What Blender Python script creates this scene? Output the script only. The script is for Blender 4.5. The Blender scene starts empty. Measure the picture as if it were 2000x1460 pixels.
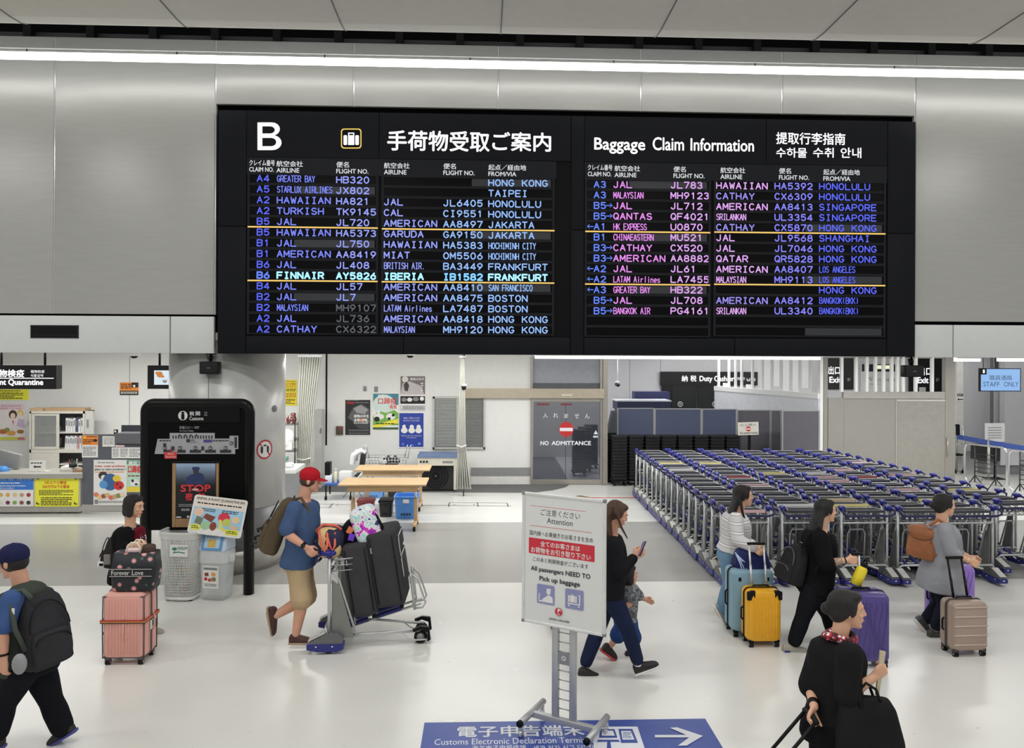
import bpy, bmesh, math, random
from mathutils import Vector as V, Matrix as M
random.seed(7)
SC = bpy.context.scene
COL = SC.collection
# ---------------------------------------------------------------- camera
FPX = 1450.0                      # focal length in pixels of the 2000 px wide frame
HC = 3.0                          # eye height
cd = bpy.data.cameras.new('camera'); cam = bpy.data.objects.new('camera', cd); COL.objects.link(cam)
cd.sensor_fit = 'HORIZONTAL'; cd.sensor_width = 36; cd.lens = 36 * FPX / 2000; cd.shift_y = -40 / 2000
cd.clip_start = .05; cd.clip_end = 200
CR = M.Rotation(math.radians(-2.2), 3, 'Z') @ M.Rotation(math.pi / 2, 3, 'X') @ M.Rotation(.0045, 3, 'Z')
cam.matrix_world = M.Translation((0, 0, HC)) @ CR.to_4x4()
SC.camera = cam
SC.view_settings.view_transform = 'Standard'; SC.view_settings.look = 'None'
SC.view_settings.gamma = 1; SC.view_settings.use_curve_mapping = False
SC.view_settings.exposure = 0.0
# ---------------------------------------------------------------- world and lamps
W = bpy.data.worlds.new('hall_light'); SC.world = W; W.use_nodes = True
W.node_tree.nodes['Background'].inputs[0].default_value = (1, 1, .995, 1)
W.node_tree.nodes['Background'].inputs[1].default_value = .38
def lamp(name, loc, sx, sy, watts, rot=(0, 0, 0), col=(1, .998, .985)):
    l = bpy.data.lights.new(name, 'AREA'); l.shape = 'RECTANGLE'; l.size = sx; l.size_y = sy; l.energy = watts; l.color = col
    o = bpy.data.objects.new(name, l); COL.objects.link(o); o.location = loc; o.rotation_euler = rot
    return o
for lx in (-7.5, -2.5, 2.5, 7.5):
    for ly in (1.5, 5.5):
        lamp('ceiling_lamp', (lx, ly, 6.65), 2.2, .5, 75)
for lx in (-8, -4, 0, 4, 8, 12):
    lamp('soffit_lamp', (lx, 12.2, 3.12), 2.6, .5, 46)
    lamp('soffit_lamp', (lx, 14.6, 3.12), 2.6, .3, 62)
lamp('corridor_fill', (11.8, 16.6, 3.5), 2.0, .8, 130)  # added fill, no visible fixture: brightens the dim corridor walls
lamp('corridor_fill', (13.6, 22.5, 3.5), 2.0, .8, 60)  # second added fill, deeper in the corridor, also without a fixture
for lx in (2, 6, 9):
    lamp('soffit_lamp', (lx, 19.6, 3.4), 2.4, .6, 48)
def ray(u, v):
    return CR @ V(((u - 1000) / FPX, (690 - v) / FPX, -1))
def at(u, v, Y):                  # the point of the plane y = Y seen at photo pixel (u, v)
    d = ray(u, v); return V((0, 0, HC)) + d * (Y / d.y)
def fl(u, v, z=0):                # the point of the level z seen at photo pixel (u, v)
    d = ray(u, v); return V((0, 0, HC)) + d * ((z - HC) / d.z)
# ---------------------------------------------------------------- materials
def lin(c):
    c = c / 255
    return c / 12.92 if c <= .04045 else ((c + .055) / 1.055) ** 2.4
MC = {}
def mt(r, g, b, rough=.5, metal=0, emit=0, var=.05, vs=9, bump=0, bs=60, gain=1.32, name=None, alpha=1, trans=0, spec=.5, stretch=None, cut=.9):
    key = (r, g, b, rough, metal, emit, var, vs, bump, bs, gain, alpha, trans, spec, stretch)
    if key in MC: return MC[key]
    m = bpy.data.materials.new(name or 'surface'); m.use_nodes = True
    N = m.node_tree.nodes; L = m.node_tree.links; P = N['Principled BSDF']
    col = [lin(x) if emit else min(cut, lin(x) * gain) for x in (r, g, b)]
    P.inputs['Roughness'].default_value = rough; P.inputs['Metallic'].default_value = metal
    P.inputs['Specular IOR Level'].default_value = spec
    if emit:
        P.inputs['Base Color'].default_value = (.02, .02, .02, 1)
        P.inputs['Emission Color'].default_value = (*col, 1); P.inputs['Emission Strength'].default_value = emit
    else:
        tc = N.new('ShaderNodeTexCoord'); src = tc.outputs['Object']
        if stretch:
            mp = N.new('ShaderNodeMapping'); mp.inputs['Scale'].default_value = stretch; L.new(src, mp.inputs[0]); src = mp.outputs[0]
        nz = N.new('ShaderNodeTexNoise'); nz.inputs['Scale'].default_value = vs; nz.inputs['Detail'].default_value = 4; L.new(src, nz.inputs['Vector'])
        rp = N.new('ShaderNodeValToRGB')
        rp.color_ramp.elements[0].position = .3; rp.color_ramp.elements[1].position = .7
        rp.color_ramp.elements[0].color = (*[x * (1 - var) for x in col], 1)
        rp.color_ramp.elements[1].color = (*[min(1, x * (1 + var)) for x in col], 1)
        L.new(nz.outputs['Fac'], rp.inputs[0]); L.new(rp.outputs[0], P.inputs['Base Color'])
        if bump:
            nb = N.new('ShaderNodeTexNoise'); nb.inputs['Scale'].default_value = bs; nb.inputs['Detail'].default_value = 3; L.new(src, nb.inputs['Vector'])
            bp = N.new('ShaderNodeBump'); bp.inputs['Strength'].default_value = bump; bp.inputs['Distance'].default_value = .02
            L.new(nb.outputs['Fac'], bp.inputs['Height']); L.new(bp.outputs[0], P.inputs['Normal'])
    if alpha < 1: P.inputs['Alpha'].default_value = alpha
    if trans: P.inputs['Transmission Weight'].default_value = trans
    MC[key] = m
    return m
def ramp_mat(name, kind, scale, stops, rough=.6, stretch=None, interp='CONSTANT', bump=0):
    """a printed pattern: noise, voronoi or wave through a colour ramp"""
    m = bpy.data.materials.new(name); m.use_nodes = True
    N = m.node_tree.nodes; L = m.node_tree.links; P = N['Principled BSDF']; P.inputs['Roughness'].default_value = rough
    tc = N.new('ShaderNodeTexCoord'); mp = N.new('ShaderNodeMapping'); L.new(tc.outputs['Object'], mp.inputs[0])
    if stretch: mp.inputs['Scale'].default_value = stretch
    if kind == 'noise':
        t = N.new('ShaderNodeTexNoise'); t.inputs['Detail'].default_value = 2; o = t.outputs['Fac']
    elif kind == 'voronoi':
        t = N.new('ShaderNodeTexVoronoi'); o = t.outputs['Distance']
    else:
        t = N.new('ShaderNodeTexWave'); t.bands_direction = kind; o = t.outputs['Fac']
    t.inputs['Scale'].default_value = scale; L.new(mp.outputs[0], t.inputs['Vector'])
    rp = N.new('ShaderNodeValToRGB'); rp.color_ramp.interpolation = interp
    while len(rp.color_ramp.elements) < len(stops): rp.color_ramp.elements.new(.5)
    for e, (p, c) in zip(rp.color_ramp.elements, stops):
        e.position = p; e.color = (*[min(.9, lin(x) * 1.3) for x in c], 1)
    L.new(o, rp.inputs[0]); L.new(rp.outputs[0], P.inputs['Base Color'])
    if bump:
        bp = N.new('ShaderNodeBump'); bp.inputs['Strength'].default_value = bump; bp.inputs['Distance'].default_value = .01
        L.new(o, bp.inputs['Height']); L.new(bp.outputs[0], P.inputs['Normal'])
    return m
BLACK = mt(14, 14, 16, .45, spec=.2); DARK = mt(36, 36, 39, .55, spec=.3); WHITE = mt(205, 205, 202, .5); OFFW = mt(190, 188, 182, .5)
STEEL = mt(165, 163, 158, .35, .75, var=.06); CHROME = mt(200, 200, 200, .22, .9, var=.02); ALU = mt(180, 182, 184, .35, .6)
RUBBER = mt(22, 22, 23, .7); GREY = mt(120, 121, 123, .5); LGREY = mt(165, 166, 167, .5); RED = mt(178, 30, 38, .5)
PAPER = mt(212, 211, 207, .7, var=.02); INK = mt(30, 30, 32, .7, var=.02); WOOD = mt(190, 160, 120, .45, var=.12, vs=5, stretch=(1, 12, 12))
NAVYB = mt(38, 40, 122, .35); GLOW = mt(255, 255, 255, emit=1.15)
# ---------------------------------------------------------------- mesh builder
TX = {}
def text_geo(s):
    if s not in TX:
        cu = bpy.data.curves.new('t', 'FONT'); cu.body = s; cu.size = 1; cu.resolution_u = 3
        o = bpy.data.objects.new('t', cu); COL.objects.link(o)
        me = bpy.data.meshes.new_from_object(o.evaluated_get(bpy.context.evaluated_depsgraph_get()))
        TX[s] = ([(v.co.x, v.co.y) for v in me.vertices], [tuple(p.vertices) for p in me.polygons])
        bpy.data.objects.remove(o); bpy.data.meshes.remove(me); bpy.data.curves.remove(cu)
    return TX[s]
class MB:
    def __init__(s): s.v = []; s.f = []; s.m = []; s.sm = []; s.mats = []
    def mi(s, mat):
        if mat not in s.mats: s.mats.append(mat)
        return s.mats.index(mat)
    def add(s, vs, fs, mat, smooth=False):
        b = len(s.v); i = s.mi(mat); s.v.extend([tuple(p) for p in vs])
        for f in fs: s.f.append([b + k for k in f]); s.m.append(i); s.sm.append(smooth)
        return s
    def box(s, x0, y0, z0, x1, y1, z1, mat, bev=0, seg=2, mx=None):
        x0, x1 = min(x0, x1), max(x0, x1); y0, y1 = min(y0, y1), max(y0, y1); z0, z1 = min(z0, z1), max(z0, z1)
        if bev <= 0:
            vs = [(x, y, z) for z in (z0, z1) for y in (y0, y1) for x in (x0, x1)]
            fs = [(0, 2, 3, 1), (4, 5, 7, 6), (0, 1, 5, 4), (2, 6, 7, 3), (0, 4, 6, 2), (1, 3, 7, 5)]
            if mx: vs = [mx @ V(p) for p in vs]
            return s.add(vs, fs, mat)
        bm = bmesh.new(); bmesh.ops.create_cube(bm, size=1)
        for v in bm.verts: v.co = V(((x0 + x1) / 2 + v.co.x * (x1 - x0), (y0 + y1) / 2 + v.co.y * (y1 - y0), (z0 + z1) / 2 + v.co.z * (z1 - z0)))
        bev = min(bev, .49 * min(x1 - x0, y1 - y0, z1 - z0))
        bmesh.ops.bevel(bm, geom=list(bm.edges), offset=bev, segments=seg, affect='EDGES', profile=.5)
        bm.verts.index_update(); vs = [v.co.copy() for v in bm.verts]; fs = [[v.index for v in f.verts] for f in bm.faces]; bm.free()
        if mx: vs = [mx @ p for p in vs]
        return s.add(vs, fs, mat, True)
    def rings(s, rings, mat, cap=True, smooth=True, closed=False):
        n = len(rings[0]); vs = [p for r in rings for p in r]; fs = []; R = len(rings)
        for i in range(R if closed else R - 1):
            a = i * n; b = ((i + 1) % R) * n
            for j in range(n): fs.append((a + j, a + (j + 1) % n, b + (j + 1) % n, b + j))
        if cap and not closed: fs.append(tuple(range(n - 1, -1, -1))); fs.append(tuple((R - 1) * n + j for j in range(n)))
        return s.add(vs, fs, mat, smooth)
    def cyl(s, p0, p1, r0, mat, r1=None, n=12, smooth=True):
        p0 = V(p0); p1 = V(p1); r1 = r0 if r1 is None else r1
        q = (p1 - p0).to_track_quat('Z', 'Y'); rr = []
        for p, r in ((p0, r0), (p1, r1)): rr.append([p + q @ V((math.cos(t) * r, math.sin(t) * r, 0)) for t in [2 * math.pi * k / n for k in range(n)]])
        return s.rings(rr, mat, True, smooth)
    def tube(s, pts, r, mat, n=8, closed=False, rs=None):
        pts = [V(p) for p in pts]; rr = []; K = len(pts); up = None
        for i, p in enumerate(pts):
            a = pts[i - 1] if (i > 0 or closed) else p; b = pts[(i + 1) % K] if (i < K - 1 or closed) else p
            t = (b - a).normalized()
            if up is None: up = t.orthogonal().normalized()
            up = (up - t * up.dot(t)); up = up.normalized() if up.length > 1e-6 else t.orthogonal().normalized()
            w = t.cross(up); ra = rs[i] if rs else r
            rr.append([p + (up * math.cos(g) + w * math.sin(g)) * ra for g in [2 * math.pi * k / n for k in range(n)]])
        return s.rings(rr, mat, True, True, closed)
    def sph(s, c, r, mat, n=16, mx=None):
        r = (r, r, r) if isinstance(r, (int, float)) else r; c = V(c); rr = []
        for i in range(1, n // 2):
            a = math.pi * i / (n // 2); z = -math.cos(a); q = math.sin(a); ring = []
            for k in range(n):
                g = 2 * math.pi * k / n; p = V((q * math.cos(g) * r[0], q * math.sin(g) * r[1], z * r[2]))
                ring.append(c + (mx @ p if mx else p))
            rr.append(ring)
        return s.rings(rr, mat, True, True)
    def prism(s, pts, axis, a0, a1, mat, smooth=False, mx=None):
        """polygon pts (2D) pushed along an axis: 'x' -> (y,z), 'y' -> (x,z), 'z' -> (x,y)"""
        def P(p, a): return {'x': (a, p[0], p[1]), 'y': (p[0], a, p[1]), 'z': (p[0], p[1], a)}[axis]
        rr = [[V(P(p, a)) for p in pts] for a in (a0, a1)]
        if mx: rr = [[mx @ p for p in r] for r in rr]
        return s.rings(rr, mat, True, smooth)
    def lathe(s, prof, c, mat, n=24, smooth=True):
        c = V(c); return s.rings([[c + V((r * math.cos(2 * math.pi * k / n), r * math.sin(2 * math.pi * k / n), z)) for k in range(n)] for r, z in prof], mat, True, smooth)
    def text(s, t, o, ex, ey, w, h, mat, bold=0, keep=False):
        """lettering fitted to a w x h box with its low corner at o and axes ex, ey; keep = do not stretch past natural width"""
        vs, fs = text_geo(t)
        if not vs: return s
        x0 = min(p[0] for p in vs); x1 = max(p[0] for p in vs); y0 = min(p[1] for p in vs); y1 = max(p[1] for p in vs)
        sy = h / max(y1 - y0, 1e-6); sx = w / max(x1 - x0, 1e-6); ox = 0
        if keep and sx > sy: sx = sy; ox = (w - (x1 - x0) * sx) / 2 if keep == 2 else 0
        ez = ex.cross(ey)
        offs = [(0, 0)] if not bold else [(0, 0), (bold, 0), (-bold, 0), (0, bold), (0, -bold)]
        for k, (a, b) in enumerate(offs):
            s.add([o + ex * ((p[0] - x0) * sx + ox + a * h) + ey * ((p[1] - y0) * sy + b * h) + ez * (.00012 * k) for p in vs], fs, mat)
        return s
    def build(s, name, parent=None, loc=None, rot=0, bevel=0, sub=0):
        me = bpy.data.meshes.new(name); me.from_pydata(s.v, [], s.f); me.validate()
        for m in s.mats: me.materials.append(m)
        if len(me.polygons) == len(s.m):
            me.polygons.foreach_set('material_index', s.m); me.polygons.foreach_set('use_smooth', s.sm)
        bm = bmesh.new(); bm.from_mesh(me); bmesh.ops.recalc_face_normals(bm, faces=bm.faces) if not getattr(s, 'flat', False) else None; bm.to_mesh(me); bm.free()
        o = bpy.data.objects.new(name, me); COL.objects.link(o)
        if parent: o.parent = parent
        if loc is not None: o.location = loc
        if rot: o.rotation_euler = (0, 0, rot)
        if bevel:
            b = o.modifiers.new('edge', 'BEVEL'); b.width = bevel; b.segments = 2; b.limit_method = 'ANGLE'
        if sub:
            b = o.modifiers.new('sub', 'SUBSURF'); b.levels = sub; b.render_levels = sub
        return o
def tag(o, label, cat, group=None, kind=None):
    o['label'] = label; o['category'] = cat
    if group: o['group'] = group
    if kind: o['kind'] = kind
    return o
def thing(name, label, cat, loc=(0, 0, 0), rot=0, group=None):
    o = bpy.data.objects.new(name, None); COL.objects.link(o); o.location = loc; o.rotation_euler = (0, 0, rot); o.empty_display_size = .1
    return tag(o, label, cat, group)
def struct(o):
    o['kind'] = 'structure'; return o
def dup(root, loc, rot, label, group=None, skip=()):
    def cp(o, par, depth):
        c = o.copy(); COL.objects.link(c)
        if par: c.parent = par
        for ch in o.children:
            if ch.name.split('.')[0] not in skip: cp(ch, c, depth + 1)
        return c
    r = cp(root, None, 0); r.location = loc; r.rotation_euler = (0, 0, rot); r['label'] = label
    if group: r['group'] = group
    return r
X, Z = V((1, 0, 0)), V((0, 0, 1))
def art(mb, items, P, k, ex, ey, lift=.0004):
    """printed layers: items in pixel coordinates; P(u, v) -> point, k = metres per pixel"""
    n = ex.cross(ey)
    for i, it in enumerate(items):
        z = n * (lift * (i + 1)); c = it[0]
        if c == 'r':
            _, u0, v0, u1, v1, m = it
            mb.add([P(u0, v1) + z, P(u1, v1) + z, P(u1, v0) + z, P(u0, v0) + z], [(0, 1, 2, 3)], m)
        elif c == 'e':
            _, cu, cv, ru, rv, m = it[:6]
            mb.add([P(cu + ru * math.cos(t), cv - rv * math.sin(t)) + z for t in [2 * math.pi * q / 24 for q in range(24)]], [tuple(range(24))], m)
        elif c == 'p':
            pts = it[1]; ar = sum(pts[q - 1][0] * pts[q][1] - pts[q][0] * pts[q - 1][1] for q in range(len(pts)))
            if ar > 0: pts = pts[::-1]
            bm = bmesh.new(); vs = [bm.verts.new(P(*p) + z) for p in pts]; f = bm.faces.new(vs); f.normal_update()
            bmesh.ops.triangulate(bm, faces=[f]); bm.verts.index_update()
            mb.add([v.co.copy() for v in bm.verts], [[v.index for v in f.verts] for f in bm.faces], it[2]); bm.free()
        elif c == 't':
            _, s, u0, v0, u1, v1, m = it[:7]
            o = P(u0, v1) + z
            mb.text(s, o, ex, ey, (u1 - u0) * k, (v1 - v0) * k, m, it[7] if len(it) > 7 else 0)
        elif c == 'b':          # lines of small print too fine to read
            _, u0, v0, u1, v1, nl, m = it[:7]
            h = (v1 - v0) / nl; rr = random.Random(int(u0 * 7 + v0))
            for q in range(nl):
                a = v0 + q * h + h * .2; b = a + h * .5; x = u0; e = u1 - (rr.random() * .35 * (u1 - u0) if q % 3 == 2 else 0)
                while x < e - 1:
                    w = min(e - x, rr.uniform(.6, 2.2) * h); mb.add([P(x, b) + z, P(x + w, b) + z, P(x + w, a) + z, P(x, a) + z], [(0, 1, 2, 3)], m); x += w + h * .3
    return mb
def panel_art(name, label, cat, u0, v0, u1, v1, Y, items, base=PAPER, thick=.012, parent=None, group=None):
    """a flat sheet or sign in the plane y = Y that fills the pixel box, printed with items"""
    a = at(u0, v1, Y); b = at(u1, v1, Y); k = (b.x - a.x) / (u1 - u0); org = V((a.x, Y, a.z))
    def P(u, v): return V(((u - u0) * k, 0, (v1 - v) * k))
    mb = MB(); mb.flat = True; mb.box(0, 0, 0, (u1 - u0) * k, thick, (v1 - v0) * k, base)
    art(mb, items, P, k, X, Z)
    o = mb.build(name, parent, org if parent is None else org - parent.location)
    if parent is None: tag(o, label, cat, group)
    return o
# ================================================================ the hall
WALLM = mt(207, 207, 204, .6, var=.015); PANELM = mt(163, 163, 160, .36, .2, var=.03, vs=3, stretch=(1, 1, 8)); BANDM = mt(196, 199, 198, .45, var=.015)
def floor_mat(name, c, rough, bump, streak):
    m = bpy.data.materials.new(name); m.use_nodes = True; N = m.node_tree.nodes; L = m.node_tree.links; P = N['Principled BSDF']
    tc = N.new('ShaderNodeTexCoord'); mp = N.new('ShaderNodeMapping'); mp.inputs['Scale'].default_value = streak; L.new(tc.outputs['Object'], mp.inputs[0])
    n1 = N.new('ShaderNodeTexNoise'); n1.inputs['Scale'].default_value = 1.4; n1.inputs['Detail'].default_value = 5; L.new(mp.outputs[0], n1.inputs['Vector'])
    r1 = N.new('ShaderNodeValToRGB'); r1.color_ramp.elements[0].position = .3; r1.color_ramp.elements[1].position = .72
    r1.color_ramp.elements[0].color = (*[lin(x * .985) * 1.26 for x in c], 1); r1.color_ramp.elements[1].color = (*[min(.9, lin(x) * 1.27) for x in c], 1)
    L.new(n1.outputs['Fac'], r1.inputs[0])
    # scuffs and small dark specks
    m2 = N.new('ShaderNodeMapping'); m2.inputs['Scale'].default_value = (1, 2.6, 1); m2.inputs['Rotation'].default_value = (0, 0, .3); L.new(tc.outputs['Object'], m2.inputs[0])
    n2 = N.new('ShaderNodeTexNoise'); n2.inputs['Scale'].default_value = 11; n2.inputs['Detail'].default_value = 8; n2.inputs['Roughness'].default_value = .62; L.new(m2.outputs[0], n2.inputs['Vector'])
    r2 = N.new('ShaderNodeValToRGB'); r2.color_ramp.elements[0].position = .285; r2.color_ramp.elements[1].position = .31
    r2.color_ramp.elements[0].color = (.3, .29, .28, 1); r2.color_ramp.elements[1].color = (1, 1, 1, 1); L.new(n2.outputs['Fac'], r2.inputs[0])
    mx = N.new('ShaderNodeMix'); mx.data_type = 'RGBA'; mx.blend_type = 'MULTIPLY'; mx.inputs[0].default_value = 1
    L.new(r1.outputs[0], mx.inputs[6]); L.new(r2.outputs[0], mx.inputs[7]); L.new(mx.outputs[2], P.inputs['Base Color'])
    rr = N.new('ShaderNodeMapRange'); rr.inputs['To Min'].default_value = rough - .02; rr.inputs['To Max'].default_value = rough + .03
    L.new(n1.outputs['Fac'], rr.inputs['Value']); L.new(rr.outputs[0], P.inputs['Roughness'])
    bp = N.new('ShaderNodeBump'); bp.inputs['Strength'].default_value = bump; bp.inputs['Distance'].default_value = .01
    L.new(n1.outputs['Fac'], bp.inputs['Height']); L.new(bp.outputs[0], P.inputs['Normal'])
    return m
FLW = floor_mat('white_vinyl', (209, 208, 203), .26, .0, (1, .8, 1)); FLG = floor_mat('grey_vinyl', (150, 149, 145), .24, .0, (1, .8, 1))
FLB = floor_mat('pale_vinyl', (202, 202, 198), .24, .0, (1, .8, 1))
struct(MB().box(-16, -4, -.1, 16, 9.72, 0, FLW).build('floor'))
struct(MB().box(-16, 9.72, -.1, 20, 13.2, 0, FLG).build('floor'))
struct(MB().box(-16, 13.2, -.1, 26, 34, 0, FLB).build('floor'))
YB = 9.9                                    # face of the information board and the panelled wall
CEILM = mt(182, 180, 172, .55, var=.02)
# ceiling: large flat panels with a rounded lip at the far edge
cm = MB(); prof = [(-5, 6.85), (6.5, 6.83), (7.8, 6.80), (8.3, 6.79), (8.6, 6.785), (8.8, 6.8), (8.92, 6.84), (8.98, 6.92), (9.0, 7.02)]
pts = prof + [(y, z + .12) for y, z in reversed(prof)]
cm.prism(pts, 'x', -16, 18, CEILM); struct(cm.build('ceiling'))
jm = MB()
for u, v in ((360, 56), (672, 68), (978, 76), (1283, 82), (1593, 88), (1905, 92), (40, 50)):
    x = at(u, v, 8.8).x
    jm.tube([(x, y, z - .001) for y, z in prof], .009, mt(90, 88, 84), 6)
struct(jm.build('trim_ceiling_joint'))
# dark void between ceiling and wall
struct(MB().box(-16, 11.2, 6.2, 18, 11.3, 8.6, mt(16, 16, 17, .9)).box(-16, 8.9, 8.5, 18, 11.3, 8.6, mt(16, 16, 17, .9)).build('wall_void'))
vm = MB()
for i in range(34):
    x = -11 + i * .82
    vm.box(x - .05, 10.1, 6.9, x + .05, 10.2, 8.5, mt(20, 20, 21, .8))
vm.box(-16, 10.25, 7.02, 18, 10.3, 7.3, mt(70, 70, 72, .6)); vm.box(-16, 10.1, 7.42, 18, 10.2, 7.5, BLACK)
struct(vm.build('trim_void_hanger'))
# panelled wall above the soffit band
def xz(u, v): p = at(u, v, YB); return p.x, p.z
xl, zt = xz(421, 205); xr, _ = xz(1788, 224)
zb = xz(424, 690)[1]; zg1 = xz(420, 614)[1]; zg0 = xz(420, 618)[1]; ztop = 7.1
zt = (xz(430, 205)[1] + xz(1780, 224)[1]) / 2
PT = .06
def wallp(name, x0, x1, z0, z1, m=PANELM, y=YB): return struct(MB().box(x0 + .008, y, z0, x1 - .008, y + PT, z1, m, .006).build(name))
seam = [-16, xz(106, 300)[0], xl]
for a, b in zip(seam, seam[1:]): wallp('wall_upper_left', a, b, zg1, ztop)
top = [xl] + [xz(u, 170)[0] for u in (691, 973, 1252, 1528)] + [xr]
for a, b in zip(top, top[1:]): wallp('wall_upper_middle', a, b, zt, ztop)
for a, b in ((xr, xr + 3.2), (xr + 3.2, 18)): wallp('wall_upper_right', a, b, zg1 - .03, ztop)
for a, b in ((-16, xz(332, 650)[0]), (xz(332, 650)[0], xl)): wallp('wall_band_left', a, b, zb, zg0, BANDM)
for a, b in ((xr, xz(1862, 650)[0]), (xz(1862, 650)[0], 18)): wallp('wall_band_right', a, b, zb - .01, zg0 - .05, BANDM)
struct(MB().box(-16, YB + .2, zb + .01, 18, YB + .35, ztop, mt(10, 10, 10, .9)).build('wall_backing'))
# bright slits where the panels meet
sm = MB()
for u in (106, 421, 691, 973, 1252, 1528, 1788):
    x = xz(u, 170)[0]; z0 = zg1 if u in (106,) else zt if u not in (421, 1788) else zg1
    sm.box(x - .006, YB + .012, z0, x + .006, YB + .066, ztop, mt(225, 225, 222, .2, .5))
struct(sm.build('trim_wall_seam'))
# the fluorescent cove fixture
zc = xz(1000, 121)[1]
LY = 9.45
def lx(u): return at(u, 115, LY).x
z0 = at(1000, 126, LY).z
fx = thing('cove_light_fixture', 'long white fluorescent strip light running along the wall top under the dark ceiling gap', 'light', (0, LY, z0))
hm = MB(); tm_ = MB()
hm.box(-13, -.02, .03, 16, .1, .07, mt(150, 150, 148, .4, .3)); hm.box(-13, -.05, .07, 16, .1, .08, LGREY)
for i in range(16): hm.box(-13 + i * 1.83, -.025, .028, -13 + i * 1.83 + .012, .1, .075, DARK)
hm.build('housing', fx); tm_.box(-13, -.03, -.035, 16, .06, .03, mt(255, 255, 250, emit=6)).build('diffuser', fx)
# air slot in the left band
a = at(60, 660, YB); b = at(154, 635, YB)
vs = thing('air_vent', 'black rectangular air slot in the pale band above the quarantine counter', 'vent', (a.x, YB - .004, a.z))
MB().box(0, 0, 0, b.x - a.x, .03, b.z - a.z, BLACK).build('opening', vs)
g = MB(); w, h = b.x - a.x, b.z - a.z
for q in ((0, 0, w, .012), (0, h - .012, w, h), (0, 0, .012, h), (w - .012, 0, w, h), (0, h * .22, w, h * .25)): g.box(q[0], -.004, q[1], q[2], .002, q[3], mt(30, 30, 31))
g.build('frame', vs)
# soffit underside (level with the eye) and back rooms
struct(MB().box(-16, 10.0, 3.16, 20, 17.2, 3.26, WALLM).build('ceiling_soffit'))
struct(MB().box(0, 17.2, 3.6, 24, 34, 3.7, WALLM).build('ceiling_rear'))
YW = 17.0
def wx(u): return at(u, 800, YW).x
struct(MB().box(-16, YW, 0, wx(1036), YW + .15, 3.2, WALLM).build('wall_back_left'))
sj = MB(); x = wx(253); sj.box(x - .008, YW - .004, 0, x + .008, YW + .01, 3.2, mt(150, 150, 148))
x = wx(637.5); sj.box(x - .018, YW - .012, .9, x + .018, YW, 3.1, BLACK)
struct(sj.build('trim_wall_joint'))
struct(MB().box(wx(920), YW - .012, .0, wx(1036), YW + .01, .2, mt(205, 204, 200)).box(wx(920), YW - .02, .2, wx(1036), YW + .01, .39, mt(128, 129, 130)).build('baseboard_back'))
# far cashier wall and right corridor
YC = 21.5
struct(MB().box(1.2, YC, 0, 9.6, YC + .15, 3.7, mt(190, 190, 193, .6, var=.015)).build('wall_cashier'))
sj = MB()
for u in (1230, 1290): x = at(u, 720, YC).x; sj.box(x - .008, YC - .005, 0, x + .008, YC + .01, 3.7, mt(150, 150, 152))
struct(sj.build('trim_cashier_joint'))
# column with satin cladding, dark lower band and steel kick
cc = at(446, 900, 10.85); CXc = cc.x; R = 105 / 1450 * 10.85
COLM = mt(185, 185, 183, .32, .12, var=.02); cb = MB()
cb.lathe([(R, .86), (R, 3.16)], (CXc, 10.85, 0), COLM, 72); cb.lathe([(R - .004, .3), (R - .004, .86)], (CXc, 10.85, 0), mt(112, 112, 114, .35, .2), 72)
cb.lathe([(R + .01, 0), (R + .01, .3), (R - .003, .31)], (CXc, 10.85, 0), mt(168, 166, 160, .3, .6), 72)
cb.box(CXc - .004, 10.85 - R - .003, .3, CXc + .004, 10.85 - R + .01, 3.1, GREY)
struct(cb.build('wall_column'))
# dark door mat with a curved end, floor hatches, red tape
mm = MB(); pts = [fl(600, 960), fl(1040, 962), fl(1080, 957), fl(1105, 951), fl(1113, 945), fl(600, 945)]
mm.prism([(p.x, p.y) for p in pts], 'z', .0, .006, mt(88, 88, 88, .8)); struct(mm.build('floor_mat_strip'))
hl = MB()
def seg(p, q, w=.012, m=mt(85, 85, 84)):
    a, b = fl(*p), fl(*q); d = (b - a).normalized(); n = V((-d.y, d.x, 0)) * w
    hl.add([a - n + Z * .002, b - n + Z * .002, b + n + Z * .002, a + n + Z * .002], [(0, 1, 2, 3)], m)
for p, q in (((620, 984), (1000, 988)), ((620, 991), (650, 991)), ((878, 981), (876, 989)), ((932, 981), (934, 989)), ((650, 983), (643, 991)), ((990, 982), (993, 989)), ((878, 981), (990, 982))): seg(p, q)
for p in ((886, 985), (924, 985), (657, 986)): seg(p, (p[0] + 4, p[1]), .02)
struct(hl.build('floor_hatch_line'))
hl = MB(); seg((1150, 971.5), (1246, 971.5), .03, RED); tag(hl.build('floor_tape'), 'red tape stripe on the floor running to the first parked cart', 'floor tape')
hl = MB(); seg((1958, 977), (2080, 983), .03, mt(210, 120, 120)); tag(hl.build('floor_tape'), 'faded red tape stripe on the floor below the rail barriers', 'floor tape')
def arc(cx, cy, rx, ry, a0, a1, n=7): return [(cx + rx * math.cos(math.radians(a0 + (a1 - a0) * k / n)), cy + ry * math.sin(math.radians(a0 + (a1 - a0) * k / n))) for k in range(n + 1)]
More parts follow.
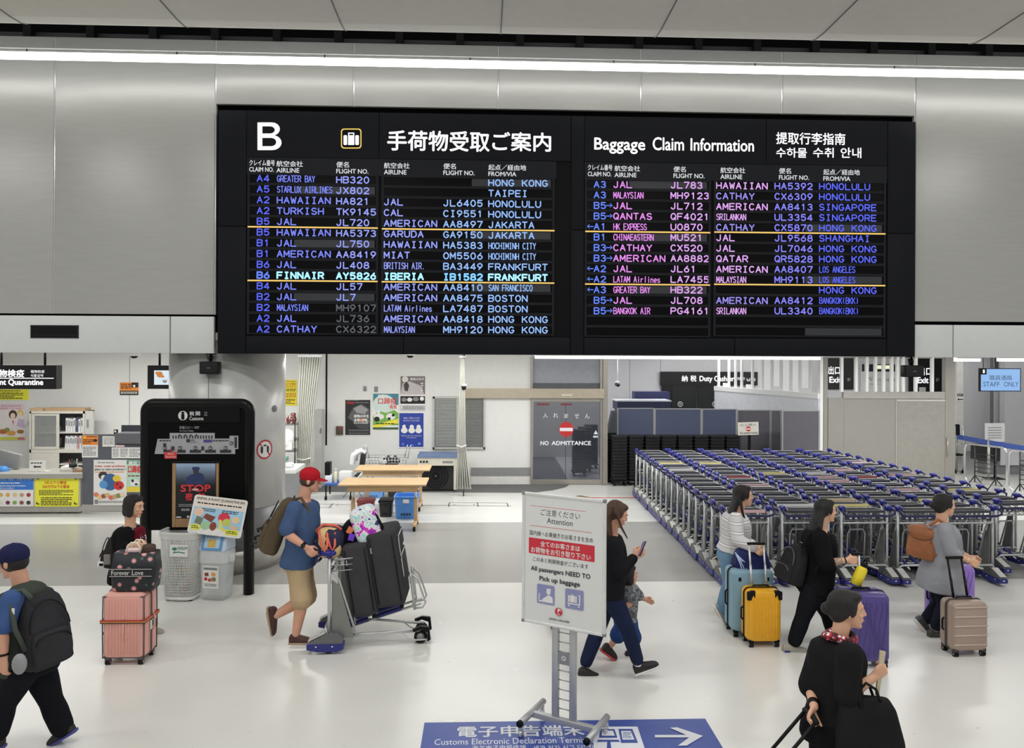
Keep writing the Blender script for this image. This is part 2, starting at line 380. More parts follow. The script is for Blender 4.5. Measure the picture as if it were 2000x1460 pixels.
# ================================================================ information board
BD = mt(24, 25, 29, .5, var=.03, spec=.08); BD2 = mt(33, 34, 38, .5, var=.03, spec=.08); BDG = mt(15, 16, 18, .5, spec=.08); BLANK = mt(8, 8, 10, .4, spec=.08)
YF = YB - .06
bo = at(424, 690, YF); bx1 = at(1787, 690, YF).x; bz1 = (at(424, 214, YF).z + at(1787, 237, YF).z) / 2 - .0
board = thing('information_board', 'huge black baggage claim flight board with rows of lit lettering set into the hall wall', 'information board', (bo.x, YF, bo.z))
def BL(u, v, d=0): p = at(u, v, YF); return V((p.x - bo.x, d, p.z - bo.z))
KB = (bx1 - bo.x) / (1787 - 424)
bw, bh = bx1 - bo.x, bz1 - bo.z
m_ = MB(); m_.box(0, .02, 0, bw, .16, bh, BDG)
xs = [0] + [BL(u, 450).x for u in (481, 1115, 1141, 1733)] + [bw]
def cell(x0, z0, x1, z1, mat=BD): m_.box(x0 + .004, 0, z0 + .004, x1 - .004, .03, z1 - .004, mat, .004)
zm = BL(424, 441).z; zr0 = BL(481, 655).z
for i in (0, 2, 4):
    if i == 2: cell(xs[2], 0, xs[3], zm); cell(xs[2], zm, xs[3], bh)
    else: cell(xs[i], 0, xs[i + 1], zm); cell(xs[i], zm, xs[i + 1], bh)
for i, u in ((1, 788), (3, 1435)):
    xm = BL(u, 670).x; cell(xs[i], 0, xm, zr0); cell(xm, 0, xs[i + 1], zr0)
m_.build('casing', board)
# header panels
zh1 = bh; zh0 = BL(481, 306).z; zc0 = BL(481, 341).z
WL = mt(250, 250, 252, emit=1.25)
WC = mt(225, 227, 230, emit=.95)
def hpanel(u0, u1, vref0, items, z0=None, z1=None, mat=BD):
    x0, x1 = BL(u0, 400).x, BL(u1, 400).x; z0 = zh0 if z0 is None else z0; z1 = zh1 if z1 is None else z1
    q = MB(); q.flat = True; q.box(x0 + .004, 0, z0 + .003, x1 - .004, .03, z1 - .003, mat)
    art(q, items, lambda u, v: BL(u, v, -.001), KB, X, Z, .0002)
    return q.build('header_panel', board)
sq = []
def rrect(u0, v0, u1, v1, r): return [(cx + r * math.cos(t), cy - r * math.sin(t)) for cx, cy, t0 in ((u1 - r, v0 + r, 0), (u0 + r, v0 + r, 90), (u0 + r, v1 - r, 180), (u1 - r, v1 - r, 270)) for t in [math.radians(t0 + k * 22.5) for k in range(5)]]
YL = mt(240, 205, 90, emit=1.1)
def bigB():
    x0, y0, x1, y1 = 503, 239, 550, 293
    T = lambda c: (x0 + c[0] * (x1 - x0), y1 - c[1] * (y1 - y0))
    o = [T(c) for c in [(0, 0), (0, 1), (.55, 1)] + arc(.6, .76, .33, .24, 90, -75, 8) + arc(.62, .27, .38, .27, 75, -90, 8)]
    h1 = [T(c) for c in [(.2, .6), (.2, .86), (.5, .86)] + arc(.53, .73, .19, .13, 90, -90, 7)]
    h2 = [T(c) for c in [(.2, .14), (.2, .44), (.55, .44)] + arc(.58, .29, .2, .15, 90, -90, 7)]
    return [('p', o, WL), ('p', h1, BD), ('p', h2, BD)]
hpanel(481, 740, 0, [*bigB(), ('p', rrect(666, 251, 706, 290, 6), YL), ('p', rrect(668, 253, 704, 288, 5), BDG),
    ('p', rrect(671, 264, 678, 283, 2), WL), ('r', 680, 264, 692, 283, WL), ('p', rrect(694, 264, 701, 283, 2), WL), ('r', 681, 259, 691, 261, WL), ('r', 680, 259, 682, 264, WL), ('r', 690, 259, 692, 264, WL)])
hpanel(740, 1115, 0, [('t', '手荷物受取', 757, 255, 953, 293, WL, .02), ('t', 'ご案内', 962, 258, 1075, 294, WL, .02)])
hpanel(1141, 1496, 0, [('t', 'Baggage', 1161, 269, 1260, 299, WL, .02), ('t', 'Claim', 1275, 268, 1336, 293, WL, .02), ('t', 'Information', 1349, 270, 1474, 294, WL, .02)])
hpanel(1496, 1733, 0, [('t', '提取行李指南', 1516, 258, 1654, 281, WL, .016), ('t', '수하물', 1516, 288, 1577, 307, WL, .016), ('t', '수취', 1588, 288, 1629, 307, WL, .016), ('t', '안내', 1642, 288, 1683, 308, WL, .016)])
ci = []
for du, dv, L in ((0, 0, 1), (661, 11, 0)):
    k = 1 if L else .985
    for jp, en, u, wj, we, dy in (('クレイム番号', 'CLAIM NO.', 487, 48, 46, -2), ('航空会社', 'AIRLINE', 540, 50, 43, 0), ('便名', 'FLIGHT NO.', 657, 24, 61, 2), ('航空会社', 'AIRLINE', 750, 49, 43, 4), ('便名', 'FLIGHT NO.', 866, 24, 60, 5.5), ('起点／経由地', 'FROM/VIA', 954, 73, 54, 8)):
        u = 487 + (u - 487) * k + du; v = 319 + dy * .9 + dv - (2 if not L else 0)
        ci += [('t', jp, u, v - 5, u + wj, v + 6, WC, .012), ('t', en, u, v + 9, u + we, v + 17.5, WC, .02)]
ci_l = [i for i in ci if i[2] < 1115]; ci_r = [i for i in ci if i[2] > 1115]
hpanel(481, 1087, 0, ci_l, zc0, zh0, BD2); hpanel(1141, 1733, 0, ci_r, zc0, zh0, BD2)
LEDC = {'b': (84, 98, 245), 'p': (118, 132, 250), 'q': (150, 160, 250), 'c': (150, 190, 252), 'k': (232, 140, 240), 'm': (226, 168, 244), 'l': (150, 140, 238), 'v': (132, 130, 250), 'd': (86, 88, 96), 'w': (160, 225, 255), 'W': (120, 190, 255), 'a': (95, 130, 250)}
def led(c): r, g, b = LEDC[c]; return mt(r, g, b, emit=.95 if c not in 'wW' else 1.3)
BOWL = lambda y0, y1, x: arc(x, (y0 + y1) / 2, 1 - x, (y1 - y0) / 2, 90, -90)
GL = {'A': [[(0, 0), (.5, 1), (1, 0)], [(.2, .36), (.8, .36)]], 'B': [[(0, .53), (0, 1)] + BOWL(.53, 1, .62), [(0, .53)] + BOWL(0, .53, .66) + [(0, 0), (0, .53)]], 'C': [arc(.52, .5, .52, .5, 42, 318, 12)],
 'D': [[(0, 0), (0, 1)] + BOWL(0, 1, .45) + [(0, 0)]], 'E': [[(1, 1), (0, 1), (0, 0), (1, 0)], [(0, .52), (.85, .52)]], 'F': [[(1, 1), (0, 1), (0, 0)], [(0, .52), (.85, .52)]],
 'G': [arc(.52, .5, .52, .5, 42, 340, 12) + [(1, .45), (.6, .45)]], 'H': [[(0, 0), (0, 1)], [(1, 0), (1, 1)], [(0, .5), (1, .5)]], 'I': [[(.5, 0), (.5, 1)], [(.22, 0), (.78, 0)], [(.22, 1), (.78, 1)]],
 'J': [[(.8, 1), (.8, .3)] + arc(.42, .3, .38, .3, 0, -170, 6)], 'K': [[(0, 0), (0, 1)], [(1, 1), (0, .38)], [(.35, .6), (1, 0)]], 'L': [[(0, 1), (0, 0), (1, 0)]], 'M': [[(0, 0), (0, 1), (.5, .3), (1, 1), (1, 0)]],
 'N': [[(0, 0), (0, 1), (1, 0), (1, 1)]], 'O': [arc(.5, .5, .5, .5, 90, 450, 16)], 'P': [[(0, 0), (0, 1)] + BOWL(.45, 1, .62) + [(0, .45)]], 'Q': [arc(.5, .5, .5, .5, 90, 450, 16), [(.6, .28), (1, -.05)]],
 'R': [[(0, 0), (0, 1)] + BOWL(.47, 1, .62) + [(0, .47)], [(.5, .47), (1, 0)]], 'S': [arc(.5, .75, .45, .25, 25, 270, 8) + arc(.5, .25, .48, .25, 90, -160, 8)], 'T': [[(0, 1), (1, 1)], [(.5, 1), (.5, 0)]],
 'U': [[(0, 1), (0, .35)] + arc(.5, .35, .5, .35, 180, 360, 8) + [(1, 1)]], 'V': [[(0, 1), (.5, 0), (1, 1)]], 'W': [[(0, 1), (.24, 0), (.5, .75), (.76, 0), (1, 1)]], 'X': [[(0, 0), (1, 1)], [(0, 1), (1, 0)]], 'Y': [[(0, 1), (.5, .48), (1, 1)], [(.5, .48), (.5, 0)]], 'Z': [[(0, 1), (1, 1), (0, 0), (1, 0)]],
 '0': [arc(.5, .5, .46, .5, 90, 450, 16)], '1': [[(.25, .8), (.55, 1), (.55, 0)]], '2': [arc(.5, .7, .46, .3, 165, -20, 8) + [(.02, 0), (1, 0)]], '3': [arc(.48, .76, .42, .24, 150, -90, 8), arc(.48, .26, .48, .26, 90, -155, 8)], '4': [[(.72, 0), (.72, 1), (0, .27), (1, .27)]],
 '5': [[(.92, 1), (.14, 1), (.08, .52)] + arc(.48, .32, .48, .32, 128, -150, 9)], '6': [[(.72, 1), (.1, .45)], arc(.5, .31, .46, .31, 90, 450, 14)], '7': [[(0, 1), (1, 1), (.36, 0)]], '8': [arc(.5, .76, .4, .24, 90, 450, 12), arc(.5, .27, .48, .27, 90, 450, 14)], '9': [[(.28, 0), (.9, .55)], arc(.5, .69, .46, .31, 90, 450, 14)],
 '.': [[(.4, 0), (.4, .1)]], '(': [arc(1, .5, .7, .6, 130, 230, 6)], ')': [arc(0, .5, .7, .6, 50, -50, 6)], 'i': [[(.5, 0), (.5, .62)], [(.5, .8), (.5, .92)]], 'r': [[(.15, 0), (.15, .62)], [(.15, .42), (.5, .62), (.9, .6)]], 'l': [[(.5, 0), (.5, 1)]],
 'n': [[(.05, 0), (.05, .62)], [(.05, .45), (.4, .62), (.75, .58), (.9, .4), (.9, 0)]], 'e': [[(.05, .32), (.95, .32)] + arc(.5, .31, .45, .31, 2, 310, 10)], 's': [arc(.5, .46, .4, .16, 30, 270, 6) + arc(.5, .15, .42, .15, 90, -150, 6)]}
def row_text(mb, s, u, v, mat, cond=False, bold=0):
    """spaced lamp-board lettering, one glyph of flat strokes per cell, from pixel (u, v centre)"""
    pitch = 6.62 if cond else 13.05; w = (5.0 if cond else 9.2) * KB; h = 11.6 * KB; o = BL(u, v, -.0015)
    t = .0055 if cond else .0078; t *= 1.35 if bold else 1
    for i, c in enumerate(s):
        if c == ' ': continue
        ox = o.x + (i * pitch + .6) * KB; k = 0
        for pl in GL[c]:
            for a, b in zip(pl, pl[1:]):
                p = V((ox + a[0] * w, 0, o.z - h / 2 + a[1] * h)); q = V((ox + b[0] * w, 0, o.z - h / 2 + b[1] * h)); d = (q - p)
                if d.length < 1e-6: continue
                d.normalize(); n = V((-d.z, 0, d.x)) * t; d = d * t * .5; y = V((0, o.y - .00006 * k, 0)); k += 1
                mb.add([p - d - n + y, q + d - n + y, q + d + n + y, p - d + n + y], [(0, 1, 2, 3)], mat)
def arrow(mb, u, v, d, mat):
    o = BL(u, v, -.0015); L = 12 * KB
    mb.box(o.x, o.y - .0005, o.z - .006, o.x + L, o.y, o.z + .006, mat)
    hx = o.x if d < 0 else o.x + L
    for sg in (1, -1):
        mb.add([V((hx, o.y, o.z - .006)), V((hx, o.y, o.z + .006)), V((hx - d * .03, o.y, o.z + sg * .034)), V((hx - d * .03, o.y, o.z + sg * .022))], [(0, 1, 2, 3)], mat)
LEFT = [('A4', '~GREATER BAY', 'HB320', '', '', 'HONG KONG'), ('A5', '~STARLUX AIRLINES', 'JX802', '', '', 'TAIPEI'), ('A2', 'HAWAIIAN', 'HA821', 'JAL', 'JL6405', 'HONOLULU'), ('A2', 'TURKISH', 'TK9145', 'CAL', 'CI9551', 'HONOLULU'),
    ('B5', 'JAL', 'JL720', 'AMERICAN', 'AA8497', 'JAKARTA'), ('B5', 'HAWAIIAN', 'HA5373', 'GARUDA', 'GA9150', 'JAKARTA'), ('B1', 'JAL', 'JL750', 'HAWAIIAN', 'HA5383', '~HOCHIMINH CITY'), ('B1', 'AMERICAN', 'AA8419', 'MIAT', 'OM5506', '~HOCHIMINH CITY'),
    ('B6', 'JAL', 'JL408', '~BRITISH AIR.', 'BA3449', 'FRANKFURT'), ('B6', 'FINNAIR', 'AY5826', 'IBERIA', 'IB1582', 'FRANKFURT'), ('B4', 'JAL', 'JL57', 'AMERICAN', 'AA8410', '~SAN FRANCISCO'), ('B2', 'JAL', 'JL7', 'AMERICAN', 'AA8475', 'BOSTON'),
    ('B2', '~MALAYSIAN', 'MH9107', '~LATAM Airlines', 'LA7487', 'BOSTON'), ('A2', 'JAL', 'JL736', 'AMERICAN', 'AA8418', 'HONG KONG'), ('A2', 'CATHAY', 'CX6322', '~MALAYSIAN', 'MH9120', 'HONG KONG')]
RIGHT = [('A3', 'JAL', 'JL783', 'HAWAIIAN', 'HA5392', 'HONOLULU'), ('A3', '~MALAYSIAN', 'MH9123', 'CATHAY', 'CX6309', 'HONOLULU'), ('B5>', 'JAL', 'JL712', 'AMERICAN', 'AA8413', 'SINGAPORE'), ('B5>', 'QANTAS', 'QF4021', '~SRILANKAN', 'UL3354', 'SINGAPORE'),
    ('<A1', '~HK EXPRESS', 'UO870', 'CATHAY', 'CX5870', 'HONG KONG'), ('B1', '~CHINAEASTERN', 'MU521', 'JAL', 'JL9568', 'SHANGHAI'), ('B3>', 'CATHAY', 'CX520', 'JAL', 'JL7046', 'HONG KONG'), ('B3>', 'AMERICAN', 'AA8882', 'QATAR', 'QR5828', 'HONG KONG'),
    ('<A2', 'JAL', 'JL61', 'AMERICAN', 'AA8407', '~LOS ANGELES'), ('<A2', '~LATAM Airlines', 'LA7455', '~MALAYSIAN', 'MH9113', '~LOS ANGELES'), ('<A3', '~GREATER BAY', 'HB322', '', '', 'HONG KONG'), ('B5>', 'JAL', 'JL708', 'AMERICAN', 'AA8412', '~BANGKOK(BKK)'),
    ('B5>', '~BANGKOK AIR', 'PG4161', '~SRILANKAN', 'UL3340', '~BANGKOK(BKK)'), None, None]
for side, rows in ((0, LEFT), (1, RIGHT)):
    cols = ((502, 541, 657, 750, 866, 954), (1160, 1198, 1310, 1399, 1513, 1600))[side]
    cl = ('bpqqcc', 'akmmvb')[side]
    for i, r in enumerate(rows):
        def vv(u): return ((348 + 21 * i + (u - 510) * (.0195 - .0011 * i)) if not side else (360 + 20.55 * i + (u - 1175) * (.009 - .0007 * i)))
        ua, ub, uc, ud = ((483, 739, 745, 1083), (1142, 1388, 1394, 1730))[side]
        p = MB()
        for u0, u1 in ((ua, ub), (uc, ud)):
            um = (u0 + u1) / 2; o = BL(um, vv(um)); hh = 10.1 * KB; x0, x1 = BL(u0, 450).x, BL(u1, 450).x
            for q in ((x0, o.z - hh, x1, o.z - hh + .016), (x0, o.z + hh - .016, x1, o.z + hh), (x0, o.z - hh + .016, x0 + .03, o.z + hh - .016), (x1 - .03, o.z - hh + .016, x1, o.z + hh - .016)): p.box(q[0], -.004, q[1], q[2], .03, q[3], BD2)
            p.box(x0 + .03, .006, o.z - hh + .016, x1 - .03, .03, o.z + hh - .016, BLANK)
            if (i * 7 + side * 3 + int(u0)) % 5 == 0: p.box(x1 - 1.1, .004, o.z - hh + .02, x1 - .05, .007, o.z + hh - .02, mt(40, 42, 46, .5))
        p.flat = True
        if r is None: p.build('flight_row', board); continue
        q = p
        for j, s in enumerate(r):
            c = cl[j]
            if not side and i == 9: c = 'WwwwWw'[j] if j else 'a'
            if not side and i in (13, 14) and j == 2: c = 'd'
            if not side and i == 12 and j == 2: c = 'd'
            if side and i == 11 and j == 3: c = 'l'
            if side and j == 3 and i in (1, 4): c = 'l'
            mat = led(c); bold = not side and i == 9
            u = cols[j]
            if s.startswith('<'): arrow(q, 1147, vv(1147), -1, mat); s = s[1:]
            if s.endswith('>'): arrow(q, 1184, vv(1184), 1, mat); s = s[:-1]
            if s.startswith('~'): row_text(q, s[1:], u, vv(u), mat, True, bold)
            elif s == 'BANGKOK(BKK)': row_text(q, s, u, vv(u), mat, True)
            else: row_text(q, s, u, vv(u), mat, False, bold)
        q.build('flight_row', board)
    for i in (4, 9):
        q = MB()
        for u0, u1 in (((484, 738), (746, 1083)), ((1143, 1387), (1395, 1729)))[side]:
            um = (u0 + u1) / 2; o = BL(um, (348 + 21 * (i + .5) + (um - 510) * (.0195 - .0011 * i)) if not side else (360 + 20.55 * (i + .5) + (um - 1175) * (.009 - .0007 * i)))
            q.box(BL(u0, 450).x, -.008, o.z - .009, BL(u1, 450).x, .004, o.z + .009, mt(250, 205, 105, emit=1.0))
        q.build('divider_line', board)
# ================================================================ baggage carts
CARTM = mt(178, 180, 180, .34, .55, var=.03); PADB = mt(40, 42, 110, .4); HOUS = mt(96, 97, 99, .45, .2); TOPP = mt(190, 190, 186, .4, .2); PANG = mt(120, 121, 118, .4, .35)
GRIPB = mt(26, 28, 118, .3); BARB = mt(22, 24, 74, .35); ADG = mt(46, 46, 48, .75, 0, spec=.12); BSK = mt(160, 162, 164, .35, .6); EDGE = mt(58, 58, 66, .4)
def make_cart(label, loc, rot, cat='baggage cart', group=None):
    t = thing('baggage_cart', label, cat, loc, rot, group)
    f = MB()
    for s in (-1, 1):
        f.cyl((s * .31, .2, .12), (s * .31, .2, .97), .0165, CARTM)
        f.tube([(s * .29, .21, .8), (s * .29, .25, .79), (s * .285, .3, .7), (s * .27, .47, .14)], .012, CARTM)
        f.tube([(s * .26, .3, .15), (s * .1, 1.12, .13)], .016, CARTM)
    f.tube([(-.31, .2, .14), (-.3, .17, .22), (-.27, .16, .245), (.27, .16, .245), (.3, .17, .22), (.31, .2, .14)], .014, CARTM)
    f.cyl((-.31, .2, .79), (.31, .2, .79), .012, CARTM); f.cyl((-.26, .42, .2), (.26, .42, .2), .012, CARTM)
    f.build('frame', t)
    for s in (-1, 1):
        MB().prism([(.22, .14), (.44, .14), (.3, .66), (.22, .72)], 'x', s * .285 - .006, s * .285 + .006, PANG).build('side_panel', t)
        MB().prism([(0, .1), (.34, .1), (.34, .165), (.3, .2), (.17, .2), (.02, .125)], 'x', s * .31 - .048, s * .31 + .048, HOUS).prism([(.0, .127), (.165, .204), (.165, .21), (-.004, .133)], 'x', s * .31 - .044, s * .31 + .044, TOPP).build('wheel_housing', t, bevel=.008)
        b = MB(); b.prism([(-.012, .05), (-.012, .105), (.35, .105), (.35, .05), (.28, .025), (.1, .025)], 'x', s * .31 - .054, s * .31 + .054, PADB)
        b.sph((s * .31, -.012, .082), (.011, .004, .011), mt(235, 235, 235, .3), 10)
        for q in (.08, .24): b.sph((s * .365, q, .08), (.003, .009, .009), mt(225, 225, 230, .3), 8); b.sph((s * .255, q, .08), (.003, .009, .009), mt(225, 225, 230, .3), 8)
        b.build('bumper', t, bevel=.008)
        w = MB(); w.cyl((s * .31 - .022, .2, .058), (s * .31 + .022, .2, .058), .058, RUBBER, n=20); w.cyl((s * .31 - .024, .2, .058), (s * .31 + .024, .2, .058), .03, GREY, n=14); w.build('rear_wheel', t)
        w = MB(); w.cyl((s * .1 - .02, 1.1, .068), (s * .1 + .02, 1.1, .068), .068, RUBBER, n=20); w.cyl((s * .1 - .022, 1.1, .068), (s * .1 + .022, 1.1, .068), .04, mt(150, 150, 148, .4, .4), n=14); w.build('front_wheel', t)
        g = MB(); x = s * .145
        g.prism([(1.02, .16), (1.1, .19), (1.19, .18), (1.205, .05), (1.17, .03), (1.17, .13), (1.1, .155), (1.03, .13)], 'x', x - .018, x + .018, BLACK)
        g.tube([(x, .9, .135), (x, .98, .07), (x, 1.05, .045), (x, 1.16, .05)], .009, CARTM); g.build('caster_guard', t, bevel=.004)
        g = MB(); g.sph((s * .312, .185, .995), (.036, .088, .033), GRIPB, 14); g.cyl((s * .31, .2, .95), (s * .31, .2, 1.0), .026, GRIPB); g.build('grip', t)
    h = MB(); h.tube([(-.318, .12, .99), (-.352, .085, .965), (-.335, .07, .925), (-.27, .075, .905), (-.2, .085, .9), (.2, .085, .9), (.27, .075, .905), (.335, .07, .925), (.352, .085, .965), (.318, .12, .99)], .0145, BARB, 10); h.build('handle', t)
    a = MB(); a.prism([(-.25, .16), (.25, .16), (.2, .33), (-.2, .33)], 'z', .945, .958, ADG); a.box(-.25, .145, .932, .25, .163, .965, EDGE)
    a.tube([(-.25, .165, .96), (-.205, .33, .962), (.205, .33, .962), (.25, .165, .96)], .006, CARTM, 6); a.build('handle_board', t)
    b = MB()
    for z in (.805, .86, .92): b.tube([(-.29, .21, z), (-.28, .42, z + .015), (.28, .42, z + .015), (.29, .21, z)], .0045 if z < .9 else .008, BSK, 6)
    for k in range(9): x = -.26 + k * .065; b.tube([(x, .19, .8), (x, .4, .815), (x, .42, .93)], .0038, BSK, 5)
    for y in (.26, .33, .4): b.cyl((-.28, y, .81), (.28, y, .81), .0038, BSK, n=5)
    for s in (-1, 1):
        for y in (.27, .34): b.cyl((s * .285, y, .81), (s * .285, y, .925), .0035, BSK, n=5)
    b.box(-.3, .165, .79, .3, .195, .803, CARTM); b.build('basket', t)
    p = MB(); p.flat = True; p.box(-.27, .178, .838, .27, .186, .9, mt(44, 46, 50, .4)); n = V((0, .1779, 0))
    art(p, [('t', 'NRT', -6, -2.2, 7, 1.8, mt(225, 225, 228)), ('p', [(8, 1.2), (13, -1.6), (15, -1.8), (12, 1.6)], mt(225, 225, 228)), ('e', -19, -1.2, 1.1, 1.3, mt(230, 230, 225)), ('r', -20.5, 0, -17.5, 2, mt(230, 230, 225)), ('e', -12, -1.2, 1.1, 1.3, mt(230, 230, 225)), ('r', -13.5, 0, -10.5, 2, mt(230, 230, 225)), ('r', -23, 2.3, -9, 2.9, NAVYB), ('r', 19, .4, 23, 1.4, mt(225, 225, 225))],
        lambda u, v: V((u * .0105, .1775, .869 - v * .0105)), .0105, X, Z)
    p.build('basket_sign', t)
    d = MB()
    for s in (-1, 1):
        d.tube([(s * .08, .3, .15), (s * .08, 1.02, .375), (s * .08, 1.1, .40)], .013, CARTM)
        for y0, y1 in ((.34, .56), (.64, .9)):
            z0, z1 = .16 + (y0 - .3) * .31, .16 + (y1 - .3) * .31
            d.tube([(s * .08, y0, z0 + .008), (s * .08, y1, z1 + .008)], .024, PADB)
    d.cyl((-.08, 1.02, .375), (.08, 1.02, .375), .012, CARTM)
    d.build('deck', t)
    r = MB()
    for s in (-1, 1):
        x = s * .115
        r.tube([(x - .035, 1.04, .36), (x - .035, 1.0, .68), (x - .03, .995, .715), (x, .99, .73), (x + .03, .995, .715), (x + .035, 1.0, .68), (x + .035, 1.04, .36)], .0115, CARTM)
        r.tube([(x, 1.04, .36), (x, 1.12, .37), (x, 1.15, .42), (x, 1.07, .66), (x, .995, .72)], .01, CARTM)
    r.cyl((-.16, 1.03, .44), (.16, 1.03, .44), .01, CARTM)
    r.build('front_rack', t)
    r = MB(); r.tube([(-.12, .43, .21), (-.12, .4, .6), (-.09, .395, .66), (.09, .395, .66), (.12, .4, .6), (.12, .43, .21)], .01, CARTM); r.build('rear_rest', t)
    return t
random.seed(3)
NC = 16; near = (1464, 1586, 1704, 1816, 1915, 2008); far = (1275, 1341, 1406, 1473, 1536, 1600)
FRONTL = ['front cart of the parked row behind the striped sweater, pink edge on its handle board', 'front cart of the parked row just behind the person in black', 'front cart of the parked row behind the yellow bottle',
    'front cart of the parked row behind the brown leather backpack', 'front cart of the parked row beyond the taupe suitcase', 'front cart of the outermost parked row, one place back from its neighbour']
ROWL = ['baggage cart nested in the row edging the grey floor aisle, behind its front cart', 'baggage cart nested in the second row from the grey aisle, behind its front cart', 'baggage cart nested in the third row from the grey aisle, behind its front cart',
    'baggage cart nested in the third row from the rail barriers, behind its front cart', 'baggage cart nested in the second row from the rail barriers, behind its front cart', 'baggage cart nested in the row beside the rail barriers, behind its front cart']
ROWG = ['nested carts, row %s' % w for w in ('by the grey aisle', 'second from the aisle', 'third from the aisle', 'third from the barriers', 'second from the barriers', 'by the rail barriers')]
BOARDC = {k: mt(*c, .4) for k, c in dict(y=(212, 200, 130), p=(205, 165, 170), w=(205, 205, 205), r=(160, 70, 75), o=(200, 175, 140)).items()}
def recolour(cart, m):
    for ch in cart.children:
        if ch.name.startswith('handle_board'):
            ch.material_slots[1].link = 'OBJECT'; ch.material_slots[1].material = m
PB = {(0, 0): 'p', (2, 1): 'y', (2, 2): 'o', (1, 5): 'p', (4, 4): 'p', (4, 2): 'y', (0, 9): 'w', (0, 11): 'y', (1, 11): 'y', (2, 8): 'y', (3, 6): 'p', (3, 7): 'p', (3, 8): 'w', (4, 7): 'r', (5, 11): 'p', (4, 9): 'p', (5, 3): 'y', (1, 7): 'r', (1, 1): 'w', (5, 7): 'p'}
cart0 = None; later = []
SKIPIN = ('rear_wheel', 'front_wheel', 'caster_guard', 'basket_sign')
for c in range(6):
    a = fl(near[c], 1147 if c < 5 else 1124); b = fl(far[c], 974)
    ang = math.atan2(b.x - a.x, b.y - a.y)
    for k in range(NC):
        q = k / (NC - 1); p = a.lerp(b, q); rot = -ang + random.uniform(-.012, .012); p.x += random.uniform(-.012, .012) if k else 0
        lab = FRONTL[c] if k == 0 else ROWL[c]; grp = None if k == 0 else ROWG[c]
        if cart0 is None: cart0 = ct = make_cart(lab, p, rot)
        else: ct = dup(cart0, p, rot, lab, grp, () if (k == 0 or c == 0) else SKIPIN)
        if (c, k) in PB: later.append((ct, BOARDC[PB[c, k]]))
# the cart the man pushes
pc = fl(601, 1275) + V((0, .31, 0))
mcart = dup(cart0, pc, -math.pi / 2 + .03, 'loaded baggage cart pushed by the man in the blue T-shirt and red cap')
for ct, m in later: recolour(ct, m)
# ================================================================ people
def remesh(mb, name, parent, root, voxel, smooth, mat):
    """one continuous skin over overlapping closed shapes"""
    me = bpy.data.meshes.new('t'); me.from_pydata([tuple(V(p) - root) for p in mb.v], [], mb.f)
    bm = bmesh.new(); bm.from_mesh(me); bmesh.ops.recalc_face_normals(bm, faces=bm.faces); bm.to_mesh(me); bm.free()
    o = bpy.data.objects.new(name, me); COL.objects.link(o)
    r = o.modifiers.new('r', 'REMESH'); r.mode = 'VOXEL'; r.voxel_size = voxel; r.use_smooth_shade = True
    if smooth: s = o.modifiers.new('s', 'SMOOTH'); s.factor = .5; s.iterations = smooth
    nm = bpy.data.meshes.new_from_object(o.evaluated_get(bpy.context.evaluated_depsgraph_get()))
    o.modifiers.clear(); o.data = nm; bpy.data.meshes.remove(me); nm.name = name
    nm.materials.clear(); nm.materials.append(mat); nm.polygons.foreach_set('use_smooth', [True] * len(nm.polygons)); nm.update()
    o.parent = parent; return o
def put(mb, name, parent, root):
    mb.v = [tuple(V(p) - root) for p in mb.v]; return mb.build(name, parent)
D0 = mt(30, 30, 30)
def limb(mb, pts, rs, m=D0):
    for i in range(len(pts) - 1): mb.cyl(pts[i], pts[i + 1], rs[i], m, rs[i + 1], 14)
    for p, r in zip(pts, rs): mb.sph(p, r, m, 12)
def oval(c, a, b, ra, rb, n=20, e=.82):
    out = []
    for k in range(n):
        t = 2 * math.pi * k / n; x, y = math.cos(t), math.sin(t)
        out.append(c + a * (math.copysign(abs(x) ** e, x) * ra) + b * (math.copysign(abs(y) ** e, y) * rb))
    return out
def hand(mb, w, d, n, s, curl=.5, k=1.0):
    """palm, four unequal bent fingers and a thumb; d along the palm, n the side the fingers close to, s the thumb's side"""
    d = d.normalized(); n = (n - d * n.dot(d)).normalized(); s = (s - d * s.dot(d) - n * s.dot(n)).normalized()
    for i, (o, L, sp) in enumerate(((.031, .068, .1), (.0105, .078, .03), (-.0105, .072, -.04), (-.03, .056, -.12))):
        kn = w + d * (.088 - abs(o) * .25) * k + s * o * k
        limb(mb, [w + d * .008 + s * o * .55 * k, w + d * .05 * k + s * o * .9 * k, kn], [.013 * k, .0145 * k, .0115 * k])
        a = 0; p = kn
        for j, f in enumerate((.46, .3, .24)):
            a += curl * (.75, 1.05, .7)[j]; q = p + ((d + s * sp) * math.cos(a) + n * math.sin(a)).normalized() * L * f * k
            limb(mb, [p, q], [(.0098, .0088, .0078)[j] * k, (.009, .008, .0068)[j] * k]); p = q
    b = w + d * .022 * k + s * .024 * k; c = b + (d * .62 + s * .7 + n * (.2 + curl * .35)).normalized() * .042 * k
    e = c + (d * .85 + s * (.35 - curl * .5) + n * (.25 + curl * .6)).normalized() * .032 * k; g = e + (d * .8 + s * (.1 - curl * .5) + n * (.3 + curl * .7)).normalized() * .022 * k
    limb(mb, [b, c, e, g], [.0155 * k, .0125 * k, .0105 * k, .0085 * k])
def fabric(r, g, b, bump=.35, bs=14, rough=.85, var=.1): return mt(r, g, b, rough, 0, 0, var, 6, bump, bs, spec=.12)
HAIRD = mt(26, 22, 21, .5, 0, 0, .3, 4, .5, 30, stretch=(14, 14, 1.2)); HAIRB = mt(72, 50, 38, .5, 0, 0, .35, 4, .5, 30, stretch=(14, 14, 1.2)); HAIRL = mt(150, 118, 82, .5, 0, 0, .3, 4, .5, 30, stretch=(14, 14, 1.2))
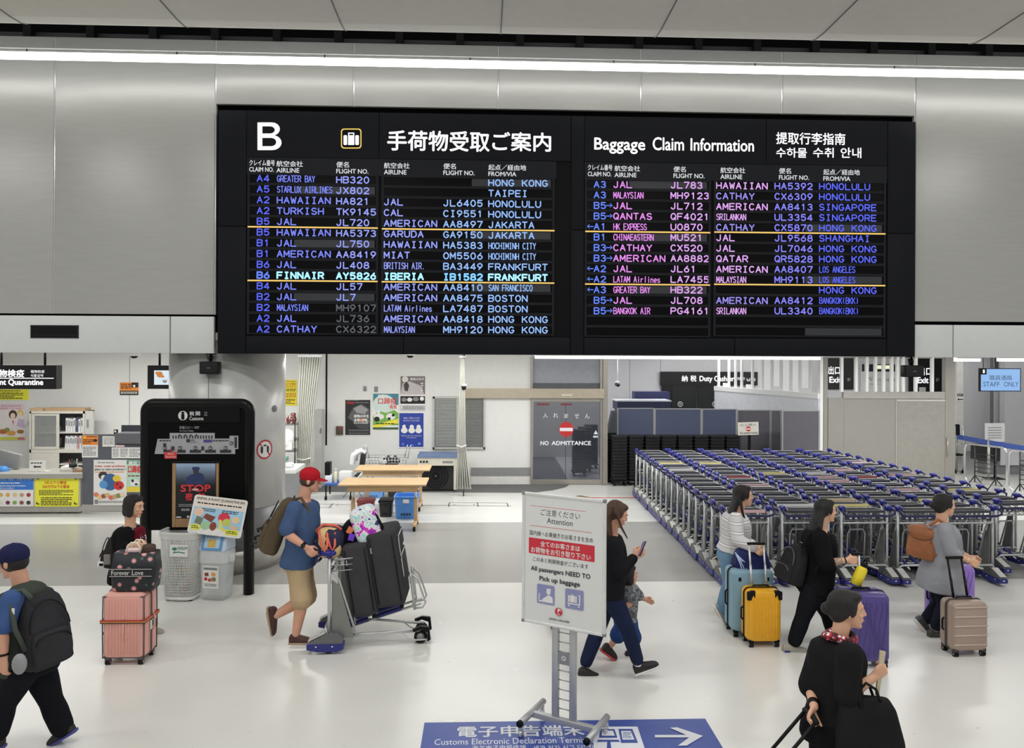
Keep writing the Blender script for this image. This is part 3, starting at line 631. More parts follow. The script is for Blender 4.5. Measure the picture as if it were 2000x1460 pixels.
SKINA = mt(205, 160, 132, .55, var=.05); SKINP = mt(196, 146, 122, .55, var=.05); SKINT = mt(160, 132, 118, .55, 0, 0, .35, 45)
SHK = mt(34, 32, 32, .6, var=.15)
def person(label, Y0, J, yaw=0, hyaw=None, hs=1.0, girth=1.0, skin=SKINA, top=None, bot=None, hair=None, shoes=SHK, sole=None, hands=(.5, .5), hk=1.0, tilt=0, lead=None, skirt=0, palm=(None, None), arms=True, cat='person', vox=.0068):
    """J: joints in photo pixels with a depth offset from Y0 (None: standing on the floor); N the camera's side, F the far side"""
    fw = V((math.cos(yaw), math.sin(yaw), 0)); lt = V((-fw.y, fw.x, 0))
    if lt.y < 0: far = -lt
    else: far = lt
    P = {k: (fl(*j[:2]) if j[2] is None else at(j[0], j[1], Y0 + j[2])) for k, j in J.items()}
    neck, pel = P['neck'], P['pelvis']; up = (neck - pel).normalized(); fwd = (fw - up * fw.dot(up)).normalized()
    g = girth; root = V((pel.x, pel.y, 0))
    t = thing('person', label, cat, root)
    for s, d in (('N', -far), ('F', far)):
        P.setdefault('sh' + s, neck + d * .165 * g - up * .045); P.setdefault('hip' + s, pel + d * .085 * g - Z * .02)
        P.setdefault('el' + s, P['sh' + s] - Z * .28 + fw * -.02 + d * .04); P.setdefault('wr' + s, P['el' + s] - Z * .22 + fw * .08)
        P.setdefault('ha' + s, P['wr' + s] + (P['wr' + s] - P['el' + s]).normalized() * .1)
    # head
    hy = yaw if hyaw is None else hyaw; f = V((math.cos(hy), math.sin(hy), -tilt)).normalized(); l = Z.cross(f).normalized(); u = f.cross(l).normalized(); u = -u if u.z < 0 else u
    c = P['head']; mx = M((l, f, u)).transposed(); k = hs
    def H(a, b, cc): return c + (l * a + f * b + u * cc) * k
    b = MB(); sc = lambda *r: tuple(x * k for x in r)
    b.sph(H(0, -.012, .025), sc(.075, .094, .088), D0, 24, mx); b.sph(H(0, .02, -.035), sc(.058, .064, .078), D0, 20, mx); b.sph(H(0, .058, -.096), sc(.027, .024, .02), D0, 12, mx)
    b.sph(H(0, .07, .03), sc(.052, .02, .014), D0, 12, mx); b.sph(H(.034, .06, -.022), sc(.022, .022, .02), D0, 10, mx); b.sph(H(-.034, .06, -.022), sc(.022, .022, .02), D0, 10, mx)
    limb(b, [H(0, .082, .016), H(0, .09, -.006), H(0, .098, -.024)], [.009 * k, .0105 * k, .0125 * k]); b.sph(H(.011, .088, -.027), .009 * k, D0, 8); b.sph(H(-.011, .088, -.027), .009 * k, D0, 8)
    b.sph(H(0, .078, -.057), sc(.025, .013, .008), D0, 10, mx); b.sph(H(0, .076, -.068), sc(.021, .013, .008), D0, 10, mx)
    for s in (1, -1): b.sph(H(s * .076, -.008, -.004), sc(.009, .019, .031), D0, 12, mx)
    limb(b, [H(0, -.03, -.05), neck + up * .02, neck - up * .05], [.055 * k, .056 * g, .07 * g])
    # torso core
    def trunk(mb, infl, t0=0.0, flare=0.0, t1=1.0):
        rr = []
        for q, w, d, o in ((-.42, .178, .13, 0), (-.26, .178, .13, 0), (-.1, .172, .128, -.008), (.05, .166, .12, -.004), (.22, .15, .11, .012), (.42, .15, .112, .014), (.62, .165, .12, .004), (.8, .175, .112, -.008), (.9, .16, .092, -.012), (.965, .105, .072, -.008), (1.0, .066, .062, 0)):
            if q < t0 - 1e-6 or q > t1: continue
            e = flare * max(0, .5 - q)
            rr.append(oval(pel + (neck - pel) * q + fwd * o * g, lt, fwd, w * g + infl + e, d * g + infl + e))
        mb.rings(rr, D0)
    trunk(b, -.012, -.1)
    for s in 'NF':
        if arms:
            limb(b, [P['sh' + s], P['sh' + s].lerp(P['el' + s], .5), P['el' + s], P['el' + s].lerp(P['wr' + s], .3), P['wr' + s]], [.05 * g, .044 * g, .036 * g, .039 * g, .026])
            d = P['ha' + s] - P['wr' + s]; pn = palm[s == 'F'] or (fw * .25 + (far if s == 'N' else -far) - Z * .1)
            hand(b, P['wr' + s], d, pn, fw * .9 + Z * .5 if abs(d.normalized().z) > .6 else Z + fw * .2, hands[s == 'F'], hk)
        hp, kn, an = P['hip' + s], P['kn' + s], P['an' + s]
        limb(b, [hp, hp.lerp(kn, .5), kn, kn.lerp(an, .3), an], [.088 * g, .072 * g, .052 * g, .055 * g, .036 * g])
        he, to = P['he' + s], P['to' + s]; limb(b, [an, he.lerp(to, .3) + Z * .035, he.lerp(to, .7) + Z * .022], [.033, .026, .02])
    body = remesh(b, 'body', t, root, vox, 3, skin)
    # eyes, brows, mouth
    for s in (1, -1):
        e = MB(); e.sph(H(s * .031, .0735, .006), sc(.0135, .0105, .006), mt(196, 190, 184, .4), 12, mx); e.sph(H(s * .0315, .0822, .006), sc(.0066, .003, .0058), mt(38, 26, 20, .2), 10, mx); put(e, 'eye', t, root)
        e = MB(); e.sph(H(s * .032, .0855, .029), sc(.019, .0055, .004), HAIRD, 10, mx); put(e, 'eyebrow', t, root)
    e = MB(); e.sph(H(0, .0865, -.0625), sc(.021, .0065, .006), mt(170, 95, 92, .5), 12, mx); put(e, 'lips', t, root)
    # clothes
    if bot:
        q = MB(); e = bot.get('to', 1.9); inf = bot.get('inf', .018)
        rr = [oval(pel + up * z - fwd * .006, lt, fwd, w * g + inf, d * g + inf) for z, w, d in ((-.1, .15, .105), (-.06, .17, .125), (.0, .168, .122), (.05, .15, .105))]; q.rings(rr, D0)
        for s in 'NF':
            hp, kn, an = P['hip' + s], P['kn' + s], P['an' + s]; wd = bot.get('wide', 0)
            pts = [hp, hp.lerp(kn, .5)]; rs = [.09 * g + inf, .076 * g + inf]
            if e <= 1: pts.append(hp.lerp(kn, e)); rs.append(.07 * g + inf + bot.get('hem', .015))
            else: pts += [kn, kn.lerp(an, .35), kn.lerp(an, e - 1)]; rs += [.055 * g + inf, .055 * g + inf + wd * .5, .044 * g + inf + wd]
            limb(q, pts, rs)
        remesh(q, bot.get('name', 'trousers'), t, root, .012, 5, bot['mat'])
    if top:
        q = MB(); inf = top.get('inf', .016); trunk(q, inf, top.get('hem', -.1), top.get('flare', 0), .97 if not top.get('collar') else 1); e = top.get('to', 2)
        for s in 'NF':
            q2 = MB() if top.get('sleeve') else q
            sh, el, wr = P['sh' + s], P['el' + s], P['wr' + s]; ai = top.get('ai', .014); pts = [sh, sh.lerp(el, min(1, e) * .5)]; rs = [.054 * g + ai, .05 * g + ai]
            if e <= 1: pts.append(sh.lerp(el, e)); rs.append(.047 * g + ai + .006)
            else: pts += [el, el.lerp(wr, min(.96, e - 1))]; rs += [.042 * g + ai, (.03 if e > 1.7 else .037) * g + ai]
            if e > 0: limb(q2, pts, rs)
            if q2 is not q: remesh(q2, 'sleeve', t, root, .011, 3, top['sleeve'])
        remesh(q, top.get('name', 'top'), t, root, .012, 4, top['mat'])
    for s in 'NF':
        he, to = P['he' + s], P['to' + s]; d = (to - he).normalized(); w = d.cross(Z); w = w.normalized() if w.length > .2 else lt; uu = w.cross(d).normalized(); uu = -uu if uu.dot(P['an' + s] - he) < 0 else uu
        L = (to - he).length; q = MB(); so = MB()
        prof = ((-.0, .03, .07), (.06, .038, .092), (.2, .042, .1), (.38, .042, .088), (.6, .045, .07), (.8, .045, .057), (.93, .037, .045), (1.0, .02, .028))
        q.rings([oval(he + d * L * a + uu * (h / 2 + .008), w, uu, ww, h / 2, 16, .75) for a, ww, h in prof], D0)
        so.rings([oval(he + d * (L * a * 1.02 - .004) + uu * .012, w, uu, ww + .004, .012, 16, .6) for a, ww, h in prof], sole or SHK)
        so.v = [tuple(V(p) - root) for p in so.v]
        sh = remesh(q, 'shoe', t, root, .008, 2, shoes); so.build('sole', sh)
    # hair
    if hair:
        m, style = hair[:2]; q = MB()
        if style == 'cap':
            q.sph(H(0, -.018, .0), sc(.08, .096, .078), D0, 18, mx)
        else:
            q.sph(H(0, -.03, .042), sc(.088, .098, .088), D0, 22, mx); q.sph(H(0, -.06, -.005), sc(.078, .068, .085), D0, 18, mx); q.sph(H(0, .02, .085), sc(.068, .062, .034), D0, 14, mx)
            for s in (1, -1): q.sph(H(s * .07, -.01, .02), sc(.018, .05, .06), D0, 12, mx)
        if style == 'bob':
            for s in (1, -1): q.sph(H(s * .066, -.012, -.045), sc(.026, .05, .075), D0, 12, mx)
            q.sph(H(0, -.07, -.06), sc(.075, .05, .07), D0, 14, mx)
        if style == 'bun': q.sph(H(0, -.13, .0), sc(.038, .038, .04), D0, 14, mx)
        if len(hair) > 2:
            for path in hair[2]:
                pp = [at(a, bb, Y0 + dd) for a, bb, dd, *_ in path]
                rr = []
                for i, p in enumerate(pp):
                    tt = (pp[min(i + 1, len(pp) - 1)] - pp[max(i - 1, 0)]).normalized(); a_ = far if len(path[i]) < 5 else fw; b_ = tt.cross(a_).normalized()
                    rr.append(oval(p, a_, b_, path[i][3], path[i][4] if len(path[i]) > 4 and path[i][4] else path[i][3] * .45, 14, 1))
                q.rings(rr, D0)
        remesh(q, 'hair', t, root, .0095, 3, m)
    return t, P, root, H, mx, (l, f, u)
def cap(t, root, H, mx, k, m, brim=1, back=None):
    q = MB(); q.sph(H(0, -.014, .058), (.09 * k, .106 * k, .078 * k), m, 22, mx); q.sph(H(0, -.014, .035), (.089 * k, .105 * k, .05 * k), m, 20, mx); q.sph(H(0, -.014, .136), .009 * k, m, 8)
    o = remesh(q, 'cap', t, root, .009, 3, m); e = MB(); rr = []
    for i in range(6):
        a = .075 + i * .018; wd = .075 * math.cos(i / 6 * 1.25)
        rr.append([H(x, a + .0, .034 - i * .004 + z - abs(x) ** 2 * 2.2) for x, z in [(wd * math.cos(g), .004 * math.sin(g)) for g in [2 * math.pi * j / 12 for j in range(12)]]])
    e.rings(rr, m); put(e, 'brim', t, root); return o
BLKF = fabric(24, 24, 27, .3); BLKF2 = fabric(17, 17, 19, .35); JEAN = fabric(30, 38, 62, .35, 20, var=.18); JEANL = fabric(98, 128, 152, .35, 18, var=.16)
# man with the red cap pushing the loaded cart
LOAF = mt(66, 40, 34, .6, var=.2)
man = person('person in blue T-shirt, khaki shorts and red cap pushing a loaded baggage cart', 7.72, dict(head=(607, 938, 0), neck=(594, 974, 0), pelvis=(585, 1090, 0), shN=(576, 992, -.2), elN=(558, 1040, -.26), wrN=(598, 1068, -.3), haN=(611, 1082, -.31), shF=(610, 990, .2), elF=(608, 1046, .27), wrF=(624, 1072, .28), haF=(634, 1077, .28),
    hipN=(581, 1100, -.1), knN=(590, 1172, -.1), anN=(578, 1238, -.1), heN=(565, 1257, -.1), toN=(609, 1256, -.1), hipF=(588, 1100, .1), knF=(598, 1166, .1), anF=(537, 1202, .1), heF=(521, 1186, .1), toF=(530, 1241, .1)),
    0, girth=1.14, hs=1.02, skin=SKINP, top=dict(name='t_shirt', mat=fabric(64, 84, 118, .3, 9), to=.85, hem=-.13, inf=.036, ai=.022), bot=dict(name='shorts', mat=fabric(172, 150, 118, .35, 12), to=.95, inf=.022, hem=.016), hair=(HAIRB, 'cap'), shoes=LOAF, sole=mt(150, 130, 110), hands=(.75, 1.2), tilt=.1)
cap(*man[:1], man[2], man[3], man[4], 1.02, fabric(168, 30, 40, .2))
w = MB(); p = man[1]['wrN']; d = (man[1]['wrN'] - man[1]['elN']).normalized(); w.cyl(p - d * .045, p - d * .015, .036, BLACK, .033, 16); w.box(-.018, -.012, -.018, .018, .012, .018, DARK, .004, mx=M.Translation(p - d * .03 + V((0, -.034, .006)))); put(w, 'wristwatch', man[0], man[2])
# woman in the maroon blouse with the pink suitcase
w2 = person('person in black cardigan and maroon blouse standing behind the pink suitcase', 7.98, dict(head=(263, 988, 0), neck=(254, 1026, 0), pelvis=(247, 1112, 0), shN=(246, 1040, -.17), elN=(238, 1072, -.24), wrN=(262, 1064, -.36), haN=(281, 1069, -.4), shF=(266, 1038, .15), elF=(276, 1080, .2), wrF=(290, 1084, .05), haF=(296, 1094, 0),
    knN=(238, 1170, -.09), anN=(218, 1222, -.09), heN=(203, 1235, -.09), toN=(222, 1248, -.09), knF=(270, 1172, .09), anF=(300, 1222, .09), heF=(292, 1242, .09), toF=(321, 1240, .09)),
    -.15, girth=.95, hs=.98, top=dict(name='cardigan', mat=BLKF2, to=1.45, hem=-.26, inf=.026, ai=.02), bot=dict(mat=BLKF2), hair=(HAIRD, 'bob', [[(258, 990, .06, .05), (252, 1008, .05, .06), (250, 1024, .04, .05)]]), shoes=mt(150, 140, 128, .6), hands=(.8, .8), tilt=.12)
q = MB(); t, P, root, H, mx, ax = w2
pel, neck = P['pelvis'], P['neck']; fw = V((math.cos(-.15), math.sin(-.15), 0)); rr = []
for a, wd in ((.3, .1), (.5, .1), (.7, .1), (.88, .085), (.97, .06)): rr.append(oval(pel.lerp(neck, a) + fw * .112 - Z * 0, V((-fw.y, fw.x, 0)), fw, wd, .036))
q.rings(rr, mt(92, 22, 34, .7)); remesh(q, 'blouse', t, root, .012, 3, fabric(98, 22, 36, .25))
q = MB()
for sy in (-1, 1): q.tube([neck + V((.02, sy * .07, .0)), neck + V((.11, sy * .06, -.05)), neck + V((.145, sy * .03, -.14)), neck + V((.14, sy * .02, -.26))], .016, ramp_mat('scarf_print', 'voronoi', 42, [(0, (225, 220, 222)), (.35, (30, 26, 30)), (.6, (120, 30, 44))]), 8)
put(q, 'scarf', t, root)
# woman with the phone walking past the attention sign
w4 = person('person in black jacket and dark jeans looking down at a phone while walking', 6.92, dict(head=(1206, 1004, 0), neck=(1195, 1040, 0), pelvis=(1189, 1150, 0), shN=(1199, 1060, -.16), elN=(1213, 1117, -.2), wrN=(1239, 1087, -.18), haN=(1251, 1078, -.18), shF=(1194, 1058, .16), elF=(1190, 1115, .22), wrF=(1180, 1160, .2),
    hipN=(1192, 1160, -.09), knN=(1224, 1222, -.09), anN=(1246, 1292, -.09), heN=(1241, 1318, -.09), toN=(1288, 1300, -.09), hipF=(1186, 1160, .09), knF=(1167, 1232, .09), anF=(1143, 1296, .05), heF=(1127, 1322, .0), toF=(1181, 1333, .0)),
    0, girth=.98, hs=1.0, skin=SKINP, top=dict(name='jacket', mat=BLKF, to=1.9, hem=-.1, inf=.03, ai=.018), bot=dict(name='jeans', mat=JEAN, to=1.93), hair=(HAIRB, 'long', [[(1196, 985, 0, .09), (1184, 1005, 0, .1), (1186, 1030, -.02, .095), (1192, 1048, -.06, .06)], [(1204, 1000, -.1, .03), (1214, 1030, -.11, .026), (1226, 1052, -.1, .014)]]), shoes=SHK, sole=mt(205, 205, 205), hands=(.9, .5), tilt=.35)
q = MB()
for s in 'NF': a = w4[1]['an' + s]; q = MB(); q.cyl(a - Z * .03, a + Z * .045, .043, mt(215, 214, 212, .8), .041); put(q, 'sock', w4[0], w4[2])
p = w4[1]['haN']; ph = MB(); R3 = M.Translation(p + V((.012, -.005, .035))) @ M.Rotation(.5, 4, 'Y') @ M.Rotation(-.35, 4, 'X')
ph.box(-.006, -.036, -.072, .004, .036, .072, BLACK, .006, mx=R3); ph.box(-.0075, -.033, -.068, -.006, .033, .068, mt(110, 100, 150, emit=.5), mx=R3)
tag(ph.build('phone'), 'phone held up in the hand of the person in black jacket and jeans', 'phone')
# the child
w5 = person('child in grey shirt and blue shorts walking behind the person with the phone', 7.3, dict(head=(1229, 1122, 0), neck=(1227, 1146, 0), pelvis=(1222, 1205, 0), shN=(1229, 1153, -.11), elN=(1238, 1172, -.15), wrN=(1216, 1190, -.16), shF=(1238, 1150, .1), elF=(1250, 1166, .16), wrF=(1259, 1169, .16), haF=(1266, 1172, .16),
    hipN=(1218, 1212, -.05), knN=(1206, 1241, -.05), anN=(1187, 1268, -.05), heN=(1172, 1270, -.05), toN=(1202, 1290, -.05), hipF=(1230, 1212, .06), knF=(1238, 1246, .06), anF=(1230, 1280, .06), heF=(1220, 1291, .06), toF=(1246, 1291, .06)),
    .15, girth=.66, hs=.84, skin=SKINP, top=dict(name='shirt', mat=ramp_mat('grey_print', 'noise', 22, [(0, (80, 82, 86)), (.5, (125, 128, 132))], .8), to=.8, hem=-.12, inf=.022, ai=.02), bot=dict(name='shorts', mat=fabric(40, 62, 110), to=.95, inf=.022), hair=(mt(20, 19, 20, .6), 'bob'), shoes=SHK, sole=mt(180, 60, 60), hands=(.6, .4), hk=.68, cat='child')
for s in 'NF': a = w5[1]['an' + s]; q = MB(); q.cyl(a - Z * .03, a + Z * .05, .03, mt(170, 40, 50, .8), .031); put(q, 'sock', w5[0], w5[2])
# someone almost hidden by the attention sign
w6 = person('person mostly hidden behind the attention sign, fair hair above its top edge', 8.0, dict(head=(1139, 990, 0), neck=(1134, 1021, 0), pelvis=(1127, 1115, 0), knN=(1150, 1168, -.09), anN=(1164, 1212, -.09), heN=(1150, 1226, -.09), toN=(1172, 1232, -.09), knF=(1108, 1165, .09), anF=(1083, 1203, .09), heF=(1068, 1210, .09), toF=(1079, 1229, .09)),
    0, girth=.95, skin=SKINP, top=dict(mat=fabric(90, 92, 98), to=1.9, hem=-.15), bot=dict(mat=BLKF), hair=(HAIRL, 'long'), shoes=SHK, hands=(.5, .5))
# woman in the striped sweater
stripe = ramp_mat('striped_knit', 'Z', 3.4, [(0, (192, 192, 194)), (.42, (192, 192, 194)), (.5, (222, 221, 222)), (.6, (168, 160, 160)), (.86, (168, 160, 160)), (.92, (222, 221, 222))], .9)
w7 = person('person in pale striped sweater and light jeans with the yellow and light blue suitcases', 8.25, dict(head=(1453, 968, 0), neck=(1441, 1001, 0), pelvis=(1430, 1079, 0), shN=(1437, 1013, -.16), elN=(1441, 1054, -.28), wrN=(1472, 1069, -.4), haN=(1484, 1077, -.43), shF=(1446, 1012, .16), elF=(1452, 1055, .22), wrF=(1474, 1066, .12), haF=(1484, 1072, .1),
    hipN=(1426, 1090, -.09), knN=(1425, 1140, -.09), anN=(1411, 1190, -.09), heN=(1393, 1184, -.09), toN=(1413, 1219, -.09), hipF=(1434, 1090, .09), knF=(1446, 1142, .09), anF=(1446, 1206, .09), heF=(1437, 1222, .09), toF=(1476, 1222, .09)),
    0, girth=1.04, hs=1.02, top=dict(name='sweater', mat=stripe, to=1.95, hem=.05, inf=.034, ai=.026, flare=.02), bot=dict(name='jeans', mat=JEANL, to=1.9, wide=.012, inf=.02), hair=(HAIRD, 'long', [[(1443, 958, 0, .085), (1434, 985, 0, .09), (1426, 1010, 0, .085), (1416, 1032, 0, .05)], [(1446, 975, -.1, .035), (1450, 1000, -.13, .03), (1458, 1024, -.14, .016)]]), shoes=mt(128, 128, 128, .6), sole=mt(200, 200, 198), hands=(1.1, 1.1))
# person in black with the tattooed forearm
w8 = person('person in black with long dark hair and tattooed forearm holding a yellow bottle', 7.5, dict(head=(1614, 997, 0), neck=(1603, 1032, 0), pelvis=(1592, 1142, 0), shN=(1600, 1050, -.17), elN=(1612, 1100, -.24), wrN=(1654, 1093, -.3), haN=(1672, 1094, -.31), shF=(1604, 1048, .17), elF=(1606, 1098, .24), wrF=(1610, 1140, .24), haF=(1613, 1160, .24),
    hipN=(1588, 1152, -.09), knN=(1568, 1205, -.09), anN=(1550, 1256, -.09), heN=(1528, 1276, -.09), toN=(1580, 1277, -.09), hipF=(1596, 1152, .09), knF=(1618, 1200, .09), anF=(1634, 1252, .09), heF=(1626, 1270, .09), toF=(1668, 1266, .09)),
    0, girth=1.06, hs=1.0, skin=SKINA, top=dict(name='shirt', mat=BLKF2, to=1.15, hem=-.16, inf=.036, ai=.036), bot=dict(name='trousers', mat=fabric(20, 21, 26, .3), to=1.88, wide=.004, inf=.02), hair=(mt(14, 13, 14, .5, 0, 0, .3, 4, .4, 30, stretch=(14, 14, 1.2)), 'long', [[(1604, 985, 0, .1), (1596, 1012, 0, .105), (1588, 1040, 0, .1), (1582, 1064, 0, .06)], [(1606, 1000, -.09, .04), (1602, 1030, -.14, .04), (1598, 1056, -.16, .02)]]), shoes=mt(152, 148, 136, .7), sole=mt(205, 200, 190), hands=(1.0, 1.2))
q = MB(); e, wv = w8[1]['elN'], w8[1]['wrN']; d = (wv - e).normalized(); q.cyl(wv - d * .02, wv - d * .008, .032, BLACK, .032, 16); q.tube([wv - d * (.19 - i * .03) for i in range(6)], .04, SKINT, 14, rs=[.0425, .0425, .041, .038, .034, .031]); put(q, 'tattoo', w8[0], w8[2])
q = MB(); a, b = w8[1]['heN'], w8[1]['toN']; q.box(-.03, -.044, .012, .03, .044, .05, mt(40, 42, 110), .01, mx=M.Translation(a.lerp(b, .14))); put(q, 'heel_patch', w8[0], w8[2])
# person in the grey cardigan
w9 = person('person in grey cardigan wearing a brown leather backpack, rolling taupe and lilac suitcases', 7.8, dict(head=(1846, 986, 0), neck=(1839, 1019, 0), pelvis=(1838, 1122, 0), shN=(1846, 1034, -.16), elN=(1858, 1078, -.22), wrN=(1893, 1095, -.28), haN=(1909, 1102, -.29), shF=(1846, 1032, .16), elF=(1862, 1074, .22), wrF=(1894, 1088, .22), haF=(1906, 1096, .22),
    hipN=(1838, 1128, -.09), knN=(1846, 1180, -.09), anN=(1826, 1228, -.05), heN=(1812, 1247, -.05), toN=(1852, 1248, -.05), hipF=(1832, 1128, .09), knF=(1836, 1178, .09), anF=(1806, 1212, .09), heF=(1785, 1211, .09), toF=(1818, 1250, .09)),
    0, girth=1.04, hs=1.02, top=dict(name='cardigan', mat=fabric(138, 140, 146, .25, 16), to=1.3, hem=-.26, inf=.046, ai=.026, flare=.045), bot=dict(name='trousers', mat=fabric(26, 28, 40, .3), to=1.85), hair=(HAIRD, 'bun'), shoes=mt(60, 60, 60, .6, var=.2), sole=mt(200, 200, 196), hands=(.9, 1.1))
q = MB(); e, wv = w9[1]['elN'], w9[1]['wrN']; d = (wv - e).normalized(); q.cyl(wv - d * .02, wv - d * .012, .033, mt(210, 190, 150, .4), .033, 16); put(q, 'bracelet', w9[0], w9[2])
# staff member in black at the lower right
w10 = person('person in black uniform with a red and white neck scarf carrying a black tote bag', 4.6, dict(head=(1657, 1190, 0), neck=(1640, 1244, 0), pelvis=(1622, 1420, 0), shN=(1658, 1278, -.16), elN=(1656, 1358, -.2), wrN=(1706, 1322, -.18), haN=(1722, 1308, -.18), shF=(1604, 1272, .12), elF=(1583, 1342, .1), wrF=(1590, 1380, -.08), haF=(1583, 1398, -.1),
    hipN=(1632, 1436, -.08), knN=(1650, 1545, -.08), anN=(1640, 1660, -.08), heN=(1625, 1690, None), toN=(1700, 1695, None), hipF=(1614, 1436, .08), knF=(1610, 1540, .08), anF=(1570, 1610, .08), heF=(1545, 1600, .1), toF=(1580, 1650, .1)),
    .55, hyaw=-.25, girth=.9, hs=1.0, top=dict(name='blouse', mat=fabric(26, 26, 28, .35, 10), to=.95, hem=-.1, inf=.026, ai=.034), bot=dict(name='trousers', mat=BLKF2, inf=.03, wide=.03), hair=(HAIRD, 'bun'), shoes=BLACK, hands=(1.25, 1.3))
t, P, root, H, mx, ax = w10; nk = P['neck']; q = MB()
sm_ = ramp_mat('scarf_print', 'voronoi', 34, [(0, (225, 222, 222)), (.3, (165, 30, 44)), (.55, (30, 26, 40))])
q.tube([nk + V((.085 * math.cos(a), .08 * math.sin(a), .01 + .012 * math.sin(a * 2))) for a in [2 * math.pi * i / 16 for i in range(16)]], .024, sm_, 8, True); q.sph(nk + V((-.075, -.05, .03)), (.05, .03, .02), sm_, 10); put(q, 'scarf', t, root)
q = MB(); wv, el = P['wrF'], P['elF']; d = (wv - el).normalized(); q.cyl(wv - d * .05, wv - d * .02, .035, BLACK, .033, 16); put(q, 'wristwatch', t, root)
q = MB(); h = P['haN'] - V((.01, 0, .01)); q.prism([(-.03, -.14), (-.012, -.15), (.035, .12), (.0, .13)], 'y', -.006, .006, mt(190, 178, 150, .7), mx=M.Translation(h) @ M.Rotation(.15, 4, 'Z'))
tag(q.build('folded_paper'), 'narrow folded paper in the raised hand of the person in black uniform', 'paper')
# man in the navy cap at the lower left
w1 = person('person in navy cap and dark green vest walking away with a black backpack', 5.72, dict(head=(25, 1097, 0), neck=(42, 1146, 0), pelvis=(56, 1290, 0), shN=(24, 1170, -.18), elN=(4, 1232, -.24), wrN=(8, 1284, -.26), haN=(6, 1306, -.26), shF=(70, 1165, .16), elF=(86, 1230, .16), wrF=(70, 1285, .1),
    hipN=(44, 1305, -.1), knN=(8, 1375, -.1), anN=(-8, 1435, -.1), heN=(8, 1460, -.1), toN=(-50, 1462, -.1), hipF=(74, 1300, .1), knF=(100, 1368, .1), anF=(124, 1424, .1), heF=(149, 1428, .1), toF=(97, 1459, .1)),
    math.radians(150), hyaw=math.radians(172), girth=1.08, hs=1.04, skin=SKINP, top=dict(name='vest', mat=fabric(54, 60, 54, .3), to=.8, hem=-.12, inf=.03, ai=.02, sleeve=fabric(58, 80, 124, .3)), bot=dict(mat=fabric(20, 21, 26, .3), to=1.88, wide=.012, inf=.024), hair=(HAIRD, 'cap'), shoes=SHK, sole=mt(60, 62, 130), hands=(.5, .5), tilt=.1)
cap(w1[0], w1[2], w1[3], w1[4], 1.04, fabric(32, 34, 66, .15))
t, P, root, H, mx, ax = w1
q = MB(); nk = P['neck']; q.sph(nk + V((.06, -.02, -.02)), (.13, .12, .07), D0, 16); remesh(q, 'hood', t, root, .011, 4, fabric(58, 64, 57, .3))
q = MB(); wv, el = P['wrN'], P['elN']; d = (wv - el).normalized(); q.cyl(wv - d * .03, wv - d * .015, .034, BLACK, .033, 16); put(q, 'wristband', t, root)
q = MB(); q.tube([H(.078, -.01, .01), H(.078, .05, .014), H(.062, .1, .012), H(0, .112, .01)], .003, BLACK, 6); put(q, 'glasses', t, root)
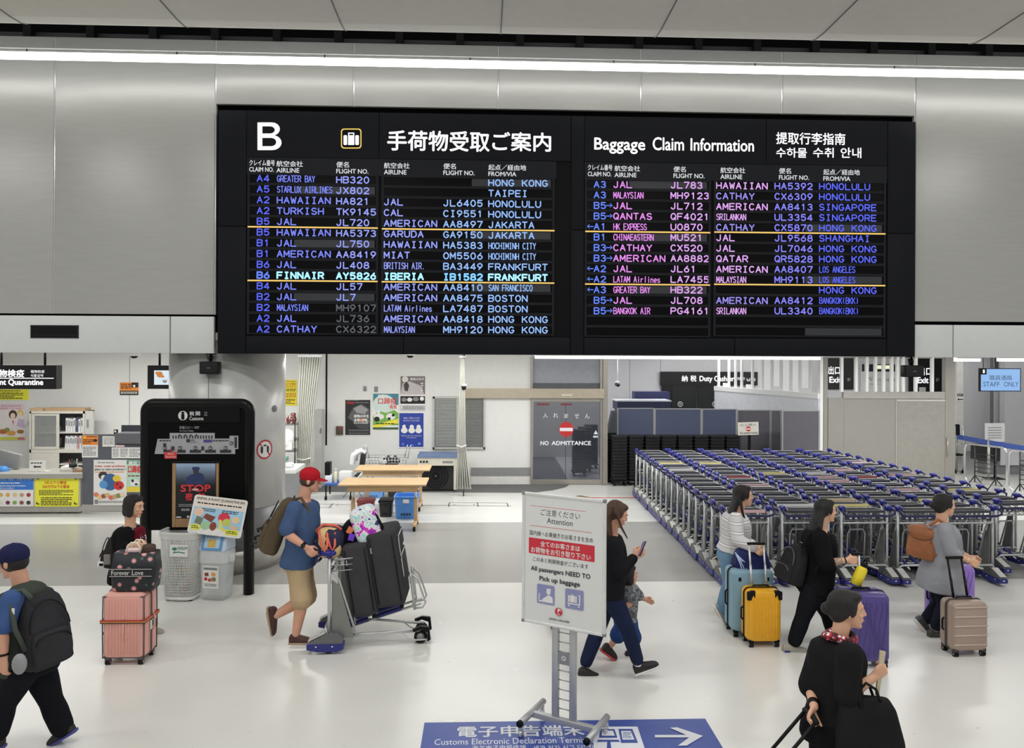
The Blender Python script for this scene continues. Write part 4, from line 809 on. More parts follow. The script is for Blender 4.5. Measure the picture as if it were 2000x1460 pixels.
# ================================================================ luggage
def suitcase(label, u, v, w, h, d, mat, yaw=0, ribs='v', rib_n=9, guard=None, pole=None, zipc=BLACK, wheel=BLACK, hub=GREY, cat='suitcase', grip=BLACK, polem=ALU, tray=None, place=None):
    """hard shell spinner case; pixel (u, v) is the middle of its front wheels on the floor"""
    f = fl(u, v) if place is None else place; fwd = V((-math.sin(yaw), math.cos(yaw), 0)); c = f + fwd * (d / 2 - .03)
    t = thing('suitcase', label, cat, c, yaw); zb = .055; sh = MB(); hd = d / 2
    nq = 26
    def shell(y0, y1, out):
        rr = []
        for q, ins in ((0, .03), (.012, .012), (.035, .003), (.07, 0)):
            yy = y0 + (q if y1 > y0 else -q); a, b = w / 2 - ins, (h - zb) / 2 - ins
            ring = []
            r = .055 - ins * .5
            for cx, cz, t0 in ((a - r, b - r, 0), (-a + r, b - r, 90), (-a + r, -b + r, 180), (a - r, -b + r, 270)):
                for k in range(7): an = math.radians(t0 + k * 15); ring.append(V((cx + r * math.cos(an), yy, zb + (h - zb) / 2 + cz + r * math.sin(an))))
            rr.append(ring)
        rr.append([V((p.x, y1, p.z)) for p in rr[-1]]); sh.rings(rr, mat)
    shell(-hd, -.006, 1); shell(hd, .006, 1)
    s_ = sh.build('shell', t)
    r = MB()
    if ribs == 'v':
        for i in range(rib_n):
            x = -w / 2 + .055 + (w - .11) * i / (rib_n - 1)
            for sy in (-1,): r.box(x - .008, sy * hd - .006, zb + .05, x + .008, sy * hd + .006, h - .05, mat, .005)
    elif ribs == 'h':
        for i in range(rib_n):
            z = zb + .07 + (h - zb - .12) * i / (rib_n - 1)
            r.box(-w / 2 + .012, -hd - .005, z - .007, w / 2 - .012, -hd + .006, z + .007, tray or mat, .004)
    elif ribs == 'wave':
        for i in range(rib_n):
            x = -w / 2 + .05 + (w - .1) * i / (rib_n - 1)
            r.tube([(x + .02 * math.sin(z * 9 + i), -hd - .001, z) for z in [zb + .06 + (h - zb - .12) * j / 14 for j in range(15)]], .007, mat, 6)
    if r.v: r.build('rib', s_)
    z = MB(); a, b = w / 2 + .002, (h - zb) / 2 + .002; R_ = .055
    pts = [(cx + R_ * math.cos(math.radians(t0 + k * 18)), 0, zb + (h - zb) / 2 + cz + R_ * math.sin(math.radians(t0 + k * 18))) for cx, cz, t0 in ((a - R_, b - R_, 0), (-a + R_, b - R_, 90), (-a + R_, -b + R_, 180), (a - R_, -b + R_, 270)) for k in range(6)]
    z.tube(pts, .009, zipc, 6, True); z.build('zip', t)
    if guard:
        for sx in (-1, 1):
            g = MB(); g.box(sx * (w / 2 - .05) - .028 * sx * 0 - .03, -hd - .004, h - .075, sx * (w / 2 - .05) + .03, -hd + .03, h + .003, guard, .014); g.box(sx * (w / 2 - .02) - .024, -hd - .004, h - .1, sx * (w / 2 - .02) + .024, -hd + .04, h - .01, guard, .012); g.build('corner_guard', t)
    for sx in (-1, 1):
        for sy in (-1, 1):
            g = MB(); x, y = sx * (w / 2 - .045), sy * (hd - .035)
            g.box(x - .028, y - .026, .045, x + .028, y + .026, zb + .03, zipc, .01)
            for o in (-.013, .013): g.cyl((x + o - .008, y, .026), (x + o + .008, y, .026), .026, wheel, n=16); g.cyl((x + o - .009, y, .026), (x + o + .009, y, .026), .013, hub, n=12)
            g.build('wheel', t)
    g = MB(); g.tube([(-.09, .0, h - .004), (-.075, 0, h + .022), (.075, 0, h + .022), (.09, 0, h - .004)], .009, grip, 8); g.build('carry_handle', t)
    g = MB(); sx = -1 if u > 944 else 1; g.tube([(sx * w / 2, .03, h * .42), (sx * (w / 2 + .018), .03, h * .45), (sx * (w / 2 + .018), .03, h * .62), (sx * w / 2, .03, h * .65)], .009, grip, 8); g.build('side_handle', t)
    if pole:
        pw, pz, py, lean = pole; g = MB()
        for s in (-1, 1): g.cyl((s * pw / 2, py, h - .02), (s * pw / 2, py + lean, pz), .0105, polem, n=10); g.cyl((s * pw / 2, py, h - .02), (s * pw / 2, py + lean * .5, h + (pz - h) * .5), .0125, polem, n=10)
        g.build('telescopic_pole', t)
        g = MB(); g.box(-pw / 2 - .02, py + lean - .016, pz - .012, pw / 2 + .02, py + lean + .016, pz + .018, grip, .012); g.build('pole_grip', t)
    return t
PINK = mt(205, 150, 140, .42, var=.04); pk = suitcase('tall pink ribbed suitcase in a clear cover with a rainbow strap around it', 243, 1297, .40, .69, .29, PINK, 0, 'v', 11, zipc=mt(80, 74, 78), wheel=BLACK, hub=mt(190, 150, 140), grip=mt(190, 140, 130))
g = MB(); g.box(-.212, -.157, .405, .212, .157, .415, mt(40, 36, 40)).box(-.213, -.158, .415, .213, .158, .427, mt(190, 120, 50)).box(-.2135, -.1585, .427, .2135, .1585, .437, mt(150, 50, 40)); g.build('luggage_strap', pk)
g = MB()
for sx in (-1, 1):
    for sy in (-1, 1): g.tube([(sx * .193, sy * .138, .07), (sx * .196, sy * .141, .35), (sx * .193, sy * .138, .66)], .006, mt(70, 68, 72), 6)
for zz in (.075, .655): g.tube([(-.193, -.139, zz), (.193, -.139, zz), (.193, .139, zz), (-.193, .139, zz)], .006, mt(70, 68, 72), 6, True)
g.build('cover_piping', pk)
g = MB(); g.box(-.006, -.155, .22, .012, -.148, .42, PINK, .004); g.box(.018, -.152, .25, .03, -.147, .29, PINK, .004); g.box(-.01, -.153, .44, .014, -.148, .47, PINK, .004); g.build('front_slider', pk)
g = MB(); g.box(.203, -.03, .3, .209, .04, .39, PAPER, .002); g.box(.2085, .0, .33, .211, .035, .38, mt(90, 130, 100)); g.build('luggage_tag', pk)
YEL = mt(222, 158, 30, .35, var=.04); yc = suitcase('yellow ribbed cabin suitcase with black corner guards', 1492, 1263, .355, .585, .24, YEL, 0, 'v', 9, BLACK, (.155, 1.0, .04, .1), hub=mt(180, 180, 180))
LBL = mt(120, 152, 168, .4, var=.03); bc = suitcase('large light blue suitcase standing behind the yellow one', 1470, 1243, .455, .71, .3, LBL, 0, None, 9, None, None)
g = MB()
for x in (-.15, .15): g.box(x - .015, -.153, .6, x + .015, -.148, .64, BLACK, .006)
g.build('latch', bc)
VIO = mt(74, 62, 122, .35, var=.05); vc = suitcase('large dark violet suitcase with wavy ribs beside the person in black uniform', 1690, 1303, .45, .71, .29, VIO, -.1, 'wave', 10, None, None, zipc=mt(36, 32, 60), wheel=BLACK)
g = MB(); g.cyl((.02, .05, .69), (.02, .1, 1.03), .011, ALU); g.box(-.0, .02, .69, .04, .08, .72, BLACK, .008); g.box(-.06, .085, 1.02, .06, .115, 1.05, BLACK, .012); g.build('telescopic_pole', vc)
LIL = mt(140, 112, 190, .35, var=.06, bump=.15, bs=20); lc = suitcase('lilac suitcase with diagonal facets standing behind the taupe one', 1866, 1230, .43, .70, .28, LIL, 0, None, 9, None, (.15, .98, .04, .03), zipc=mt(70, 56, 110), polem=BLACK)
g = MB()
for i in range(5): g.tube([(-.19 + i * .06, -.142, .08), (.0 + i * .045, -.145, .64)], .004, LIL, 5)
g.build('facet_edge', lc)
TAU = mt(152, 134, 122, .36, .1, var=.03); tc_ = suitcase('taupe cabin suitcase with horizontal ribs and tall black handle', 1893, 1281, .375, .545, .23, TAU, .05, 'h', 5, None, (.15, .92, .04, .1), zipc=mt(60, 54, 50), polem=BLACK, tray=mt(176, 160, 148, .35, .1))
# the two dark soft cases on the pushed cart
def soft_case(label, cx, cz, w, h, y0, y1, rot, face=0):
    """soft sided case lying against the cart's slope; w along the cart, rot about the y axis"""
    t = thing('suitcase', label, 'suitcase', (cx, (y0 + y1) / 2, cz)); t.rotation_euler = (0, rot, 0); hy = (y1 - y0) / 2
    m = fabric(58, 57, 59, .3, 30); b = MB(); b.box(-w / 2, -hy, 0, w / 2, hy, h, m, .045, 4); o = b.build('body', t)
    g = MB()
    for x in (-w / 2 + .035, w / 2 - .035): g.tube([(x, -hy - .003, .05), (x, -hy - .003, h - .05)], .006, BLACK, 6)
    g.build('piping', t); g = MB(); g.tube([(-.05, -.08, h), (-.05, -.075, h + .02), (-.05, .075, h + .02), (-.05, .08, h)], .009, BLACK); g.build('carry_handle', t)
    if face:
        g = MB(); x = w / 2 + .004
        for z0, z1 in ((.42 * h, .66 * h), (.7 * h, .92 * h)):
            p = MB(); p.box(w / 2 - .02, -hy + .05, z0 - .2 * h * (z0 < .5 * h), w / 2 + .02, hy - .05, z1, m, .018, 3); p.build('front_pocket', t)
            g.tube([(x + .014, -hy + .06, z0 - .05), (x + .016, -hy + .06, z1 - .06), (x + .016, -hy + .09, z1 - .02), (x + .016, hy - .1, z1 - .015)], .005, mt(200, 200, 200, .3, .4), 6)
        g.build('zip', t)
    g = MB()
    for y in (-hy + .05, hy - .05): g = MB(); g.cyl((w / 2 - .05, y - .012, -.018), (w / 2 - .05, y + .012, -.018), .022, BLACK); g.build('wheel', t)
    g = MB(); g.box(-w / 2 + .03, -hy - .008, h - .2, -w / 2 + .045, -hy + .0, h - .14, ALU, .003); g.build('zip_pull', t)
    return t
YM = pc.y; sx = lambda u: at(u, 1150, YM - .25).x; sz = lambda v: at(700, v, YM - .25).z
c1 = at(715, 1208, YM - .25); soft_case('dark grey soft suitcase nearest the cart handle', c1.x - .01, c1.z + .02, .27, .74, YM - .26, YM + .24, -.16)
c2 = at(764, 1192, YM - .25); soft_case('dark grey soft suitcase with zipped pockets at the nose of the pushed cart', c2.x, c2.z + .03, .3, .77, YM - .25, YM + .25, -.16, 1)
# bags riding on the cart
def blob(name, label, cat, px, Y, mat, rads, rot=0, extra=None, vox=.009):
    c = at(px[0], px[1], Y); t = thing(name, label, cat, c); q = MB(); mx = M.Rotation(rot, 3, 'Y')
    q.sph((0, 0, 0), tuple(r * .95 for r in rads), D0, 24, mx)
    q.box(-rads[0] * .9, -rads[1] * .9, -rads[2] * .93, rads[0] * .9, rads[1] * .9, rads[2] * .93, D0, min(rads) * .6, 4, mx=mx.to_4x4())
    remesh(q, 'body', t, V((0, 0, 0)), vox, 4, mat); return t
t = blob('duffel_bag', 'navy and beige blotched duffel bag with orange straps in the cart basket', 'bag', (646, 1056), YM - .1, ramp_mat('blotch_print', 'noise', 5.5, [(0, (205, 175, 125)), (.43, (205, 175, 125)), (.45, (34, 34, 60))], .8, bump=.0), (.16, .2, .165), .1)
g = MB(); ORG = mt(235, 104, 84, .7)
for y, o in ((-.19, -.02), (-.16, .05)): g.tube([(-.07 + o, y + .05, .14), (-.05 + o, y - .02, .1), (-.02 + o, y - .035, 0), (.005 + o, y - .035, -.05), (.03 + o, y - .03, .0), (.02 + o, y + .02, .12)], .011, ORG, 8)
g.tube([(-.14, -.08, .12), (-.06, -.06, .185), (.06, -.06, .175), (.12, -.06, .13)], .013, ORG, 8); g.build('strap', t)
t = blob('backpack', 'black backpack with purple tag squeezed between the duffel and the floral bag', 'bag', (690, 1050), YM + .02, BLKF, (.14, .17, .2), .2)
g = MB(); g.box(-.03, -.19, .02, .03, -.183, .09, mt(110, 60, 200, .5), mx=M.Rotation(.25, 4, 'Y')); g.build('luggage_tag', t); g = MB(); g.box(-.09, -.18, .07, -.03, -.172, .14, mt(240, 120, 80, .5), mx=M.Rotation(.5, 4, 'Y')); g.build('ribbon', t)
flo = ramp_mat('flower_print', 'noise', 11, [(0, (150, 40, 170)), (.36, (205, 60, 190)), (.42, (225, 224, 228)), (.53, (150, 205, 205)), (.58, (222, 222, 226)), (.66, (60, 54, 120))], .7)
t = blob('backpack', 'white backpack with purple flower print on top of the dark suitcases', 'bag', (716, 1023), YM - .1, flo, (.15, .14, .21), -.35)
g = MB(); g.tube([(.03, -.05, .17), (.11, -.05, .09), (.165, -.04, -.02), (.15, -.03, -.08)], .018, BLACK, 8); g.tube([(-.13, .02, .14), (-.18, .0, 0), (-.13, -.02, -.16), (-.08, -.02, -.19)], .014, BLACK); g.build('shoulder_strap', t)
# bags on people
def worn_backpack(label, cu, cv, Y, up, out, w, h, d, mat, straps=(), pocket=1, flap=None, zipm=BLACK, accent=None):
    c = at(cu, cv, Y); U = up.normalized(); B = (out - U * out.dot(U)).normalized(); L = U.cross(B); t = thing('backpack', label, 'backpack', c)
    def W(l, b_, u): return L * l + B * b_ + U * u
    q = MB(); rr = []
    for z, ww, dd in ((-.5, .4, .34), (-.47, .47, .46), (-.3, .5, .5), (0, .49, .47), (.25, .45, .4), (.4, .38, .32), (.48, .26, .2), (.5, .12, .1)):
        rr.append(oval(W(0, (dd - .5) * d * .5, z * h), L, B, ww * w, dd * d, 24, .6))
    q.rings(rr, D0); remesh(q, 'body', t, V(), .009, 4, mat)
    if pocket:
        q = MB(); q.rings([oval(W(0, .45 * d, z * h), L, B, ww * w, .2 * d, 20, .6) for z, ww in ((-.44, .36), (-.42, .4), (-.15, .4), (-.04, .37), (0, .28))], D0); remesh(q, 'front_pocket', t, V(), .009, 3, mat)
    q = MB(); q.tube([W(.4 * w * math.cos(a), .5 * d * (1 - .25 * math.sin(a)), (.02 + .38 * math.sin(a)) * h) for a in [math.pi * i / 12 for i in range(13)]], .005, zipm, 6)
    if pocket: q.tube([W(.36 * w * math.cos(a), .655 * d - .02 * math.sin(a) * d, (-.14 + .1 * math.sin(a)) * h) for a in [math.pi * i / 10 for i in range(11)]], .005, zipm, 6)
    q.build('zip', t)
    q = MB(); q.tube([W(-.04, -.3 * d, .47 * h), W(-.035, -.3 * d, .55 * h), W(.035, -.3 * d, .55 * h), W(.04, -.3 * d, .47 * h)], .008, zipm); q.build('carry_loop', t)
    if flap:
        q = MB(); q.rings([oval(W(0, b_ * d, z * h), L, B, ww * w, dd * d, 20, .7) for z, ww, dd, b_ in ((.46, .36, .3, -.02), (.4, .5, .46, .04), (.26, .49, .49, .08), (.14, .4, .46, .1), (.08, .24, .44, .11))], D0); remesh(q, 'flap', t, V(), .009, 3, flap)
    for path in straps:
        q = MB(); pts = [at(*p) - c for p in path]; q.tube(pts, .017, accent or mat, 8); q.build('shoulder_strap', t)
    return t
OLV = fabric(84, 74, 58, .5, 22)
bp3 = worn_backpack('olive brown backpack on the back of the man pushing the loaded cart', 543, 1023, 7.72, V((.36, 0, 1)), V((-1, -.12, 0)), .32, .58, .2, OLV, [[(572, 976, 7.58), (588, 972, 7.56), (601, 992, 7.55), (602, 1020, 7.54), (590, 1044, 7.54), (566, 1060, 7.6)], [(588, 972, 7.9), (604, 976, 7.92), (617, 1000, 7.9), (618, 1020, 7.88)]])
g = MB()
for z in (-.05, -.13, -.2): g.tube([V((-.15 + z * .36, -.1, z)), V((-.19 + z * .36, -.0, z)), V((-.15 + z * .36, .1, z))], .012, BLACK, 6)
g.build('compression_strap', bp3)
bp8 = worn_backpack('black backpack on the person in black with the tattooed forearm', 1549, 1100, 7.5, V((.22, 0, 1)), V((-1, -.25, 0)), .29, .4, .2, fabric(40, 40, 42, .3, 30), [[(1566, 1070, 7.36), (1580, 1042, 7.36), (1600, 1030, 7.36), (1612, 1046, 7.3), (1606, 1090, 7.26), (1590, 1118, 7.3)]], zipm=mt(90, 90, 92, .3, .4), accent=BLKF)
LEA = mt(142, 88, 54, .5, var=.12, vs=7, bump=.2, bs=12)
bp9 = worn_backpack('brown leather flap backpack on the person in the grey cardigan', 1803, 1057, 7.84, V((.12, 0, 1)), V((-1, -.55, 0)), .32, .36, .18, LEA, [[(1816, 1026, 7.7), (1832, 1014, 7.7), (1846, 1022, 7.68), (1853, 1050, 7.66), (1840, 1080, 7.66), (1822, 1084, 7.7)]], 0, LEA, zipm=mt(110, 68, 42))
bp1 = worn_backpack('black and charcoal backpack on the man in the navy cap', 86, 1226, 5.66, V((-.12, 0, 1)), V((.8, -.6, 0)), .34, .55, .22, fabric(46, 46, 49, .3, 20), [[(60, 1166, 5.5), (44, 1152, 5.56), (26, 1158, 5.52), (20, 1180, 5.48), (30, 1230, 5.45), (50, 1270, 5.5)], [(96, 1166, 5.8), (86, 1154, 5.84), (70, 1158, 5.9)]], 1, None, BLACK, mt(60, 66, 60, .8))
g = MB(); g.box(-.115, -.2, .17, -.095, -.19, .215, mt(200, 200, 200, .4), .004); g.build('buckle', bp1)
g = MB(); g.sph(at(38, 1296, 5.42) - at(86, 1226, 5.66), (.05, .04, .075), mt(130, 130, 132, .7), 16); g.build('pouch', bp1)
bp2 = worn_backpack('small black backpack with a grey pouch on the woman behind the pink suitcase', 220, 1074, 7.95, V((.05, 0, 1)), V((-1, -.2, 0)), .25, .33, .15, fabric(44, 42, 42, .3, 20), [[(232, 1044, 7.84), (246, 1036, 7.82), (256, 1052, 7.8)]])
g = MB(); o = at(220, 1074, 7.95); g.box(-.04, -.03, -.05, .03, .03, .06, mt(120, 116, 112, .8), .012, mx=M.Translation(at(212, 1092, 7.85) - o)); g.build('pouch', bp2)
g = MB(); p = at(198, 1101, 7.85) - o; g.box(p.x - .035, p.y - .02, p.z - .03, p.x + .035, p.y + .02, p.z + .03, mt(205, 205, 205, .5), .01); g.box(p.x - .012, p.y - .022, p.z - .015, p.x + .028, p.y - .015, p.z + .012, BLACK); g.tube([p + V((0, 0, .03)), p + V((.03, 0, .1)), V((-.03, -.05, .02))], .003, BLACK, 5); g.build('toy_camera_charm', bp2)
# floral tote on the pink suitcase
a = fl(243, 1297); tb = thing('tote_bag', 'black floral tote bag resting on top of the pink suitcase', 'tote bag', (a.x + .055, a.y + .115, .695))
FLT = ramp_mat('rose_print', 'voronoi', 13, [(0, (225, 150, 150)), (.2, (205, 125, 130)), (.3, (70, 92, 84)), (.37, (28, 30, 36))], .55)
q = MB(); rr = []
for z, ww, dd in ((0, .19, .1), (.02, .2, .11), (.2, .215, .11), (.36, .2, .09)): rr.append(oval(V((0.01 * z / .36, 0, z)), X, V((0, 1, 0)), ww, dd, 28, .35))
q.rings(rr, FLT); q.build('body', tb)
q = MB(); q.flat = True; q.box(-.205, -.118, .145, .205, -.1085, .225, mt(26, 26, 30, .6)); n = -.119
art(q, [('t', 'Forever', -18, -2.2, -1.2, 2.2, PAPER), ('t', 'Love', 1.5, -2.2, 12, 2.2, PAPER), ('r', -20, 3.2, 20, 3.6, PAPER), ('r', -20, -3.6, 20, -3.2, PAPER)], lambda u, v: V((u * .01, n, .185 - v * .01)), .01, X, Z); q.build('label_band', tb)
for y in (-.06, .05):
    q = MB(); q.tube([(-.07, y, .34), (-.06, y, .42), (-.02, y, .46), (.03, y, .46), (.06, y, .42), (.06, y, .34)], .008, mt(215, 205, 190, .7)); q.build('handle', tb)
q = MB(); q.box(-.1, -.03, .3, .05, .04, .39, mt(215, 190, 192, .7), .02); q.build('pink_cloth', tb); q = MB(); q.box(.06, -.04, .3, .18, .05, .43, mt(70, 50, 44, .7), .03); q.build('brown_pouch', tb)
# black tote on the uniformed woman's arm
c = at(1694, 1470, 4.38); tb = thing('tote_bag', 'large black tote bag hanging from the forearm of the person in black uniform', 'tote bag', c)
q = MB(); rr = []
for z, ww, dd, ox in ((-.12, .19, .09, .02), (-.1, .2, .1, .02), (.1, .19, .1, .01), (.28, .155, .07, -.0), (.335, .13, .045, -.01)): rr.append(oval(V((ox, 0, z)), V((.98, -.2, 0)), V((.2, .98, 0)), ww, dd, 26, .5))
q.rings(rr, D0); remesh(q, 'body', tb, V(), .01, 3, fabric(30, 30, 32, .5, 9))
for y in (-.05, .04):
    q = MB(); q.tube([(-.07, y, .3), (-.06, y + .02, .4), (-.02, y + .03, .43), (.03, y + .01, .4), (.06, y, .31)], .009, BLACK); q.build('handle', tb)
# blue plastic bag on the light blue suitcase
c = at(1466, 1118, 7.95); tb = thing('shopping_bag', 'dark blue bag with white stripes slumped on the light blue suitcase', 'bag', c)
q = MB(); q.rings([oval(V((0, 0, z)), X, V((0, 1, 0)), ww, dd, 26, .6) for z, ww, dd in ((-.04, .14, .09), (0, .2, .13), (.12, .2, .13), (.24, .16, .1), (.29, .08, .05))], D0); remesh(q, 'body', tb, V(), .01, 3, fabric(34, 40, 84, .6, 9, .5))
q = MB()
for i in range(5): q.tube([(-.19 + i * .012, -.06 - i * .012, .24 - i * .015), (-.15 + i * .02, -.115, .12), (-.13 + i * .035, -.133, .02)], .006, mt(170, 185, 210, .5), 6)
q.build('stripe', tb)
# yellow bottle held by the person in black
p = at(1677, 1126, 7.19); mxb = M.Translation(p) @ M.Rotation(.42, 4, 'Y'); t = thing('drink_bottle', 'yellow water bottle dangling from the hand of the person in black', 'bottle', p)
q = MB(); q.lathe([(.03, -.105), (.05, -.1), (.052, .0), (.052, .085), (.04, .105), (.03, .11)], (0, 0, 0), mt(215, 196, 40, .45, var=.08)); o = q.build('body', t); o.rotation_euler = (0, .42, 0)
q = MB(); q.lathe([(.03, .108), (.036, .112), (.036, .145), (.02, .155)], (0, 0, 0), BLACK); q.tube([(0, -.03, .15), (0, -.02, .185), (0, .02, .185), (0, .03, .15)], .007, BLACK); o = q.build('lid', t); o.rotation_euler = (0, .42, 0)
q = MB(); q.lathe([(.0505, -.103), (.053, -.1), (.053, -.085), (.0505, -.082)], (0, 0, 0), NAVYB); o = q.build('base_ring', t); o.rotation_euler = (0, .42, 0)
# trolley handle pulled by the uniformed woman
pg = P10 = w10[1]['haF']; pe = at(1478, 1900, 4.45); t = thing('suitcase', 'black trolley case pulled behind the person in black uniform', 'suitcase', (pe.x, pe.y, 0))
d = (pg - V((pe.x, pe.y, .46))).normalized(); s = V((0, 1, 0)); o = V((pe.x, pe.y, 0)); q = MB()
for y in (-.075, .075): q.cyl(V((pe.x + .03, pe.y + y, .46)) - o, pg + s * y - d * .01 - o, .011, BLACK, n=10)
q.build('telescopic_pole', t); q = MB(); q.tube([pg + s * -.085 - o, pg - o + d * .012, pg + s * .085 - o], .017, BLACK, 10); q.build('pole_grip', t)
q = MB(); q.box(-.17, -.19, .06, .08, .19, .46, fabric(32, 32, 34), .04, 3); q.build('body', t); q = MB()
for y in (-.15, .15): q = MB(); q.cyl((.0, y - .015, .035), (.0, y + .015, .035), .035, BLACK); q.build('wheel', t)
# ================================================================ signs, stands and bins in the hall
def pb(mb, o, u0, v0, u1, v1, Y, dep, mat, bev=0):
    """box whose front face fills the pixel box at depth Y, relative to point o"""
    a, b = at(u0, v1, Y) - o, at(u1, v0, Y) - o; y = Y - o.y; return mb.box(a.x, y, a.z, b.x, y + dep, b.z, mat, bev)
def inv(px, quad):
    """fraction (across, down) of a point inside a pixel quad TL, TR, BR, BL"""
    x, y = .5, .5
    for _ in range(12):
        tl, tr, br, bl = quad; ax = tl[0] + (tr[0] - tl[0]) * x; ay = tl[1] + (tr[1] - tl[1]) * x; bx = bl[0] + (br[0] - bl[0]) * x; by = bl[1] + (br[1] - bl[1]) * x
        y += (px[1] - (ay + (by - ay) * y)) / (by - ay); lx_ = tl[0] + (bl[0] - tl[0]) * y; rx = tr[0] + (br[0] - tr[0]) * y; x = (px[0] - lx_) / (rx - lx_)
    return x, y
# attention sign on a ladder stand
Cb = fl(1101, 1410, .1); e = (fl(1164, 1425, .1) - fl(1041, 1393.5, .1)); e.z = 0; ang = math.atan2(e.y, e.x)
st = thing('sign_stand', 'white attention notice in a silver frame on a ladder-like stand with castors', 'sign', (Cb.x, Cb.y, 0), ang)
SILV = mt(165, 166, 168, .4, .5); zb_, zt_ = at(1100, 1222, Cb.y).z, at(1100, 969, Cb.y).z; Wp = .69; Hp = zt_ - zb_
q = MB()
for x in (-.075, .075): q.box(x - .026, -.012, .1, x + .026, .028, zb_ + .5, SILV, .004)
q.build('post', st)
q = MB()
for i in range(9): q.cyl((-.05, .008, .2 + i * .075), (.05, .008, .2 + i * .075), .005, SILV, n=8)
q.build('rung', st); q = MB(); q.flat = True; q.box(-.05, -.006, .555, .05, .02, .65, mt(130, 131, 134, .4, .5))
art(q, [('e', 0, 0, 2.0, 2.0, mt(190, 190, 192)), ('p', [(-1.2, .6), (.2, -1.3), (1.1, -.2), (0, .2), (.3, 1.2)], mt(120, 121, 124))], lambda u, v: V((u * .01, -.0065, .605 - v * .01)), .01, X, Z); q.build('badge_plate', st)
q = MB(); q.box(-.28, -.022, .085, .28, .022, .13, SILV, .004); q.build('cross_bar', st)
for x in (-.28, .28):
    q = MB(); q.cyl((x, -.22, .115), (x, .22, .115), .026, SILV, n=14); q.cyl((x, -.222, .115), (x, -.2, .115), .027, BLACK, n=14); f = q.build('foot_bar', st)
    for y in (-.19, .19):
        q = MB(); q.cyl((x - .012, y, .03), (x + .012, y, .03), .03, CHROME, n=14); q.box(x - .02, y - .015, .05, x + .02, y + .015, .09, CHROME, .006); q.build('caster', f)
q = MB()
for a, b in (((-Wp / 2, zb_), (Wp / 2, zb_)), ((-Wp / 2, zt_), (Wp / 2, zt_)), ((-Wp / 2, zb_), (-Wp / 2, zt_)), ((Wp / 2, zb_), (Wp / 2, zt_))):
    q.box(min(a[0], b[0]) - .012, -.04, min(a[1], b[1]) - .012, max(a[0], b[0]) + .012, -.012, max(a[1], b[1]) + .012, mt(205, 206, 205, .35, .3), .006)
for sx_ in (-1, 1):
    for z in (zb_, zt_): q.box(sx_ * Wp / 2 - .014, -.042, z - .014, sx_ * Wp / 2 + .014, -.011, z + .014, mt(120, 120, 122), .006)
q.build('frame', st)
q = MB(); q.flat = True; q.box(-Wp / 2, -.032, zb_, Wp / 2, -.014, zt_, mt(206, 207, 205, .45, var=.01)); kx = Wp / 1000; hh = Hp / kx
SR = mt(190, 40, 56, .5, var=.02); TXT = mt(44, 46, 52, .6); PIC = mt(128, 132, 172, .5, var=.02)
def S(x0, y0, x1, y1): return (x0 * 1000, y0 * hh, x1 * 1000, y1 * hh)
def icon_people(x, y, w):
    P_ = lambda a, b: (x + a * w, y + b * w)
    return [('p', rrect(x, y, x + w, y + w, .06 * w), PIC), ('e', *P_(.66, .36), .12 * w, .13 * w, PAPER), ('p', [P_(.54, .27), P_(.56, .18), P_(.78, .16), P_(.8, .28)], PAPER), ('p', [P_(.42, .9), P_(.45, .68), P_(.6, .52), P_(.76, .52), P_(.9, .62), P_(.92, .9)], PAPER), ('p', [P_(.46, .62), P_(.3, .78), P_(.34, .84), P_(.55, .76)], PAPER), ('p', [P_(.1, .9), P_(.1, .82), P_(.44, .82), P_(.44, .9)], PAPER), ('p', [P_(.08, .8), P_(.12, .45), P_(.17, .45), P_(.14, .8)], PAPER)]
def icon_cart(x, y, w):
    P_ = lambda a, b: (x + a * w, y + b * w)
    return [('p', rrect(x, y, x + w, y + w, .06 * w), PIC), ('r', *P_(.16, .32), *P_(.24, .66), PAPER), ('r', *P_(.27, .32), *P_(.53, .66), PAPER), ('r', *P_(.56, .32), *P_(.64, .66), PAPER), ('r', *P_(.33, .25), *P_(.47, .28), PAPER), ('r', *P_(.33, .25), *P_(.36, .32), PAPER), ('r', *P_(.44, .25), *P_(.47, .32), PAPER), ('r', *P_(.14, .7), *P_(.84, .76), PAPER), ('r', *P_(.78, .24), *P_(.84, .74), PAPER), ('r', *P_(.72, .24), *P_(.84, .29), PAPER), ('e', *P_(.22, .83), .05 * w, .05 * w, PAPER), ('e', *P_(.76, .83), .05 * w, .05 * w, PAPER)]
its = [('r', *S(.085, .09, .78, .093), SR), ('t', 'ご注意ください', *S(.22, .108, .71, .158), TXT), ('t', 'Attention', *S(.3, .172, .62, .215), TXT), ('r', *S(.085, .245, .85, .248), SR), ('t', '国内線へお乗継ぎのお客さまを含め', *S(.08, .283, .865, .322), TXT),
    ('r', *S(.07, .342, .885, .464), SR), ('t', '全てのお客さまは', *S(.22, .358, .71, .4), PAPER, .02), ('t', 'お荷物をお引き取り下さい', *S(.1, .412, .84, .456), PAPER, .02), ('t', 'このあと税関検査がございます', *S(.125, .488, .81, .524), TXT),
    ('t', 'All passengers NEED TO', *S(.1, .562, .835, .607), TXT, .025), ('t', 'Pick up baggage', *S(.21, .632, .71, .677), TXT, .025)]
its += icon_people(180, .695 * hh, 220) + icon_cart(535, .695 * hh, 220)
its += [('e', 455, .885 * hh, 46, 46, SR), ('e', 462, .878 * hh, 22, 24, PAPER), ('e', 470, .886 * hh, 15, 19, SR), ('p', [(440, .872 * hh), (452, .858 * hh), (476, .86 * hh), (458, .872 * hh)], PAPER), ('t', 'JAL', 432, .898 * hh, 478, .912 * hh, PAPER, .03), ('t', 'JAPAN AIRLINES', 335, .942 * hh, 590, .958 * hh, INK, .04)]
